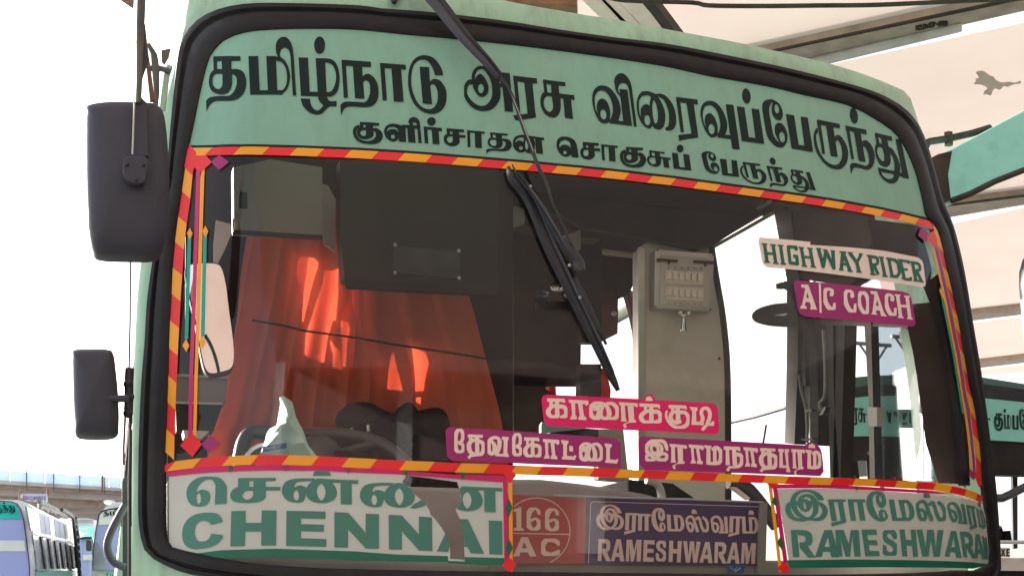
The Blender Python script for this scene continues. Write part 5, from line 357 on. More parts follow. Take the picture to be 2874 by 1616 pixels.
# ------------------------------------------------------------------ parked buses
def round_section(w, z0, z1, r, n=6):
    P = [(0, z0), (0, z1-r)]
    for k in range(1, n+1): a = math.pi/2*k/n; P.append((r-r*math.cos(a), z1-r+r*math.sin(a)))
    for k in range(0, n+1): a = math.pi/2*k/n; P.append((w-r+r*math.sin(a), z1-r+r*math.cos(a)))
    P.append((w, z0)); return P
class SimpleBus:
    """a bus whose viewer's-right front corner stands at A, running back along direction u"""
    def __init__(s, name, label, A, u, width, ztop, length, group, bodym):
        s.A = np.array([A[0], A[1], 0.0]); s.u = np.array([u[0], u[1], 0.0]); s.u /= np.linalg.norm(s.u); s.l = np.array([-s.u[1], s.u[0], 0.0]); s.w = width
        s.root = thing(name, label, 'bus', tuple(s.A), group)
        sec = round_section(width, 0.35, ztop, 0.28); n = len(sec); V = []
        for d in (0, length): V += [s.A+s.l*a+np.array([0, 0, z])+s.u*(d+(0.10 if d == 0 and z > ztop-.2 else 0)) for a, z in sec]
        F = [tuple(range(n)), tuple(range(2*n-1, n-1, -1))]+[(i, (i+1) % n, n+(i+1) % n, n+i) for i in range(n)]
        mesh('body', V, F, bodym, s.root, True)
        for d in (1.6, length-2.2):
            for a in (-.01, width-.27):
                c = s.A+s.u*d+s.l*(a+.14)+np.array([0, 0, .5]); tube('wheel', [c-s.l*.14, c+s.l*.14], .5, M['gasket'], s.root, 20)
    def side(s, name, c, ss, m, off=0.012, dep=0.02):
        P = at_plane(K(c, ss), s.A, s.l)-s.l*off; return prism_pts(name, P, s.l*dep, m, s.root)
    def front(s, name, c, ss, m, off=0.012, dep=0.02, parent=None):
        P = at_plane(K(c, ss), s.A, s.u)-s.u*off; return prism_pts(name, P, s.u*dep, m, parent or s.root)
a = atY(K('N4', '392,1400'), 15.0)[0]; b = atY(K('N4', '1066,1380'), 21.2)[0]
zt = at_plane(K('N4', '345,462'), (a[0], 15.0, 0), (0, 1, 0))[0][2]
b1 = SimpleBus('parked_bus', 'white and mint parked bus with a roof ladder at the far left', a, (b-a)[:2], 2.5, zt, float(np.linalg.norm((b-a)[:2])), 'buses parked behind on the left', M['bwhite'])
b1.side('lower_side', 'N4', '452,1380 1064,1368 1075,1700 470,1760', M['bmint'])
b1.side('upper_window', 'N4', '330,548 425,600 465,870 388,862', M['gglass'])
for k in range(7):
    x0 = 432+k*63; x1 = x0+58; f = lambda x, t: (600+(x-430)*.44) if t else (915+(x-430)*.28)
    b1.side('upper_window', 'N4', '%g,%g %g,%g %g,%g %g,%g' % (x0, f(x0, 1), x1, f(x1, 1), x1+24, f(x1+24, 0), x0+28, f(x0+28, 0)), M['banner'] if k % 3 else M['gglass'])
b1.side('window_rail', 'N4', '400,865 1020,1020 1030,1060 402,905', M['bwhite'], .02)
WX = [405, 520, 615, 700, 775, 845, 905, 960, 1005]
for k in range(8):
    x0, x1 = WX[k], WX[k+1]-6; f = lambda x: 908+(x-405)*.29; sh = 55-4*k
    b1.side('side_window', 'N4', '%g,%g %g,%g %g,%g %g,%g' % (x0+8, f(x0)+8, x1, f(x1)+6, x1+sh, 1350, x0+sh, 1350), M['gglass'])
    b1.side('window_post', 'N4', '%g,%g %g,%g %g,%g %g,%g' % (x1-14, f(x1), x1+10, f(x1), x1+sh+12, 1352, x1+sh-14, 1352), M['plastic'], .03)
b1.side('waist_rail', 'N4', '450,1350 1062,1345 1064,1372 452,1382', M['gglass'], .025)
b1.front('windscreen', 'N4', '-800,500 20,485 140,492 215,520 262,590 300,720 340,1000 375,1300 395,1800 -800,1800', M['bglass'], .012)
b1.front('windscreen_rubber', 'N4', '-800,478 20,478 150,486 228,514 276,590 312,720 352,1000 385,1300 405,1800 395,1800 375,1300 340,1000 300,720 262,590 215,520 140,492 20,487 -800,487', M['plastic'], .03)
b1.front('header', 'N4', '-800,500 20,500 135,505 205,530 245,600 272,716 -800,705', M['bteal'], .028)
b1.front('seat_covers', 'N4', '-800,990 315,988 330,1128 -800,1122', M['bwhite'], .022)
decal_plane('lettering', LET['lb1'], b1.A, -b1.u, 0.045, M['ink'], b1.root)
P1 = at_plane(K('N4', '855,690 870,820 890,1000 915,1200 940,1448 955,1600'), b1.A, b1.l)-b1.l*.10
P2 = at_plane(K('N4', '885,700 905,830 935,1030 955,1200 970,1448 985,1600'), b1.A, b1.l)-b1.l*.10
ld = thing('roof_ladder', 'black steel ladder fixed to the side of the far left bus', 'ladder', tuple(P1[-1]))
tube('rail', [at_plane(K('N4', '700,590'), b1.A, b1.l)[0]-b1.l*.1, at_plane(K('N4', '800,640'), b1.A, b1.l)[0]-b1.l*.1]+list(P1), .028, M['plastic'], ld, 6)
tube('rail', list(P2), .028, M['plastic'], ld, 6)
for k in range(9):
    t = .12+k*.1; i = t*5; j = int(i); w = i-j; p = P1[j]*(1-w)+P1[min(5, j+1)]*w; q = P2[j]*(1-w)+P2[min(5, j+1)]*w; tube('rung', [p, q], .02, M['plastic'], ld, 6)
rk = thing('roof_rack', 'grey luggage rack on the roof of the far left bus', 'rack', tuple(b1.A+np.array([0, 0, zt])))
for s_ in ('505,490 720,590 850,690', '515,540 700,610', '600,560 740,625'):
    tube('rail', at_plane(K('N4', s_), b1.A+b1.l*.4, b1.l), .035, M['pole'], rk, 6)
for s_ in ('508,490 510,560', '560,515 565,585', '640,550 645,615', '735,600 735,650'): tube('post', at_plane(K('N4', s_), b1.A+b1.l*.4, b1.l), .03, M['pole'], rk, 6)

a = atY(K('N4', '1700,1400'), 14.0)[0]; zt2 = atY(K('N4', '1400,478'), 14.0)[0][2]; wl2 = atY(K('N4', '1186,1400'), 14.0)[0]
b2 = SimpleBus('parked_bus', 'white parked bus half hidden behind the big bus, facing us', (wl2[0]+2.45, 14.0), (0.0, 1), 2.45, zt2, 9, 'buses parked behind on the left', M['bwhite'])
b2.front('windscreen', 'N4', '1195,1370 1205,1100 1240,840 1275,660 1310,620 1400,595 1600,570 2000,560 2000,1370', M['bglass'])
b2.front('windscreen_rubber', 'N4', '1185,1370 1195,1100 1228,840 1264,655 1302,608 1395,582 1600,556 2000,548 2000,562 1600,572 1400,597 1312,622 1277,662 1242,840 1208,1100 1197,1370', M['plastic'], .03)
b2.front('header', 'N4', '1262,785 1283,665 1315,628 1400,604 1600,580 2000,575 2000,785', M['bwhite'], .025)
b2.front('mirror_bracket', 'N4', '1535,1170 1555,1125 1560,1130 1542,1178', M['plastic'], .05)
decal_plane('lettering', LET['lb2'], b2.A, -b2.u, 0.04, M['ink'], b2.root)
decal_plane('lettering', [smooth_px(K('N4', '1370,1410 1395,1405 1390,1440 1365,1445'), 3, True)]+[K('N4', '%d,1415 %d,1415 %d,1448 %d,1448' % (x, x+16, x+18, x+2)) for x in range(1410, 1600, 28)], b2.A, -b2.u, 0.04, M['teal'], b2.root)
b2.front('driver_seat', 'N4', '1200,1365 1225,1000 1260,1020 1310,1110 1345,1210 1375,1365', M['gglass'], .02)
lathe_ball('roof_vent', tuple(atY(K('N4', '1410,500'), 14.6)[0]), .075, M['bwhite'], b2.root, (1, 1, .4))

a = atY(K('N4', '1215,1400'), 24.0)[0]; z3 = atY(K('N4', '1050,700'), 24.0)[0][2]; x3 = atY(K('N4', '905,1400'), 24.0)[0]
b3 = SimpleBus('parked_bus', 'mint and white bus seen between the two nearer parked buses', (a[0]+.1, 24.0), (0, 1), a[0]-x3[0]+.6, z3, 8, 'buses parked behind on the left', M['bwhite'])
b3.front('back_window', 'N4', '905,722 1200,716 1200,768 960,768', M['gglass'])
b3.front('mint_panel', 'N4', '940,800 1200,800 1200,960 1000,955', M['bmint'])
b3.front('louvre', 'N4', '1000,830 1125,828 1125,842 1000,844', M['bwhite'], .03); b3.front('louvre', 'N4', '1020,890 1120,888 1120,905 1022,907', M['bwhite'], .03)
b4 = thing('parked_van', 'blue-grey van with a black mirror between the parked buses', 'van', tuple(atY(K('N4', '1100,1600'), 12.5)[0]*np.array([1, 1, 0])))
prism_pts('body', atY(K('N4', '1020,962 1180,950 1185,1850 1075,1850'), 13.2), (0, 2.5, 0), M['bglass'], b4, .03)
prism_pts('roof', atY(K('N4', '1012,958 1060,940 1180,938 1180,962'), 13.1), (0, 2.6, 0), M['gasket'], b4, .01)
prism_pts('stripe', atY(K('N4', '1062,1170 1185,1170 1185,1240 1068,1242'), 13.17), (0, .05, 0), M['bwhite'], b4)
prism_pts('mirror', atY(smooth_px(K('N4', '1108,1000 1120,985 1170,988 1176,1010 1176,1100 1165,1120 1118,1115 1106,1095'), 3, True), 12.6), (0, .12, 0), M['plastic'], b4)

# ------------------------------------------------------------------ the canopy of the bus stand
can = thing('canopy', 'cream fabric canopy on steel beams stretched high over the bus bays', 'canopy', (8, 4, 0))
ZC = 7.2
def roofpoly(c, s, Z=ZC): return atZ(K(c, s), Z)
def membrane(name, P, sag=0.0, parent=can):
    P = np.asarray(P); c = P.mean(0); V = [c-[0, 0, sag]]+list(P); n = len(P)
    return mesh(name, V, [(0, i+1, (i+1) % n+1) for i in range(n)], M['membrane'], parent)
# panel edges traced where the beams run, then carried on past the frame
def line2(c, s, Z=ZC): p = roofpoly(c, s, Z); return p[0], p[1]
def ext(p, q, t): return p+(q-p)*t
L1 = line2('C', '790,375 2576,-8'); L2 = line2('C', '1180,465 2576,165')
L3 = line2('F', '2100,190 2576,130'); L4 = line2('F', '2100,320 2576,212')
L5 = line2('F', '2180,995 2576,945'); L6 = line2('F', '2200,1045 2576,1000')
L7 = line2('F', '2230,1345 2576,1300'); L8 = line2('F', '2236,1388 2576,1345')
L9 = line2('I', '2260,-10 2576,-30')
def strip(La, Lb, t0, t1, name='membrane_panel', sag=.05):
    return membrane(name, [ext(*La, t0), ext(*La, t1), ext(*Lb, t1), ext(*Lb, t0)], sag)
# nearest panel: over the bus and the camera; left border just outside the picture, unseen front drawn out for the glass reflection
membrane('membrane_panel', [ext(*L1, -1.4), ext(*L1, 2.2), (14, -17, ZC), (-6, -17, ZC), (-3.6, -2, ZC), (-2.0, 4.0, ZC), (-0.6, 7.0, ZC)], 0)
membrane('membrane_panel', [(14, -17, ZC), (46, -17, ZC), (46, 3, ZC), (14, 3, ZC)], 0)  # unseen panel added to cover sky the windscreen would reflect
strip(L2, L3, -1.5, 3.0); strip(L4, L5, -1.5, 3.0); strip(L6, L7, -1.5, 3.0); strip(L8, L9, -1.5, 3.0)
def beam(name, La, Lb, t0, t1, m, dz=.25, z_off=-.28, parent=can):
    P = np.array([ext(*La, t0), ext(*La, t1), ext(*Lb, t1), ext(*Lb, t0)]); P[:, 2] = P[:, 2]
    return prism_pts(name, P, (0, 0, dz), m, parent, .015)
Za = ZC-.12
beam('beam', line2('C', '830,375 2576,0', Za), line2('C', '1050,432 2576,85', Za), -1.2, 2.6, M['steel'])
beam('seam', line2('C', '790,368 2576,-16', Za-.02), line2('C', '800,378 2576,2', Za-.02), -1.2, 2.6, M['grime'], .03)
beam('gutter', line2('C', '1052,432 2130,183', Za-.03), line2('C', '1180,465 2130,235', Za-.03), -1.0, 1.0, M['alu'], .08)
beam('beam', line2('F', '2000,205 2576,135', Za), line2('F', '2010,290 2576,195', Za), -1.0, 3, M['steel'])
beam('seam', line2('F', '2000,203 2576,130', Za-.02), line2('F', '2000,211 2576,140', Za-.02), -1.0, 3, M['grime'], .03)
beam('beam', line2('F', '2170,990 2576,945', Za), line2('F', '2175,1035 2576,985', Za), -1.0, 3, M['steel'])
beam('beam', line2('F', '2230,1340 2576,1300', Za), line2('F', '2234,1375 2576,1335', Za), -1.0, 3, M['steel'])
# truss members in the upper middle of the picture
for w, m_, ss in ((.10, M['lab'], '1870,0 2010,140'), (.07, M['lab'], '1960,-20 2130,165'), (.09, M['lab'], '2100,-20 2300,190'), (.05, M['grime'], '2250,10 2400,205')):
    p = roofpoly('B', ss, ZC-.35); p2 = ext(p[0], p[1], 1.8); p0 = ext(p[0], p[1], -1.5); d = p2-p0; n_ = np.cross(d, [0, 0, 1.]); n_ /= np.linalg.norm(n_)
    prism_pts('truss_member', [p0-n_*w, p0+n_*w, p2+n_*w, p2-n_*w], (0, 0, .12), m_, can, .01)
pb = roofpoly('B', '1080,0 1745,40 1755,105 1100,15', ZC-1.0); prism_pts('junction_plate', pb, (0, 0, .15), M['brown'], can)
pb = roofpoly('A', '700,-70 850,-10 965,68 968,-60', ZC-.1); prism_pts('corner_plate', pb, (0, 0, .1), M['brown'], can)
# a peeled patch and handwriting on the steel
decal_z = lambda P, Z: mesh('peeled_patch', atZ(P, Z), [tuple(range(len(P)))], M['patch'], can)
decal_z(smooth_px(K('C', '2225,525 2262,512 2295,520 2330,548 2352,552 2380,585 2425,598 2470,592 2510,600 2548,585 2552,605 2500,612 2455,632 2432,622 2400,652 2372,640 2352,655 2335,692 2300,680 2282,690 2292,655 2312,640 2280,618 2250,612 2212,608 2232,585 2222,572 2250,560'), 2, True), ZC-.03)
for s_ in ('1800,190 1798,220', '1798,208 1815,188', '1800,205 1818,218', '1830,182 1828,212 1842,210', '1855,176 1848,214', '1862,180 1862,206', '1862,182 1878,184 1862,195 1880,202', '1895,168 1886,198 1902,200 1904,186 1890,186', '1912,162 1906,198', '1918,166 1932,162 1920,196', '1940,178 1956,176', '1968,158 1964,190', '1980,160 1975,188 1992,186 1998,160 1982,158', '2005,160 2018,158 2016,182 2003,186 2005,162'):
    tube('handwriting', atZ(K('C', s_), Za-.005), .012, M['grime'], can, 4)
wr = tube('overhead_wire', atZ(smooth_px(K('B', '1900,-40 2100,5 2576,20')+K('C', '300,42 700,46 1100,42 1500,38 2000,15 2576,-12'), 4), ZC-1.2), .018, M['grime']); tag(wr, 'thin dark wire sagging below the cream canopy', 'wire')
# canopy columns out of frame carry the roof
for x, y in ((13, -13), (13, -3)): tube('column', [(x, y, 0), (x, y, ZC)], .2, M['turq'], can, 16)
# turquoise arm of the canopy beside the pillar
arm = thing('roof_strut', 'turquoise steel arm with a blackened end sloping up beside the bus', 'steel arm', tuple(atY(K('C', '1980,1200'), 3.4)[0]))
YA = 3.4
prism_pts('box_arm', atY(K('V', '2060,560 2340,398 2400,372 2900,105 2900,275 2576,430 2400,508 2060,700'), YA), (0, .45, 0), M['turq'], arm, .01)
prism_pts('end_plate', atY(K('V', '2300,420 2360,388 2395,380 2385,440 2392,502 2360,520 2300,545'), YA-.012), (0, .02, 0), M['grime'], arm)
tube('conduit', atY(K('C', '1855,1040 1890,1025 2020,1005 2200,965 2330,925'), YA+.3), .025, M['grime'], arm, 6)
prism_pts('conduit_box', atY(K('C', '1858,1020 1895,1015 1895,1065 1858,1075'), YA+.2), (0, .08, 0), M['grime'], arm)
tube('conduit_stub', atY(K('C', '2028,960 2032,1050'), YA+.3), .03, M['grime'], arm, 6)
tube('edge_grime', atY(K('V', '2392,506 2440,488 2500,458 2576,428'), YA-.005), .02, M['grime'], arm, 5)

# ------------------------------------------------------------------ bus at the right, beyond the door
FYY = 6.5
rb = thing('parked_bus', 'green bus behind on the right with Tamil lettering on its pale green header', 'bus', tuple(atY(K('P', '2700,1600'), FYY)[0]*np.array([1, 1, 0])))
def rslab(name, c, s, dy, dep, m, bevel=0.0): return prism_pts(name, atY(K(c, s), FYY+dy), (dep*.6, dep, 0), m, rb, bevel)
rslab('roof_cap', 'N3', '800,540 885,505 1060,488 1500,466 1700,470 1950,493 2295,548 2700,640 2700,720 2295,590 1950,545 1580,540 1060,560 800,600'.replace('800,', '864,'), .05, 7, M['olive'])
rslab('brow', 'N3', '864,600 1060,560 1580,540 1950,545 2295,590 2700,720 2700,800 2295,690 1950,655 1580,632 1060,645 864,680', .03, .2, M['gasket'])
rslab('header_board', 'N3', '864,668 1060,647 1580,632 1950,657 2295,692 2700,800 2700,1080 2295,1002 1990,985 1580,962 1060,955 864,960', 0, .06, M['fheader'])
rslab('windscreen_top', 'N3', '864,960 1060,955 1580,962 1990,985 2295,1002 2700,1080 2700,1270 2015,1255 1600,1250 1390,1060 1070,1060 1070,1130 864,1130', .02, .15, M['dark'])
for s_ in ('905,1120 990,1120 1010,1290 925,1290', '1110,1050 1400,1050 1385,1320 1110,1320', '1060,1100 1120,1100 1120,1300 1075,1300', '2205,1240 2240,1240 2240,1420 2212,1420'): rslab('window_post', 'N3', s_, .3, .12, M['dark'])
rslab('front_panel', 'I', '2180,1310 2800,1310 2800,1405 2180,1400', 0, .25, M['panel'])
rslab('lower_panel', 'I', '2180,1402 2800,1407 2800,2200 2180,2200', .03, .25, M['dark'])
rslab('name_plate', 'I', '2355,1232 2475,1236 2475,1305 2360,1308', -.02, .02, M['lab'])
decal_plane('lettering', crop_polys('I', '2372,1243 2382,1243 2382,1288 2392,1288 2392,1243 2402,1243 2402,1298 2372,1298', '2408,1243 2418,1243 2424,1260 2430,1243 2440,1243 2430,1270 2441,1298 2430,1298 2424,1282 2418,1298 2407,1298 2418,1270', '2447,1244 2472,1244 2472,1254 2458,1254 2458,1266 2469,1266 2469,1275 2458,1275 2458,1289 2472,1289 2472,1299 2447,1299'), (0, FYY-.02, 0), (0, -1, 0), .003, M['ink'], rb)
decal_plane('lettering', LET['far1']+LET['far2'], (0, FYY, 0), (0, -1, 0), .004, M['ink'], rb)
# letters partly hidden behind the door glass
decal_plane('lettering', [K('N3', '%d,%d %d,%d %d,%d %d,%d' % (x, y, x+w, y, x+w+3, y+h, x+3, y+h)) for x, y, w, h in ((1155, 765, 14, 85), (1180, 765, 14, 85), (1155, 840, 45, 12), (1215, 762, 40, 12), (1232, 765, 16, 88), (1270, 765, 12, 85), (1300, 765, 14, 85), (1270, 765, 44, 12), (1335, 770, 40, 12), (1345, 770, 14, 60), (1340, 850, 35, 14), (1395, 772, 14, 82), (1420, 775, 12, 82), (1450, 780, 40, 14), (1455, 790, 12, 60))], (0, FYY, 0), (0, -1, 0), .004, M['ink'], rb)
tube('mirror_arm', atY(K('I', '2330,880 2420,878 2480,850 2600,790'), FYY-.5), .035, M['plastic'], rb, 8)
for s_ in ('2380,1100 2384,1105 2380,1190', '2440,1115 2450,1190'): tube('seat_top', atY(K('I', s_), FYY+1), .05, M['cloth'], rb, 8)
tube('rail', atY(K('I', '2310,1195 2600,1197'), FYY+.9), .02, M['alu'], rb, 6)
rslab('inner_post', 'I', '2490,700 2530,700 2530,1240 2500,1240', 1.2, .1, M['gasket'])
# two lamp masts seen through the door glass
for s_, lbl in (('1405,465 1404,350', 'taller lamp mast seen through the door glass'), ('1128,480 1126,405', 'shorter lamp mast seen through the door glass')):
    p = atY(K('N3', s_), 40); t = thing('lamp_mast', lbl, 'lamp mast', (p[0][0], 40, 0)); tube('mast', [(p[0][0], 40, 0), tuple(p[1])], .09, M['pole'], t, 6)
    for dx in (-.75, 0, .75): tube('lamp_arm', [tuple(p[1]), (p[1][0]+dx*.8, 40, p[1][2]+.8)], .05, M['pole'], t, 5)
    tube('lamp_head', [(p[1][0]-.8, 40, p[1][2]+.85), (p[1][0]+.8, 40, p[1][2]+.85)], .08, M['pole'], t, 6)
# unseen hall added behind the viewer to darken what the glass reflects
th = thing('added_hall', 'long brown-grey hall with shuttered bays, added out of view to dim reflections', 'building', (0, -19, 0))
prism_pts('wall', [(-6.5, -18, 0.0), (45, -18, 0.0), (45, -18, 11), (-6.5, -18, 11)], (0, -1.5, 0), M['hall'], th)
for k in range(-1, 7):
    prism_pts('column', [(k*6-.3, -17.4, 0.14), (k*6+.3, -17.4, 0.14), (k*6+.3, -17.4, 7), (k*6-.3, -17.4, 7)], (0, -.58, 0), M['conc'], th)
    prism_pts('shutter', [(k*6+.6, -17.9, 0.3), (k*6+5.4, -17.9, 0.3), (k*6+5.4, -17.9, 3.4), (k*6+.6, -17.9, 3.4)], (0, -.05, 0), M['dbrown'], th)
nb = SimpleBus('parked_bus', 'dark brown bus added out of view to block the sky reflected at the right', (5.7, -8.6), (0, 1), 2.5, 3.5, 11.0, 'buses added out of view', M['tvbox'])  # added bus hides bright sky from the right corner of the glass
for k in range(6): prism_pts('side_window', [(3.17, -8.2+k*1.75, 1.8), (3.17, -6.7+k*1.75, 1.8), (3.17, -6.7+k*1.75, 2.75), (3.17, -8.2+k*1.75, 2.75)], (.03, 0, 0), M['gasket'], nb.root)
# soft hills at the horizon
hv = []; hf = []; N = 90
for i in range(N+1):
    x = -900+1800*i/N; z = 3+2*math.sin(i*.6)+1.2*math.sin(i*1.9); hv += [(x, 700, -1), (x, 720, z), (x, 760, -1)]
for i in range(N):
    for k in (0, 1): hf.append((3*i+k, 3*i+3+k, 3*i+4+k, 3*i+1+k))
struct(mesh('hills', hv, hf, M['conc'], None, True))

# ================================================================== THE BUS
bus = thing('bus', 'pale green long-distance bus seen close from the front, Tamil lettering across its header', 'bus', (0, 1.0, 0))
GOUT = [(394, 1444), (394, 1328), (396, 1211), (402, 1075), (411.5, 966), (419, 845), (438, 717), (458, 590), (475.5, 485), (485, 349), (495, 233), (502.7, 167), (516, 112.6), (555, 64), (605.6, 35), (679, 17.5), (776, 14.7), (1000, 21), (1056, 29), (1212, 41), (1406, 64), (1561, 89), (1716, 111), (1874, 130), (2068, 167), (2262, 210), (2417, 252), (2487, 279.5), (2534, 310), (2569, 353), (2592, 407), (2604, 446), (2635, 560), (2662, 628), (2693, 752), (2720, 919), (2743, 1059), (2767, 1250), (2782, 1366), (2790, 1483), (2794, 1561), (2792, 1615), (2770, 1650), (2690, 1668), (2500, 1672), (2000, 1668), (1500, 1660), (1000, 1648), (700, 1632), (543, 1611), (485, 1592), (438, 1568), (411, 1541), (400, 1502)]
GIN = [(462, 1405), (463, 1289), (468, 1211), (474, 1056), (475.5, 927), (481, 849), (485, 733), (495, 636), (508.5, 558), (520, 466), (530, 413), (543.5, 349), (563, 252), (582, 174.7), (598, 143.6), (629, 112.6), (679, 93), (737.6, 84.6), (854, 80.7), (1000, 83.5), (1134, 97), (1289, 110.6), (1483.5, 132), (1716, 163), (1874, 188), (1990, 213.5), (2145.7, 240.7), (2262, 268), (2378.7, 295), (2456, 334), (2510, 372.7), (2541.7, 419), (2569, 485), (2588, 559), (2600, 612), (2629, 649.5), (2658, 772), (2683, 888), (2712, 1059), (2730, 1145), (2745, 1250), (2753, 1351), (2767, 1444), (2773, 1522), (2776, 1576), (2747, 1599), (2689, 1600), (2573, 1608), (2262, 1613), (1874, 1609), (1425, 1604), (1000, 1597), (854, 1592), (699, 1580), (602, 1564), (553, 1552), (500, 1541), (472, 1525), (463, 1480)]
SIL = [(370, 1444), (370.7, 1289), (372, 1150), (375, 1059), (384, 849), (400, 700), (425, 500), (440, 380), (456, 299), (476, 235), (493, 175), (512, 97), (530, 0), (545, -70), (590, -120), (700, -150), (900, -140), (1100, -90), (1250, -45), (1406, 0), (1619, 39), (1716, 54), (1874, 83.5), (2068, 120), (2262, 163), (2378.7, 194), (2456, 221), (2526, 250), (2549.5, 266), (2562, 295), (2586, 370), (2600, 412), (2612, 446), (2643, 560), (2670, 628), (2700, 752), (2727, 919), (2750, 1059), (2774, 1250), (2789, 1366), (2797, 1483), (2800, 1561), (2802, 1650), (2806, 2000), (2800, 2600), (1600, 2750), (375, 2600), (372, 2000), (371, 1616)]
CX, CY = 1560.0, 830.0
def polar(P, n=260):
    P = smooth_px(P, 6, True); th = np.unwrap(np.arctan2(P[:, 1]-CY, P[:, 0]-CX)); r = np.hypot(P[:, 0]-CX, P[:, 1]-CY)
    th2 = np.mod(th, 2*math.pi); o = np.argsort(th2); th2 = th2[o]; r = r[o]
    T = np.linspace(0, 2*math.pi, n, endpoint=False); rr = np.interp(T, np.r_[th2-2*math.pi, th2, th2+2*math.pi], np.r_[r, r, r])
    return np.stack([CX+rr*np.cos(T), CY+rr*np.sin(T)], 1)
PO, PI_, PS = polar(GOUT), polar(GIN), polar(SIL)
n = len(PO)
def ring_mesh(name, rings, m, parent, close=False, smooth=True):
    V = []; F = []; k = len(rings)
    for r in rings: V += [tuple(p) for p in r]
    for j in range(k if close else k-1):
        a, b = j*n, ((j+1) % k)*n
        for i in range(n): F.append((a+i, a+(i+1) % n, b+(i+1) % n, b+i))
    return mesh(name, V, F, m, parent, smooth)
# rubber gasket round the glass: a raised bead, a groove and an inner lip
mix = lambda t: PI_*(1-t)+PO*t
gas = ring_mesh('gasket', [glass(mix(-.03), -.004), glass(mix(-.03), .006), glass(mix(.05), .012), glass(mix(.30), .016), glass(mix(.55), .015), glass(mix(.62), .008), glass(mix(.68), .008), glass(mix(.74), .018), glass(mix(.9), .018), glass(mix(1.0), .008), glass(mix(1.0), -.02)], M['gasket'], bus)
# windscreen
rings = [np.array([[CX, CY]]*n)*(1-t)+mix(.06)*t for t in (np.linspace(0.02, 1, 26))]
ws = ring_mesh('windscreen', [glass(r, 0) for r in rings], GLASS, bus)
bm = bmesh.new(); bm.from_mesh(ws.data); bm.verts.ensure_lookup_table(); bm.faces.new([bm.verts[i] for i in range(n)]); bm.to_mesh(ws.data); bm.free()
# body shell: front panel round the gasket, then rolled back over the corners and drawn out to the full length of the bus
q0 = glass(PO*.985+np.array([CX, CY])*.015, -.004); q1 = glass(mix(1.02), .002); q2 = glass(PS*.6+PO*.4, .004); q3 = glass(PS, 0)
cen = np.array([0.02, 0, 1.6])
def roll(P, inw, dy):
    d = P-cen; d[:, 1] = 0; L = np.linalg.norm(d, axis=1)[:, None]; return P-d/L*inw+np.array([0, dy, 0])
front = ring_mesh('front_panel', [q0, q1, q2, q3, roll(q3, .006, .03), roll(q3, .02, .09), roll(q3, .045, .16), roll(q3, .06, .30)], M['body'], bus)
# side walls, roof and tail beyond the cab
XL, XR = -1.24, 1.25
def boxm(name, x0, x1, y0, y1, z0, z1, m, parent=bus, bevel=0.0):
    return prism_pts(name, [(x0, y0, z0), (x1, y0, z0), (x1, y0, z1), (x0, y0, z1)], (0, y1-y0, 0), m, parent, bevel)
ROOF = 3.17
boxm('roof', XL+.10, XR-.22, .95, 9.5, ROOF, ROOF+.05, M['body'], bevel=.02)
boxm('ceiling', XL+.05, XR-.12, 1.2, 9.4, ROOF-.03, ROOF-.01, M['dark'])
boxm('side_wall', XL-.02, XL+.03, .50, 9.5, .4, 1.75, M['body']); boxm('side_wall', XR-.03, XR+.02, 2.3, 9.5, .4, 1.75, M['body'])
boxm('cant_rail', XL+.08, XL+.13, .90, 9.5, 3.09, ROOF, M['body'])
boxm('cant_rail', XR-.03, XR+.0, 2.3, 9.5, 3.05, ROOF, M['body'])
for y in (5.2, 6.8, 8.4): boxm('window_post', XL-.01, XL+.03, y, y+.09, 1.75, 3.02, M['plastic'])
boxm('window_post', XL-.01, XL+.03, 4.3, 4.4, 1.75, 3.02, M['plastic']); boxm('window_post', XL-.01, XL+.03, .62, .70, 1.75, 2.9, M['plastic'])
for y in (5.2, 6.8, 8.4): boxm('window_post', XR-.03, XR+.01, y, y+.09, 1.75, 3.05, M['plastic'])
boxm('rear_wall', XL, XR, 9.4, 9.5, .4, ROOF, M['body']); boxm('floor', XL+.05, XR-.05, .45, 9.4, 1.0, 1.05, M['dark'])
for x in (-1.1, 1.1):
    for y in (1.6, 7.0): tube('wheel', [(x-.14, y, .5), (x+.14, y, .5)], .5, M['gasket'], bus, 24)
boxm('bumper', -1.2, 1.2, .12, .32, .35, .75, M['plastic'], bevel=.05)

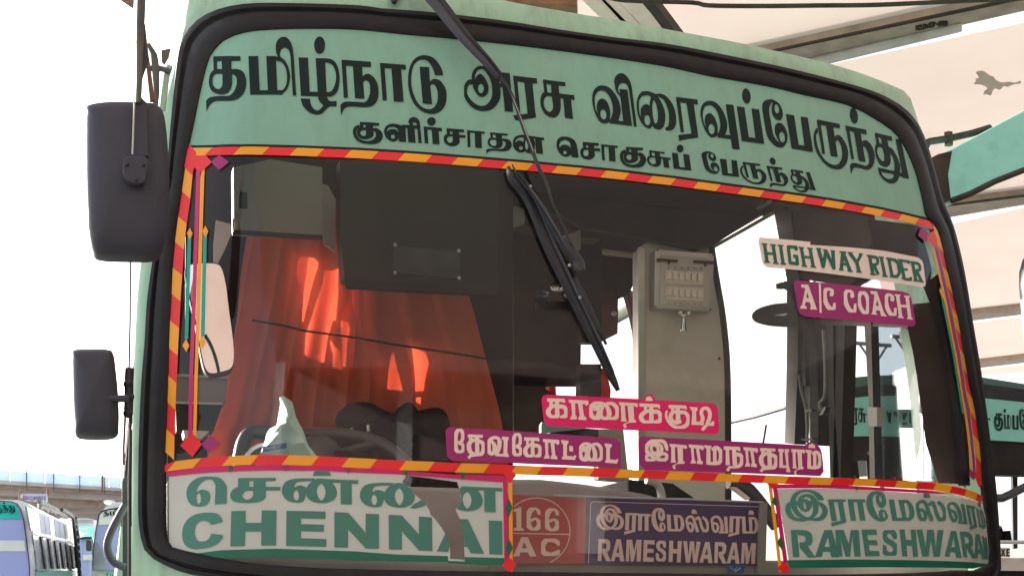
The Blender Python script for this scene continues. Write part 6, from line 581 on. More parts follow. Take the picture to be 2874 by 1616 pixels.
# ------------------------------------------------------------------ header film and lettering
tb = [(597.8+0, 0)]
TT = [(525, 419), (540, 417.5), (599.8, 416.6), (677.8, 414.9), (757, 415.4), (833.9, 417.3), (910, 420.3), (986.9, 423.3), (1062.1, 427.5), (1135.5, 432.1), (1212.4, 437.7), (1284.6, 443.8), (1355.6, 449.4), (1424.3, 455), (1495.4, 461), (1564.1, 468), (1633, 474.1), (1700.2, 481), (1765.9, 488), (1830.6, 496.1), (1895.4, 503.4), (1958.3, 512.2), (2021.2, 520.6), (2082.2, 529), (2143.2, 537.4), (2201.7, 545.8), (2260.6, 554), (2316.6, 562.8), (2372, 571.9), (2426.5, 581.9), (2479.6, 591.7), (2529.2, 602.9), (2576.7, 614.5), (2624, 629.7)]
TM = [(468, 1303), (495.9, 1294), (568.8, 1284.7), (647.3, 1279.1), (727, 1276.3), (812.2, 1276.8), (896.1, 1279.1), (979.2, 1283.8), (1058.2, 1288), (1139.1, 1292.6), (1219.4, 1295.4), (1294.7, 1299.6), (1373.4, 1301.5), (1447.7, 1305.2), (1521.1, 1308.5), (1593.5, 1310), (1667.6, 1313.3), (1739.4, 1316.1), (1808.8, 1318.9), (1878, 1321.9), (1947.8, 1324.5), (2014.7, 1328), (2081.8, 1330.3), (2148.2, 1333.1), (2212.1, 1336), (2275, 1338), (2338.3, 1339.8), (2399.2, 1341.7), (2459.3, 1344.2), (2516.5, 1347.9), (2573.6, 1351.4), (2624, 1354.2), (2669, 1363), (2709, 1372.5), (2740, 1384), (2756, 1392)]
pin = [tuple(p) for p in smooth_px(GIN, 4, True)]
top_in = [p for p in pin if p[1] < 640]
i0 = min(range(len(top_in)), key=lambda i: -top_in[i][1]+(10000 if top_in[i][0] > 1500 else 0))
left = sorted([p for p in top_in if p[0] < 629 and p[1] < 425], key=lambda p: -p[1]); mid_ = sorted([p for p in top_in if 629 <= p[0] <= 2456 and p[1] < 500], key=lambda p: p[0]); right = sorted([p for p in top_in if p[0] > 2456 and p[1] < 634], key=lambda p: p[1])
shrink = lambda p: (p[0]+(CX-p[0])*-.004, p[1]+(CY-p[1])*-.006)
hp = [shrink(p) for p in left+mid_+right]+[(x, y-6) for x, y in reversed(TT)]
hd = decal('header_film', [hp], .0012, M['header'], bus, 'pale green header film across the top of the glass')
decal('header_line', [[(x, y-8.5) for x, y in TT]+[(x, y-.5) for x, y in reversed(TT)]], .0018, M['ink'], bus)
for k in ('title1', 'title2', 'title3', 'sub1', 'sub2', 'sub3'):
    decal('lettering', LET[k], .003, M['ink'], hd, {'t': 'large', 's': 'small'}[k[0]]+' dark green Tamil lettering, '+{'1': 'first word', '2': 'middle word', '3': 'last word'}[k[-1]])
# ------------------------------------------------------------------ hazard tape
def tape(name, T, d0, d1, first, label, y0=0, off=.004):
    n_ = len(T); low = []
    for i, (x, y) in enumerate(T):
        t = i/(n_-1); low.append((x+d0[0]*(1-t)+d1[0]*t, y+d0[1]*(1-t)+d1[1]*t))
    base = decal(name, [list(T)+list(reversed(low))], off, M['red'], bus, label)
    for i in range(first, n_-1, 2): decal('yellow_stripe', [[T[i], T[i+1], low[i+1], low[i]]], off+.0008, M['yellow'], base)
    return low
lowT = tape('hazard_tape', TT, (-23, 23), (-11, 16), 1, 'red and yellow striped tape under the header')
lowM = tape('hazard_tape', TM, (-25, 29), (-6, 18), 1, 'red and yellow striped tape above the destination panels')
LV = [(548, 425), (543.5, 495), (536.9, 560.2), (526.8, 630), (519, 701.9), (514.4, 773.7), (509.7, 847.4), (505.8, 921.2), (502, 998.8), (498.5, 1075.4), (495.7, 1150.3), (493, 1224.9), (492, 1290)]
wl_ = 25; edgeL = lambda y: np.interp(y, [400, 466, 558, 636, 733, 849, 927, 1056, 1289], [533, 524, 511, 499, 489, 484, 479, 476, 467])
lo = [(edgeL(y-21), y-21) for x, y in LV]
lb = decal('hazard_tape', [list(LV)+list(reversed(lo))], .0042, M['red'], bus, 'red and yellow striped tape down the left edge of the glass')
for i in range(1, len(LV)-1, 2): decal('yellow_stripe', [[LV[i], LV[i+1], lo[i+1], lo[i]]], .005, M['yellow'], lb)
RV = [(2629, 649.5), (2645, 715), (2658, 771.7), (2671, 829), (2683.4, 888), (2695, 946), (2706.7, 1004.7), (2716, 1060), (2725, 1120), (2735, 1180), (2743, 1240), (2749, 1300), (2754, 1362)]
ri = [(x-17, y-24) for x, y in RV]
rbnd = decal('hazard_tape', [list(RV)+list(reversed(ri))], .0042, M['red'], bus, 'red and yellow striped tape down the right edge of the glass')
for i in range(0, len(RV)-1, 2): decal('yellow_stripe', [[RV[i], RV[i+1], ri[i+1], ri[i]]], .005, M['yellow'], rbnd)
decal('magenta_stripe', [[(x-17, y-20) for x, y in RV[1:]]+[(x-25, y-20) for x, y in reversed(RV[1:])]], .0035, M['purple'], bus)
decal('yellow_line', [[(x-26, y-20) for x, y in RV[1:]]+[(x-32, y-20) for x, y in reversed(RV[1:])]], .0035, M['yellow'], bus)
decal('teal_line', [[(x-33, y-20) for x, y in RV[3:10]]+[(x-38, y-20) for x, y in reversed(RV[3:10])]], .0035, M['teal'], bus)
def D(name, c, m, off, *ss, parent=None, label=None):
    for s_ in ss: decal(name.rstrip('s'), [K(c, s_)], off, M[m], parent or bus, label)
# left ornaments
decal('magenta_stripe', [K('A', '1425,1225 1455,1225')+K('D', '1453,0 1403,1443')+K('G', '1398,430 1368,430')+K('D', '1375,1443 1425,0')], .0042, M['magenta'], bus)
decal('yellow_line', [K('A', '1465,1240 1488,1225')+K('D', '1483,0 1437,1443')+K('G', '1426,430 1403,430')+K('D', '1412,1443 1455,0')], .0042, M['yellow'], bus)
D('teal_bars', 'D', 'teal', .0045, '1365,420 1390,420 1368,1165 1342,1165', '1477,400 1503,400 1487,1150 1460,1150')
D('yellow_diamonds', 'D', 'yellow', .0052, '1380,365 1402,405 1382,447 1360,405', '1493,347 1515,390 1495,435 1473,388', '1354,1165 1378,1212 1356,1260 1328,1212', '1472,1140 1498,1188 1474,1240 1447,1188')
D('red_ornament', 'A', 'red', .0055, '1350,1082 1400,1078 1425,1105 1425,1135 1500,1133 1540,1180 1458,1252 1412,1218 1400,1262 1340,1215')
D('purple_diamond', 'A', 'purple', .0055, '1595,1128 1662,1180 1590,1237 1533,1175')
D('red_diamond', 'G', 'red', .0055, '1395,405 1470,490 1400,582 1312,500'); D('purple_diamond', 'G', 'purple', .0055, '1530,420 1590,485 1520,556 1465,490')
D('purple_diamond', 'F', 'purple', .0055, '1825,355 1870,400 1862,470 1800,420'); D('red_ornament', 'F', 'red', .0055, '1880,400 1915,385 1935,440 1935,515 1900,490 1868,445')
D('purple_diamond', 'I', 'purple', .0055, '2170,665 2205,700 2200,755 2165,715'); D('red_ornament', 'I', 'red', .0055, '2210,685 2235,690 2258,780 2235,800 2205,720')
D('yellow_ornament', 'F', 'yellow', .0055, '1962,800 1985,830 1982,880 1952,820')
# ------------------------------------------------------------------ destination panels stuck to the glass
TEAR = [(1085, 125), (1640, 165), (1700, 230), (1735, 330), (1750, 450), (1735, 520), (1680, 575), (1730, 680), (1755, 760), (1770, 860), (1785, 950), (1795, 1205), (1610, 1185), (1605, 1050), (1580, 930), (1540, 860), (1490, 780), (1430, 700), (1370, 640), (1350, 570), (1300, 490), (1230, 440), (1175, 390), (1155, 340), (1060, 270), (1015, 235), (1030, 200), (1070, 160)]
random.seed(3)
tear = []
for i, p in enumerate(TEAR):
    q = TEAR[(i+1) % len(TEAR)]
    tear.append(p)
    if i > 1:
        for t in (.33, .66): tear.append((p[0]*(1-t)+q[0]*t+random.uniform(-7, 7), p[1]*(1-t)+q[1]*t+random.uniform(-6, 6)))
tearP = [(x/4.4414+900, y/4.4414+1300) for x, y in tear]
pan = K('G', '1222,722 1500,695 1900,679 2300,681 2576,689')+K('H', '500,708 900,740 1213,765 1224,1360 900,1347 0,1321')+K('G', '2200,1312 1900,1304 1550,1312 1425,1278 1225,1228')
cp = decal('destination_sheet', [pan, tearP], .0015, M['paper'], bus, 'white and green sheet lettered CHENNAI with a torn hole')
gb = K('G', '1418,1278 1600,1254 2000,1243 2576,1263')+K('H', '450,1288 822,1300')+[(1261.8, 1567.5)]+K('H', '824,1327 450,1334 0,1321')+K('G', '2200,1312 1900,1304 1550,1312')
D('green_band', 'H', 'green', .0026, '938,1303 1222,1310 1226,1362 938,1353 818,1346 815,1331 938,1335', parent=cp)
decal('green_band', [K('G', '1418,1278 1600,1254 2000,1243 2576,1263')+K('H', '450,1285 815,1296 820,1342 450,1334 0,1321')+K('G', '2200,1312 1900,1304 1550,1312')], .0026, M['green'], cp)
decal('lettering', LET['chn1'], .003, M['teal_ink'], cp, 'teal Tamil lettering'); decal('lettering', LET['chn2'], .003, M['teal_ink'], cp, 'teal capital letters CHENNAI')
decal('magenta_border', [K('G', '1205,692 1420,660 1640,647 2000,638 2576,656')+K('H', '500,680 900,712 1213,716 1240,745 1250,1360 1225,1362 1213,765 900,742 500,710 0,688')+K('G', '2300,682 1900,680 1500,696 1225,723')], .0034, M['magenta'], bus)
decal('yellow_line', [K('H', '1250,765 1280,765 1283,1412 1258,1412')], .0034, M['yellow'], bus)
D('green_pennants', 'G', 'deco', .006, '1648,645 1690,645 1667,699'); D('purple_pennants', 'G', 'purple', .006, '2028,640 2087,640 2068,690', '2488,657 2542,660 2518,703')
D('green_pennants', 'H', 'deco', .006, '492,680 537,680 513,729', '900,692 945,697 920,747'); D('purple_pennants', 'H', 'purple', .006, '75,660 115,660 95,704')
D('green_diamonds', 'H', 'deco', .006, '1253,883 1280,945 1253,1017 1228,945', '1255,1173 1283,1235 1255,1297 1228,1235')
D('red_ornament', 'H', 'red', .0062, '1205,690 1285,690 1307,716 1255,773'); D('red_diamond', 'H', 'red', .0062, '1255,1303 1308,1358 1260,1418 1198,1362')
rp = decal('destination_sheet', [K('I', '787,812 1100,808 1500,824 1900,850 2150,885 2262,915 2292,1000 2312,1200 2325,1345 2200,1388 2000,1380 1500,1377 880,1382')], .0015, M['paper'], bus, 'white and green sheet lettered RAMESHWARAM at the right corner')
decal('green_band', [K('I', '858,1326 1300,1320 1800,1326 2100,1336 2320,1356 2200,1388 2000,1380 1500,1377 880,1382')], .0026, M['green'], rp)
decal('lettering', LET['ram1'], .003, M['teal_ink'], rp, 'teal Tamil lettering'); decal('lettering', LET['ram2'], .003, M['teal_ink'], rp, 'teal capital letters RAMESHWARAM')
decal('magenta_border', [K('I', '750,780 1100,777 1500,800 1900,826 2060,850 1900,846 1500,824 1100,807 787,810 862,1340 832,1345')], .0034, M['magenta'], bus)
decal('yellow_line', [K('I', '722,785 748,790 822,1415 800,1415')], .0034, M['yellow'], bus)
D('green_diamonds', 'I', 'deco', .006, '765,858 787,895 777,942 743,905', '805,1153 830,1205 815,1252 783,1200'); D('red_ornament', 'I', 'red', .0062, '705,770 790,775 790,795 750,812'); D('red_diamond', 'I', 'red', .0062, '830,1336 880,1385 840,1425 785,1385')
D('green_pennants', 'I', 'deco', .006, '1346,796 1370,797 1358,830', '1036,786 1050,786 1045,800', '1330,728 1345,712 1352,730', '2125,800 2135,782 2145,803'); D('purple_pennants', 'I', 'purple', .006, '1622,742 1628,722 1645,744', '1915,765 1920,748 1938,768')
# ------------------------------------------------------------------ route stickers
def sticker(c, s, m, key, label, lm='cream', tl=''):
    pts = []; co = []
    for w in s.split(): co.append(w.endswith('*')); pts.append(K(c, w)[0])
    out = []; N = len(pts)
    for i in range(N):
        a, b = pts[i], pts[(i+1) % N]; out.append(a)
        if not (co[i] and co[(i+1) % N]):
            p0 = pts[i-1] if not co[i] else a; p3 = pts[(i+2) % N] if not co[(i+1) % N] else b
            p0, a_, b_, p3 = map(np.array, (p0, a, b, p3))
            for k in range(1, 5):
                t = k/5; out.append(tuple(0.5*(2*a_+(b_-p0)*t+(2*p0-5*a_+4*b_-p3)*t*t+(3*a_-p0-3*b_+p3)*t**3)))
    st = decal('sticker', [out], .0066, M[m], bus, label); decal('lettering', LET[key], .0078, M[lm], st, tl); return st
sticker('S2', '95,40* 2380,195* 2440,225 2470,260* 2485,610* 140,510* 90,480 60,430* 45,90*', 'purple', 'k2', 'purple sticker with a Tamil town name, left of the lower pair', tl='pale Tamil lettering')
sticker('S3', '90,70* 2270,190* 2300,160 2350,142 2400,165 2460,210* 2495,300 2518,540* 2470,600* 140,518* 80,470 60,430* 38,150* 60,90', 'purple', 'k3', 'purple sticker with a long Tamil town name, right of the lower pair', tl='pale Tamil lettering')
sticker('S1', '170,85* 1400,145* 1450,150* 1480,95 1525,78 1575,100 1610,157* 2340,200* 2400,215 2435,260* 2460,540* 2440,595 2390,612* 230,512* 160,490 115,450* 85,170* 100,110', 'pink', 'k1', 'pink sticker with a Tamil town name above the purple ones', tl='pale Tamil lettering')
sticker('H1', '225,82* 520,105* 820,135* 815,170* 1300,200* 1700,240* 2110,320* 2160,360 2180,420* 2203,620* 2195,665 2150,675* 1700,605* 1200,535* 700,475* 300,440* 255,400 235,350* 195,140* 200,95', 'lab', 'hwy', 'off-white sticker reading HIGH WAY RIDER in green', 'hgreen', 'green slab capitals')
sticker('H1', '670,598* 1200,645* 1900,725* 1990,750 2030,800* 2080,1080* 2075,1130 2030,1150* 1400,1085* 780,1035* 700,1000 670,950* 620,660* 630,610', 'purple', 'acc', 'purple sticker reading A/C COACH', 'lab', 'pale slab capitals')

# ------------------------------------------------------------------ wiper
def glass_tube(name, c, s, w, off, m, parent, flat=.5):
    P = smooth_px(K(c, s), 5); ww = np.interp(np.linspace(0, 1, len(P)), np.linspace(0, 1, len(w)), w); Q = glass(P, 0); Q = Q+gn(Q)*np.interp(np.linspace(0, 1, len(P)), np.linspace(0, 1, len(off)), off)[:, None]
    dist = np.linalg.norm(Q-CAM, axis=1); return Q, ww/2*dist/FPX
def ribbon(name, Q, r, th, m, parent):
    # box-section bar lying along the glass
    V = []; F = []; N = len(Q); nn = gn(Q)
    for i in range(N):
        t = Q[min(i+1, N-1)]-Q[max(i-1, 0)]; t /= np.linalg.norm(t); s_ = np.cross(t, nn[i]); s_ /= np.linalg.norm(s_)
        h = th if np.isscalar(th) else th[i]
        V += [Q[i]+s_*r[i], Q[i]+s_*r[i]*.55+nn[i]*h, Q[i]-s_*r[i]*.55+nn[i]*h, Q[i]-s_*r[i], Q[i]-nn[i]*h*.3]
    for i in range(N-1):
        for k in range(5): F.append((i*5+k, i*5+(k+1) % 5, i*5+5+(k+1) % 5, i*5+5+k))
    F += [tuple(range(5)), tuple(range(N*5-1, N*5-6, -1))]
    return mesh(name, V, F, m, parent)
wi = thing('wiper', 'long black wiper hanging from the top edge across the windscreen', 'wiper', tuple(glass([(1212, 58)], .04)[0]))
Q, r = glass_tube('', 'P', '1120,-60 1151,-8 1212,58 1289,151 1351,213 1388,248', (44, 42, 38, 28, 22, 17), (.075, .07, .06, .05), M['wgrey'], wi); ribbon('arm', Q, r, .010, M['wgrey'], wi)
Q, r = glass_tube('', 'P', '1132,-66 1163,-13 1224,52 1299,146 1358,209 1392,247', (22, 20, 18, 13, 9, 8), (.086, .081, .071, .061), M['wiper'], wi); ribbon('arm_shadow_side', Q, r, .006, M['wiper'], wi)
Q, r = glass_tube('', 'P', '1384,243 1413,276 1433,318 1452,373 1476,435 1499,493 1522,539 1538,593 1577,675 1600,721 1616,768', (15, 11, 10, 10, 11, 11, 9, 7, 8, 12, 20), (.05, .045, .04), M['wiper'], wi); tube('rod', Q, list(r), M['wiper'], wi, 8)
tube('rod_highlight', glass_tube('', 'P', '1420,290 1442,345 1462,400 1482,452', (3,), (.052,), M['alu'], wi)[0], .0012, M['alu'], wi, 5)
BL = '1421,478 1437,510 1483,570 1538,702 1600,830 1658,947 1710,1056 1729,1099'
Q, r = glass_tube('', 'P', BL, (8, 30, 34, 34, 32, 30, 26, 10), (.012,), M['wiper'], wi); ribbon('rubber_blade', Q, r, .012, M['wiper'], wi)
Q, r = glass_tube('', 'P', '1430,478 1447,510 1495,575 1545,690 1606,822 1664,945 1712,1052', (3, 8, 9, 9, 9, 8, 3), (.028,), M['wgrey'], wi); ribbon('spine', Q, r, .005, M['wgrey'], wi)
Q, r = glass_tube('', 'P', '1440,500 1475,545 1520,620 1560,690 1605,745 1612,775', (4, 12, 18, 24, 34, 38), (.032, .04, .046), M['wgrey'], wi); ribbon('main_yoke', Q, r, .008, M['wiper'], wi)
Q, r = glass_tube('', 'P', '1470,548 1500,590 1540,655 1572,715', (3, 7, 7, 3), (.05,), M['wgrey'], wi); ribbon('yoke', Q, r, .005, M['wgrey'], wi)
Q, r = glass_tube('', 'P', '1602,790 1625,840 1655,905 1690,975', (14, 20, 16, 8), (.03, .035, .03), M['wgrey'], wi); ribbon('yoke', Q, r, .005, M['wiper'], wi)
for p in ((1580, 765), (1476, 545), (1612, 850)): lathe_ball('rivet', glass([p], .055 if p[0] == 1580 else .045)[0], .0045, M['alu'], wi)
nz = thing('washer_nozzle', 'small dark washer nozzle above the glass, left of the wiper arm', 'nozzle', tuple(glass(K('B', '425,20'), .01)[0]))
Q = glass(K('B', '425,-40 425,20 422,48'), .02); tube('stem', Q, [.012, .013, .008], M['plastic'], nz, 10); lathe_ball('tip', Q[2], .008, M['plastic'], nz)

# ------------------------------------------------------------------ mirrors at the left
def mirror_shell(name, c, s, Y, dep, m, parent):
    P = smooth_px(K(c, s), 5, True); A = atY(P, Y); cc = A.mean(0); V = []; F = []; N = len(A)
    for sc, dy in ((.0, -.045), (.35, -.043), (.65, -.037), (.85, -.026), (.95, -.012), (1.0, .01), (1.0, dep), (.93, dep+.012)):
        R = cc+(A-cc)*sc; R[:, 1] = Y+dy; V += [tuple(p) for p in R]
    K_ = 8
    for j in range(K_-1):
        for i in range(N): F.append((j*N+i, j*N+(i+1) % N, (j+1)*N+(i+1) % N, (j+1)*N+i))
    F.append(tuple(range((K_-1)*N, K_*N))); 
    return mesh(name, V, F, m, parent, True)
YM = -.12
mr = thing('side_mirror', 'large black side mirror seen from behind on its pole at the left', 'mirror', tuple(atY([(350, 700)], YM)[0]))
mirror_shell('housing', 'P', '245,292 300,282 370,282 430,286 455,305 466,350 474,450 476,560 470,650 455,700 425,714 360,715 290,712 262,700 246,660 240,600 236,480 236,360 238,315', YM, .07, M['housing'], mr)
tube('pole', atY([(397, -60), (396, 0), (392, 120), (390, 230), (388, 290)], YM-.06), [.0105, .0105, .0095, .0075, .007], M['pole'], mr, 10)
tube('brace', atY([(398, 70), (408, 140), (418, 210), (427, 285)], YM-.02), [.008, .006, .006, .007], M['brown'], mr, 8)
pl = prism_pts('pole_sleeve', atY(K('A', '985,195 1045,180 1052,300 1075,420 1030,560 1020,700 1060,740 1075,1130 955,1130 968,760 975,600 980,400'), YM-.055), (0, .02, 0), M['housing'], mr, .003)
tube('sleeve_edge', atY(K('A', '972,735 966,900 958,1118'), YM-.072), .0022, M['alu'], mr, 6)
cl = prism_pts('clamp', atY(smooth_px(K('A', '900,1140 950,1125 1050,1130 1075,1180 1065,1250 1040,1320 960,1325 905,1290 885,1220'), 3, True), YM-.075), (0, .03, 0), M['housing'], mr, .004)
for s_ in ('918,1190', '1040,1192', '985,1300'): lathe_ball('bolt', atY(K('A', s_), YM-.08)[0], .004, M['plastic'], mr)
# pale bracket behind the pole
tube('bracket', atY(K('A', '1070,320 1110,400 1120,500 1130,680 1120,760'), .10), [.006, .01, .012, .008, .008], M['pole'], mr, 8)
tube('bracket', atY(K('A', '1060,500 1130,490 1190,505 1230,520'), .10), .008, M['pole'], mr, 8)
prism_pts('bracket_plate', atY(K('A', '1165,365 1235,350 1222,410 1185,470 1168,450'), .12), (0, .01, 0), M['pole'], mr)
tube('bracket', atY(K('A', '1225,480 1200,560 1175,760 1170,800'), .11), .009, M['body'], mr, 8)
m2 = thing('side_mirror', 'smaller black side mirror on a bracket below the large one', 'mirror', tuple(atY([(267, 1100)], YM+.2)[0]))
mirror_shell('housing', 'P', '205,980 250,977 300,978 318,990 326,1040 333,1120 334,1190 328,1218 300,1227 245,1227 214,1220 206,1190 200,1120 198,1040 198,1000', YM+.2, .05, M['housing'], m2)
tube('arm', atY(K('G', '590,155 700,155 860,160 930,158'), YM+.17), [.008, .009, .009, .009], M['housing'], m2, 8)
tube('stem', atY(K('G', '935,-60 930,40 930,150 925,280'), YM+.24), .0115, M['plastic'], m2, 10)
for s_ in ('925,50', '925,265', '935,150'): lathe_ball('clamp', atY(K('G', s_), YM+.235)[0], .012, M['plastic'], m2)
tube('rod', atY([(366, 700), (365, 900), (362, 1040)], YM+.26), .0025, M['pole'], m2, 6); tube('rod', atY(K('G', '905,290 895,500 892,640'), YM+.26), .003, M['brown'], m2, 6)
tube('rod', atY(K('G', '940,290 942,500 935,720 935,1440'), YM+.26), .004, M['plastic'], m2, 6)
prism_pts('door_edge', atY(K('G', '918,700 942,690 945,1500 885,1500 882,760'), .42), (0, .02, 0), M['plastic'], bus)
ho = tube('grab_handle', atY(smooth_px(K('G', '905,930 860,1010 800,1130 775,1220 790,1290 830,1345 905,1380'), 5), .30), .0095, M['housing'], bus, 12); ho['label'] = 'curved grey grab handle beside the cab door'

# ================================================================== INSIDE THE CAB
def IS(name, c, s, Y, dep, m, parent=bus, bevel=0.0): return slab(name, c, s, Y, dep, M[m], parent, bevel)
# upper lining behind the header, sun mask and pillars
IS('upper_lining', 'P', '505,380 2560,380 2590,560 2600,612 2170,550 1500,490 1300,465 600,435 505,470', 1.15, .03, 'dark')
YP = 1.15
# mask sheet behind the driver, holes added to shape the curtain's sun patches
holes = [K('N1', '720,870 760,882 830,885 895,930 890,980 850,1060 800,1200 760,1330 730,1440 690,1440 690,1200 700,960'),
         K('N1', '938,1000 1020,975 1025,1080 1050,1200 1050,1440 840,1440 880,1280 920,1130'), K('N1', '1160,1142 1186,1142 1170,1300 1140,1440 1120,1440 1150,1290'),
         K('N5', '1070,-4 1215,-4 1180,80 1150,130 1130,305 1070,290 1030,250 1030,100'), K('N5', '1180,30 1215,140 1270,215 1265,360 1238,350 1240,240 1200,150'),
         K('N5', '1290,-4 1332,-4 1300,150 1280,330 1262,340 1280,180'),
         K('N5', '1665,220 1720,515 1650,515'), K('N5', '1822,195 1920,230 1945,310 1915,525 1832,525'), K('N5', '1835,572 1895,572 1890,625 1840,605')]
outer = atY(K('P', '470,420 1440,460 1440,1640 470,1640'), YP)
# shift the openings along the sunbeam so the light lands on the curtain where the picture shows it
YC = 1.02
def toP(P):
    q = atY(P, YC); t = (YP-q[:, 1])/sd.y; return q+np.outer(t, np.array(sd))
polys2 = [[(p[0], p[2]) for p in outer]]+[[(p[0], p[2]) for p in toP(h)] for h in holes]
V, F = fill2d(polys2)
mesh('sun_mask', [(a, YP, b) for a, b in V], F, M['dark'], bus)
def curtain(label, tl, tr, nf, seed, drop):
    rng = random.Random(seed); U, H = 110, 60
    L = smooth_px(K(*tl), 6); R = smooth_px(K(*tr), 6); V = []; F = []
    L = np.array([L[int(round(i*(len(L)-1)/H))] for i in range(H+1)]); R = np.array([R[int(round(i*(len(R)-1)/H))] for i in range(H+1)])
    ph = [rng.uniform(0, 6) for _ in range(6)]
    for j in range(H+1):
        v = j/H; P = np.stack([L[j]+(R[j]-L[j])*(i/U) for i in range(U+1)]); Q = atY(P, YC)
        for i in range(U+1):
            u = i/U; a = (.013+.018*v)*(1.6*abs(math.sin(nf*1.3*math.pi*(u+.05*math.sin(3*v+ph[0]))+ph[1]))-1.0+.45*math.sin(nf*3.1*math.pi*u+ph[2]+v*2.3))
            V.append((Q[i][0], YC-.03+a, Q[i][2]))
    for j in range(H):
        for i in range(U): a = j*(U+1)+i; F.append((a, a+1, a+U+2, a+U+1))
    o = mesh('curtain', V, F, M['curtain'], None, True); tag(o, label, 'curtain'); return o
curtain('orange curtain with two sunlit streaks hanging at the left of the cab', ('N5', '640,-860 560,-400 520,0 450,380 360,780 300,880 300,1200'), ('N5', '1480,-860 1480,-300 1440,0 1400,380 1380,700 1380,1000 1380,1200'), 3.2, 2, 0)
curtain('orange curtain hanging behind the seat, right of the sunlit one', ('N5', '1300,-560 1350,-300 1330,0 1380,380 1340,780 1340,1000 1340,1200'), ('N5', '2200,-560 2240,-300 2320,0 2420,380 2500,700 2530,900 2560,1200'), 2.6, 9, 0)
wr2 = tube('curtain_cord', atY(smooth_px(K('N5', '640,-5 900,40 1040,75 1300,110 1500,140 1800,190 2200,250 2480,300'), 3), YC-.12), .0035, M['cloth']); tag(wr2, 'thin dark cord stretched across both curtains', 'cord'); wr2.name = 'cord'
# cabinets hung from the ceiling
IS('side_lining', 'N1', '-60,60 175,80 165,640 130,780 90,900 40,1000 -40,1448 -250,1448 -250,300', 1.0, .02, 'dbrown')
IS('light_lining', 'N1', '20,560 150,595 150,690 110,790 35,940 0,950 0,760', .95, .02, 'panel')
cb = thing('wall_cabinet', 'grey metal cabinet with a small dark label hanging over the curtain', 'cabinet', tuple(atY(K('N1', '560,400'), 1.25)[0]))
IS('box', 'N1', '170,90 500,20 960,90 960,700 175,655', .68, .06, 'cab', cb, .004); IS('label_plate', 'N1', '228,312 296,314 296,454 228,450', .675, .01, 'tvbox', cb)
tube('edge_highlight', atY(K('N1', '170,545 169,610 176,665'), .67), .0030, M['chrome'], cb, 6); IS('lower_edge', 'N1', '168,645 965,692 960,730 165,665', .673, .02, 'tvbox', cb)  # chrome strip stands in for a highlight on the cabinet's edge
IS('wall_strip', 'N1', '960,240 1010,255 1045,320 1085,390 1065,540 1070,830 980,770 965,700', .9, .02, 'cab')
tv = thing('overhead_unit', 'large dark brown overhead box with a black player set into it', 'cabinet', tuple(atY(K('N1', '1800,700'), 1.0)[0]))
IS('box', 'N1', '1110,30 2520,30 2520,1190 1150,1080 1110,600', .62, .07, 'tvbox', tv, .004)
IS('lower_lip', 'N1', '1150,1080 2500,1175 2500,1225 1180,1150', .61, .03, 'dark', tv, .002)
dk = IS('player', 'N1', '1590,785 2180,830 2180,1075 1590,1030', .612, .03, 'plastic', tv, .002)
for s_ in ('1600,778', '2165,832', '1600,1026', '2167,1072'): lathe_ball('screw', atY(K('N1', s_), .605)[0], .006, M['alu'], tv)
IS('side_strip', 'N1', '1070,545 1205,555 1205,575 1075,565', .8, .01, 'cab')
# column beside the curtain, dark glass panel and posts
IS('light_post', 'N1', '2385,1225 2470,1190 2470,1448 2385,1448', 1.9, .05, 'panel')
IS('light_post', 'N5', '2400,-60 2480,-60 2500,300 2485,600 2455,480 2400,300', 1.88, .05, 'panel')
IS('dark_post', 'E', '1145,820 1225,760 1225,1443 1160,1443', 1.85, .06, 'plastic'); IS('dark_post', 'H', '1140,-60 1215,-60 1230,400 1190,400', 1.85, .06, 'plastic')
tube('chrome_pole', atY(K('E', '1238,760 1250,1000 1258,1280 1262,1500 1270,1980'), 1.7), .007, M['alu'], bus, 10)
lathe_ball('pole_knob', atY(K('E', '1266,1290'), 1.69)[0], .012, M['banner'], bus)
YQ = 2.15
IS('partition_panel', 'E', '1150,-40 1785,-40 1785,420 1930,560 1930,800 1785,800 1775,1500 1290,1500 1290,700 1170,700', YQ, .03, 'dbrown')
IS('partition_panel', 'H', '1290,-60 1560,-60 1520,90 1600,130 1650,400 1290,400', YQ, .03, 'dbrown')
IS('mid_column', 'N2', '905,480 1120,400 1120,1448 905,1448', 1.95, .06, 'tvbox'); IS('mid_column', 'H', '1775,-90 1925,-90 1925,150 1775,160', 1.95, .06, 'tvbox')
IS('ceiling_box', 'N2', '50,0 1120,-60 1120,400 720,370 330,250 60,330', 1.7, .1, 'dbrown'); IS('pale_flap', 'N2', '720,370 905,305 905,500 740,500', 1.68, .02, 'dash'); IS('pale_flap', 'N2', '50,-60 330,100 340,240 60,335', 1.69, .02, 'dash')
IS('door_header', 'N2', '1120,500 1500,530 1500,700 1400,960 1290,1010 1290,900 1120,900', 2.2, .03, 'dark')
IS('ledge', 'N2', '1120,500 1500,545 1500,570 1120,530', 2.05, .05, 'panel')
IS('maroon_panel', 'N2', '1118,880 1290,900 1280,1360 1118,1440', 2.25, .03, 'maroon'); lathe_ball('knob', atY(K('N2', '1243,1158'), 2.2)[0], .012, M['alu'], bus)
tube('window_strut', atY(K('N2', '1375,940 1430,1100 1480,1330 1500,1500'), 2.6), .03, M['maroon'], bus, 8)
IS('window_strut', 'N2', '1370,935 1430,935 1500,1150 1500,1900 1470,1600 1440,1200', 2.62, .02, 'dbrown')
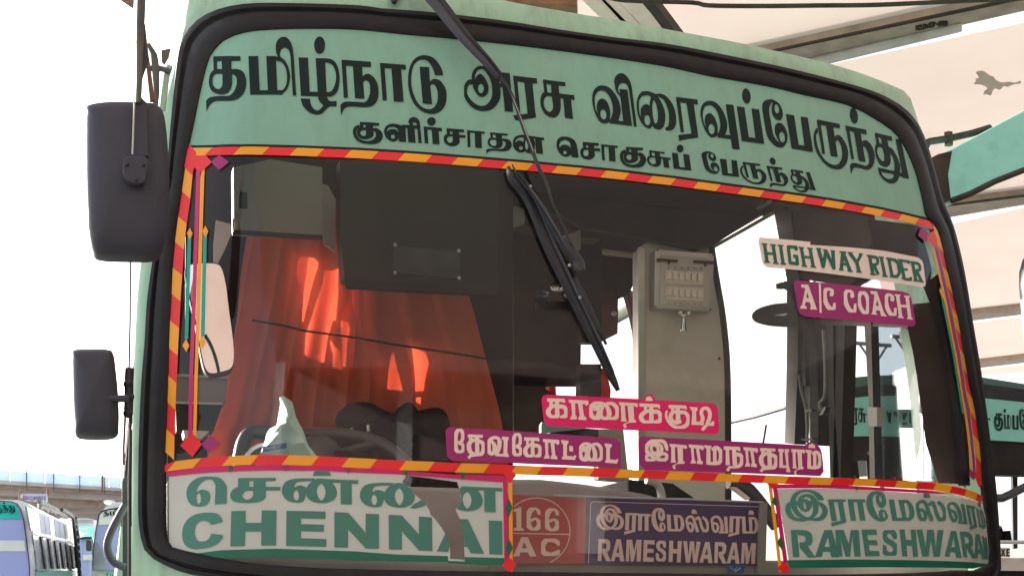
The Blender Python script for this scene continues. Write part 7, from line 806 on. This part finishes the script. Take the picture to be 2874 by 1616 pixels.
# seats and daylight seen low in the gap
IS('seat_cover', 'H', '1905,-60 1960,-60 1995,100 1990,180 1915,150', 2.4, .1, 'curtain'); IS('seat_cover', 'H', '1520,-50 1590,-50 1600,130 1560,130', 2.3, .1, 'curtain')
IS('green_cover', 'H', '1500,330 1830,375 1490,410 1490,350', 1.2, .02, 'fheader')
IS('black_box', 'H', '1560,405 1830,375 1905,380 1905,440 1560,440', 1.1, .3, 'cloth')
IS('rear_panel', 'H', '1905,380 2085,380 2110,620 2130,760 1905,745', 1.4, .05, 'dash')
# the cream panel with the switch box
YW = 1.55
pn = thing('partition_board', 'grey-cream upright panel carrying the switch box in the middle of the cab', 'panel', tuple(atY(K('P', '1920,1300'), YW)[0]))
IS('panel', 'P', '1800,690 1850,660 1960,640 1998,700 2020,800 2032,900 2042,1060 2042,1420 1800,1420', YW, .05, 'panel', pn, .004)
IS('metal_edge', 'P', '1791,700 1812,690 1812,1420 1791,1420', YW-.02, .06, 'alu', pn, .003)
tube('rubber_edge', atY(smooth_px([(1996, 690), (2012, 790), (2030, 900), (2042, 1060), (2044, 1420)], 4), YW), .014, M['gasket'], pn, 8)
lathe_ball('screw', atY(K('F', '372,1303'), YW-.005)[0], .006, M['plastic'], pn)
IS('top_bracket', 'N2', '1520,520 1700,380 1850,370 2200,460 2220,560 1680,500 1640,600 1520,640', 1.6, .05, 'dbrown', bus)
sw = thing('switch_box', 'grey metal box with two rows of rocker switches and two brass latches', 'switch box', tuple(atY(K('N2', '1960,800'), YW-.12)[0]))
YS = YW-.06
IS('box', 'N2', '1660,510 1690,500 2262,545 2245,1140 1655,1100', YS, .055, 'alu', sw, .004)
IS('face', 'N2', '1720,560 2225,590 2205,1095 1705,1065', YS-.004, .01, 'panel', sw, .001)
for k, (x0, y0, x1, y1) in enumerate([(1680, 610, 1885, 625), (2050, 630, 2250, 640)]):
    tube('latch', atY(K('N2', '%d,%d %d,%d' % (x0, y0, x1, y1)), YS-.012), .0058, M['brass'], sw, 8)
    tube('latch_tongue', atY(K('N2', '%d,%d %d,%d' % ((x0+x1)//2+20, y0+8, (x0+x1)//2+20, y0+48)), YS-.012), .0045, M['brass'], sw, 6)
for r_, (yy, h) in enumerate(((715, 150), (880, 150))):
    IS('switch_plate', 'N2', '%d,%d %d,%d %d,%d %d,%d' % (1772, yy, 2155, yy+20, 2150, yy+h, 1768, yy+h-20), YS-.01, .008, 'switch', sw, .001)
    for k in range(6):
        x = 1788+k*62; y = yy+22+k*3.2; b_ = IS('switch', 'N2', '%g,%g %g,%g %g,%g %g,%g' % (x, y, x+40, y+2, x+38, y+76, x-2, y+74), YS-.022, .014, 'lab', sw, .0012)
for k in range(6):
    x = 1795+k*66; y = 690+k*2; tube('mark', atY(K('N2', '%g,%g %g,%g %g,%g' % (x-8, y-6, x+10, y-5, x+2, y+14)), YS-.012), .0013, M['brass'], sw, 4); tube('mark', atY(K('N2', '%g,%g %g,%g' % (x-4, y+355, x+9, y+365)), YS-.012), .0014, M['brass'], sw, 4)
for s_ in ('1685,512', '2250,560', '2225,1118', '1668,1088'): lathe_ball('screw', atY(K('N2', s_), YS-.004)[0], .004, M['brass'], sw)
bl = thing('bell', 'chrome bell horn hanging under the switch box', 'bell', tuple(atY(K('N2', '1955,1170'), YS)[0]))
Q = atY(K('N2', '1955,1180 1950,1250 1945,1335'), YS-.01); tube('tube', Q, [.010, .012, .014], M['chrome'], bl, 14); tube('tube_rim', [Q[2]-[0, 0, .002], Q[2]+[0, 0, .003]], .0165, M['chrome'], bl, 14)
for s_ in ('1918,1150', '1955,1180', '1998,1152'): lathe_ball('knob', atY(K('N2', s_), YS-.015)[0], .011, M['chrome'], bl)
# beam between roof and right side, right wall with its openings
XW = 1.22
IS('roof_lining', 'P', '1500,400 2200,480 2180,575 2000,690 1960,700 1640,640 1500,560', 1.5, .03, 'dark')
tube('trim_line', atX(K('F', '200,487 450,340 745,168'), XW-.03), .007, M['alu'], bus, 6)
slabX('cant_lining', 'F', '120,500 760,150 890,80 1900,220 1900,420 1880,330 1340,250 765,235 300,500 290,560', XW, .03, M['tvbox'], bus)
def WX_(name, c, s, m, X=XW, d=.05): return slabX(name, c, s, X, d, M[m], bus)
WX_('side_post', 'F', '765,225 880,200 945,700 1000,1500 865,1500 860,740', 'plastic'); WX_('side_post', 'N3', '445,-20 530,-20 528,400 500,1020 425,1010 440,400', 'plastic', XW-.01)
WX_('upper_side_panel', 'F', '880,180 1500,270 1480,430 1440,560 1380,720 1300,780 900,720', 'dbrown', XW+.01)
WX_('arm_stand_in', 'F', '1500,270 1820,340 1700,560 1400,760 1380,720 1440,560', 'turq', XW+.35, .02)  # turquoise sheet added for the roof arm glimpsed through the door glass
WX_('side_post', 'N3', '585,-10 655,-10 690,700 685,1030 625,1010 620,500', 'plastic', XW-.02)
WX_('metal_strip', 'N3', '528,0 580,0 625,700 620,1000 600,760 560,500 528,480', 'alu', XW+.02, .02)
WX_('door_leaf_post', 'N3', '735,60 800,60 810,700 850,1280 780,1280 765,700 745,100', 'plastic', XW-.03)
WX_('door_leaf_post', 'N3', '830,40 895,55 880,600 860,1275 800,1280 820,500', 'tvbox', XW-.03)
WX_('crossbar', 'N3', '700,85 1420,110 1420,60 700,30', 'plastic', XW-.035, .03)
WX_('door_leaf_post', 'N3', '1045,60 1098,65 1115,700 1130,1285 1088,1285 1082,700', 'plastic', XW-.04, .03)
WX_('metal_strip', 'N3', '1082,300 1112,300 1128,700 1128,1280 1090,1280', 'alu', XW-.02, .01)
WX_('door_latch', 'N3', '1075,730 1145,730 1145,880 1085,878 1070,800', 'dash', XW-.07, .03)
hz = prism_pts('door_glass', atX(K('N3', '1098,68 1460,80 1500,300 1550,700 1600,1200 1700,1310 1130,1290 1118,700'), XW+.0), (.005, 0, 0), HAZYGLASS, bus)
WX_('door_hinge', 'N3', '1478,655 1545,650 1562,800 1520,808 1478,770', 'plastic', XW-.06)
tube('glass_edge', atX(K('N3', '1500,290 1508,700 1508,1290'), XW-.01), .002, M['plastic'], bus, 4)
tube('handrail', atX(smooth_px(K('N3', '730,130 745,400 740,640 700,700 715,760 745,740'), 3), XW-.12), .008, M['pole'], bus, 8)
tube('curved_rail', atX(smooth_px(K('N3', '540,480 555,600 590,730 600,900 600,1010'), 3), XW-.1), .006, M['pole'], bus, 8)
for s_ in ('585,745 635,748 635,765 590,770', '550,975 640,970 640,985 555,990', '690,790 720,790 745,730 738,725'): slabX('bracket', 'N3', s_, XW-.14, .02, M['plastic'], bus)
decal('pillar_lining', [K('N3', '1440,-100 1760,-100 1830,300 1900,700 1940,1000 1960,1340 1700,1318 1600,1000 1560,700 1500,300 1460,120')], -.035, M['dbrown'], bus)
decal('pillar_face', [K('N3', '1560,-250 1700,-330 1790,0 1850,300 1900,600 1940,1000 1955,1340 1860,1340 1830,900 1760,400 1660,-20')], -.03, M['dark'], bus)
decal('pillar_face', [K('F', '1500,262 1800,300 1900,330 1985,640 1960,760 1880,760 1800,560 1690,620 1560,560')], -.033, M['dark'], bus)
# fan bracket silhouette on the post
fb = thing('bracket_arm', 'black rounded bracket arm fixed to the side post', 'bracket', tuple(atX(K('F', '700,980'), XW-.2)[0]))
o1 = smooth_px(K('F', '865,900 760,910 660,940 612,980 615,1020 660,1050 760,1070 860,1072'), 3)
prism_pts('arm', at_plane(list(o1)+K('F', '940,1090 940,880'), (XW-.1, 0, 0), (1, .0, 0)), (.03, 0, 0), M['plastic'], fb)
prism_pts('hook', at_plane(K('F', '782,765 850,742 940,745 940,850 880,830 845,805 785,800'), (XW-.1, 0, 0), (1, 0, 0)), (.03, 0, 0), M['plastic'], fb)
slabX('slot', 'F', '765,990 862,975 862,985 840,995', XW-.103, .002, M['banner'], fb)
# outside seen through the side window: pale awning
aw = thing('side_awning', 'pale translucent awning sheet seen through the side window', 'awning', tuple(atX(K('F', '500,600'), 3.2)[0]))
prism_pts('sheet', atX(K('F', '-200,500 300,200 900,50 1100,200 1000,1390 860,1315 410,1085 -200,780'), 3.4), (.02, 0, 0), M['awn'], aw)
mk = tube('overhead_wire', atX(K('I', '400,345 640,290 860,225'), 3.3), .012, M['gasket']); tag(mk, 'dark wire crossing the bright side window', 'wire')
mk = tube('overhead_wire', atX(K('I', '690,480 712,350'), 3.3), .008, M['gasket']); tag(mk, 'short hanging wire end in the bright side window', 'wire')
# inside mirror at the left edge
mi = thing('inside_mirror', 'tall rounded mirror, pale with reflected canopy, behind the left edge of the glass', 'mirror', tuple(atY(K('D', '1520,1000'), .55)[0]))
mo = smooth_px(K('D', '1360,640 1400,622 1480,616 1560,620 1600,650 1630,760 1655,950 1685,1180 1690,1300 1670,1370 1600,1398 1530,1408 1490,1380 1460,1280 1420,1050 1375,850 1350,700'), 4, True)
md = rays(mo).mean(0); md /= np.linalg.norm(md); mrf = np.array([.15, -1, .38]); mrf /= np.linalg.norm(mrf); mn_ = mrf-md; mn_ /= np.linalg.norm(mn_)
m0 = atY(K('D', '1530,1000'), .45)[0]; mp = at_plane(mo, m0, mn_); cc = mp.mean(0)
prism_pts('shell', cc+(mp-cc)*1.045-mn_*.006, -mn_*.03, M['plastic'], mi, .004)
# the glass is tilted to reflect the pale canopy and pass for bright sky
prism_pts('mirror_glass', mp, -mn_*.005, M['mirror'], mi)
tube('cable', at_plane(smooth_px(K('D', '1485,1130 1530,1210 1565,1310 1585,1400'), 3), m0+mn_*.006, mn_), .0035, M['plastic'], mi, 6)
# lower left clutter
IS('ledge', 'N5', '60,410 460,425 440,620 60,620', .85, .1, 'cab', bus); IS('ledge_top', 'N5', '60,405 462,420 460,440 60,425', .84, .03, 'dash', bus)
tube('ledge_edge', atY(K('N5', '60,620 420,630'), .84), .004, M['alu'], bus, 6); IS('ledge', 'N5', '60,630 420,640 350,840 70,835', .88, .08, 'dbrown', bus); IS('pale_ledge', 'N5', '120,830 320,838 260,890 130,880', .8, .1, 'panel', bus)
# seat and bag
st = thing('driver_seat', 'black driver seat behind the steering wheel', 'seat', tuple(atY(K('N5', '1700,1100'), 1.5)[0]))
prism_pts('backrest', atY(smooth_px(K('N5', '1300,800 1310,700 1360,650 1500,640 1600,690 1740,710 1900,680 2060,650 2130,690 2160,780 2170,1000 2180,1500 1280,1500'), 3, True), .86), (0, .08, 0), M['cloth'], st, .02)
bg_ = thing('black_bag', 'black cloth bag with zip pulls slung over the driver seat', 'bag', tuple(atY(K('N5', '1600,800'), 1.4)[0]))
V = []; F = []; ol = smooth_px(K('N5', '1290,830 1300,720 1350,650 1430,620 1500,618 1570,660 1650,690 1740,705 1770,650 1840,620 1890,655 1930,740 1930,860 1890,940 1820,960 1750,920 1680,880 1500,870 1380,850'), 3, True)
A = atY(ol, .82); cc = A.mean(0); N = len(A)
for sc, dy in ((0, -.11), (.4, -.10), (.7, -.07), (.9, -.035), (1, 0), (.97, .04)):
    R = cc+(A-cc)*sc; R[:, 1] = .82+dy; V += [tuple(p) for p in R]
for j in range(5):
    for i in range(N): F.append((j*N+i, j*N+(i+1) % N, (j+1)*N+(i+1) % N, (j+1)*N+i))
F.append(tuple(range(5*N, 6*N))); mesh('body', V, F, M['cloth'], bg_, True)
for s_ in ('1527,790 1530,840', '1403,815 1406,850'): tube('zip_pull', atY(K('N5', s_), .705), .0045, M['alu'], bg_, 6)
# steering wheel
stw = thing('steering_wheel', 'large black steering wheel behind the tape', 'steering wheel', tuple(atY(K('N5', '1180,1200'), .75)[0]))
arcp = smooth_px(K('N5', '1830,1110 1740,1010 1600,925 1400,875 1180,862 960,868 780,850 640,850 590,900 560,1000 560,1120 700,1260 950,1330 1300,1350 1650,1290 1830,1200'), 5, True)
Q = atY(arcp, .55); Q[:, 1] += (Q[:, 2]-Q[:, 2].min())*.7; Q[:, 1] -= .1
Q = np.vstack([Q, Q[:1]]); dpt = []
for p, px in zip(Q[:-1], arcp): d = rays([px])[0]; t = (p[1]-CAM[1])/d[1]; dpt.append(CAM+d*t)
tube('rim', dpt+[dpt[0]], .02, M['wheel'], stw, 10)
hub = np.mean(dpt, 0); lathe_ball('hub', hub, .07, M['wheel'], stw, None or (1, .5, 1)) if False else lathe_ball('hub', hub, .07, M['wheel'], stw, (1, .5, 1))
for k in (10, 45, 75): tube('spoke', [hub, dpt[min(k, len(dpt)-1)]], .012, M['wheel'], stw, 8)
# dashboard
IS('dashboard', 'P', '600,1350 1440,1372 1440,1640 600,1640', .22, .35, 'dashl', bus, .01)
IS('dashboard_end', 'P', '470,1345 610,1350 610,1640 470,1640', .50, .2, 'dash', bus, .01)
IS('instrument_hood', 'P', '800,1262 1000,1262 1180,1330 1240,1380 1500,1380 700,1380 700,1300', .50, .25, 'cloth', bus, .01)
IS('dash_hood', 'H', '1180,740 1500,742 1650,758 1800,775 2050,812 2250,848 2360,880 2360,1000 1180,1000', .42, .35, 'dashl', bus, .012)
IS('dash_lower', 'P', '1380,1560 2720,1580 2720,1640 1380,1640', .14, .3, 'dashl', bus, .008)
IS('dash_lower', 'P', '600,1560 1400,1585 1400,1640 600,1640', .17, .2, 'dashl', bus, .008)
IS('dark_seat', 'H', '2120,740 2450,770 2640,900 2640,1000 2120,900', .9, .4, 'cloth', bus, .01)
tube('grab_rail', atY(smooth_px(K('I', '440,760 560,800 640,880 730,1000 790,1080'), 3), .55), .022, M['plastic'], bus, 10)
tube('white_rim', atY(smooth_px(K('H', '2250,745 2310,760 2350,810 2365,880'), 3), .7), .014, M['dash'], bus, 8)
IS('pale_strip', 'I', '455,795 500,800 600,880 580,890', .52, .02, 'panel', bus)
# route board standing behind the glass
YB = .13
bd = thing('route_board', 'red and navy route board numbered 166 AC for RAMESHWARAM behind the glass', 'sign', tuple(atY(K('P', '1750,1580'), YB)[0]))
IS('red_panel', 'H', '1230,852 1818,878 1806,1352 1230,1352', YB, .03, 'bred', bd, .001)
slab('navy_panel', 'B1', '38,25 2470,95 2430,975 0,948', YB, .03, M['navy'], bd, .001)
IS('frame', 'B1', '2462,88 2550,98 2520,1100 2425,1100', YB-.015, .05, 'dash', bd, .002)
tube('top_edge', atY(K('B1', '-420,-10 500,28 1500,50 2490,92'), YB-.004), .0028, M['banner'], bd, 6)
bpt = (0, YB, 0); bn_ = (0, -1, 0)
decal_plane('lettering', LET['brd1'], bpt, bn_, .0035, M['bcream'], bd, 'cream Tamil lettering'); decal_plane('lettering', LET['brd2'], bpt, bn_, .0035, M['bcream'], bd, 'cream capital letters RAMESHWARAM')
decal_plane('border_line', LET['brdline'], bpt, bn_, .003, M['bcream'], bd); decal_plane('lettering', LET['n166'], bpt, bn_, .0035, M['bcream'], bd, 'cream numerals 166'); decal_plane('lettering', LET['nAC'], bpt, bn_, .0035, M['bcream'], bd, 'cream letters AC')
decal_plane('ring', LET['ring'], bpt, bn_, .003, M['bcream'], bd)
tg = IS('blue_tag', 'B1', '1982,958 2240,960 2210,1080 2010,1080', YB-.02, .002, 'blue', None); tag(tg, 'small blue tag stuck at the foot of the route board', 'tag')
tube('tag_mark', atY(K('B1', '2030,985 2080,1040 2120,985 2090,1060 2170,1000'), YB-.022), .0016, M['banner'], tg, 4)
# plastic bag standing on the dash
BO = smooth_px(K('G', '2020,150 2050,142 2080,160 2112,185 2125,230 2140,290 2170,350 2200,410 2215,460 2240,520 2290,640 1850,640 1880,560 1910,490 1925,430 1952,376 1985,375 2005,340 2012,290 2022,240 2026,190'), 2, True)
pb_ = thing('plastic_bag', 'pale green crumpled plastic bag with a blue printed bar leaning behind the glass', 'bag', tuple(atY(K('G', '2070,600'), .25)[0]))
from mathutils import noise as mn
A = atY(BO, .25); cc = A.mean(0); V = []; F = []; N = len(A); RG = [0, .12, .25, .38, .5, .62, .74, .85, .94, 1.0]
for sc in RG:
    for i in range(N):
        p = cc+(A[i]-cc)*sc; d = (1-sc**2)*.07; w = mn.noise(Vector((p[0]*22, 3, p[2]*14)))*.030+mn.noise(Vector((p[0]*60, 7, p[2]*30)))*.012; V.append((p[0], .25-d+w*(1-sc**6), p[2]))
for j in range(len(RG)-1):
    for i in range(N): F.append((j*N+i, j*N+(i+1) % N, (j+1)*N+(i+1) % N, (j+1)*N+i))
F.append(tuple(range((len(RG)-1)*N, len(RG)*N))); mesh('sheet', V, F, M['bag'], pb_, True)
IS('blue_bar', 'G', '1898,505 2072,478 2070,518 1900,545', .155, .002, 'blue', pb_)
for s_ in ('1915,530 1925,508 1935,506 1930,518 1920,522', '1940,522 1946,514 1950,522', '1958,520 1964,512 1970,520', '1978,518 1986,510 1990,520'): tube('print_mark', atY(K('G', s_), .153), .0012, M['banner'], pb_, 4)
wc = tube('white_cable', atY(smooth_px(K('G', '1780,575 1820,530 1860,505 1912,488'), 4), .3), .005, M['banner']); tag(wc, 'thin white cable curving beside the plastic bag', 'cable')
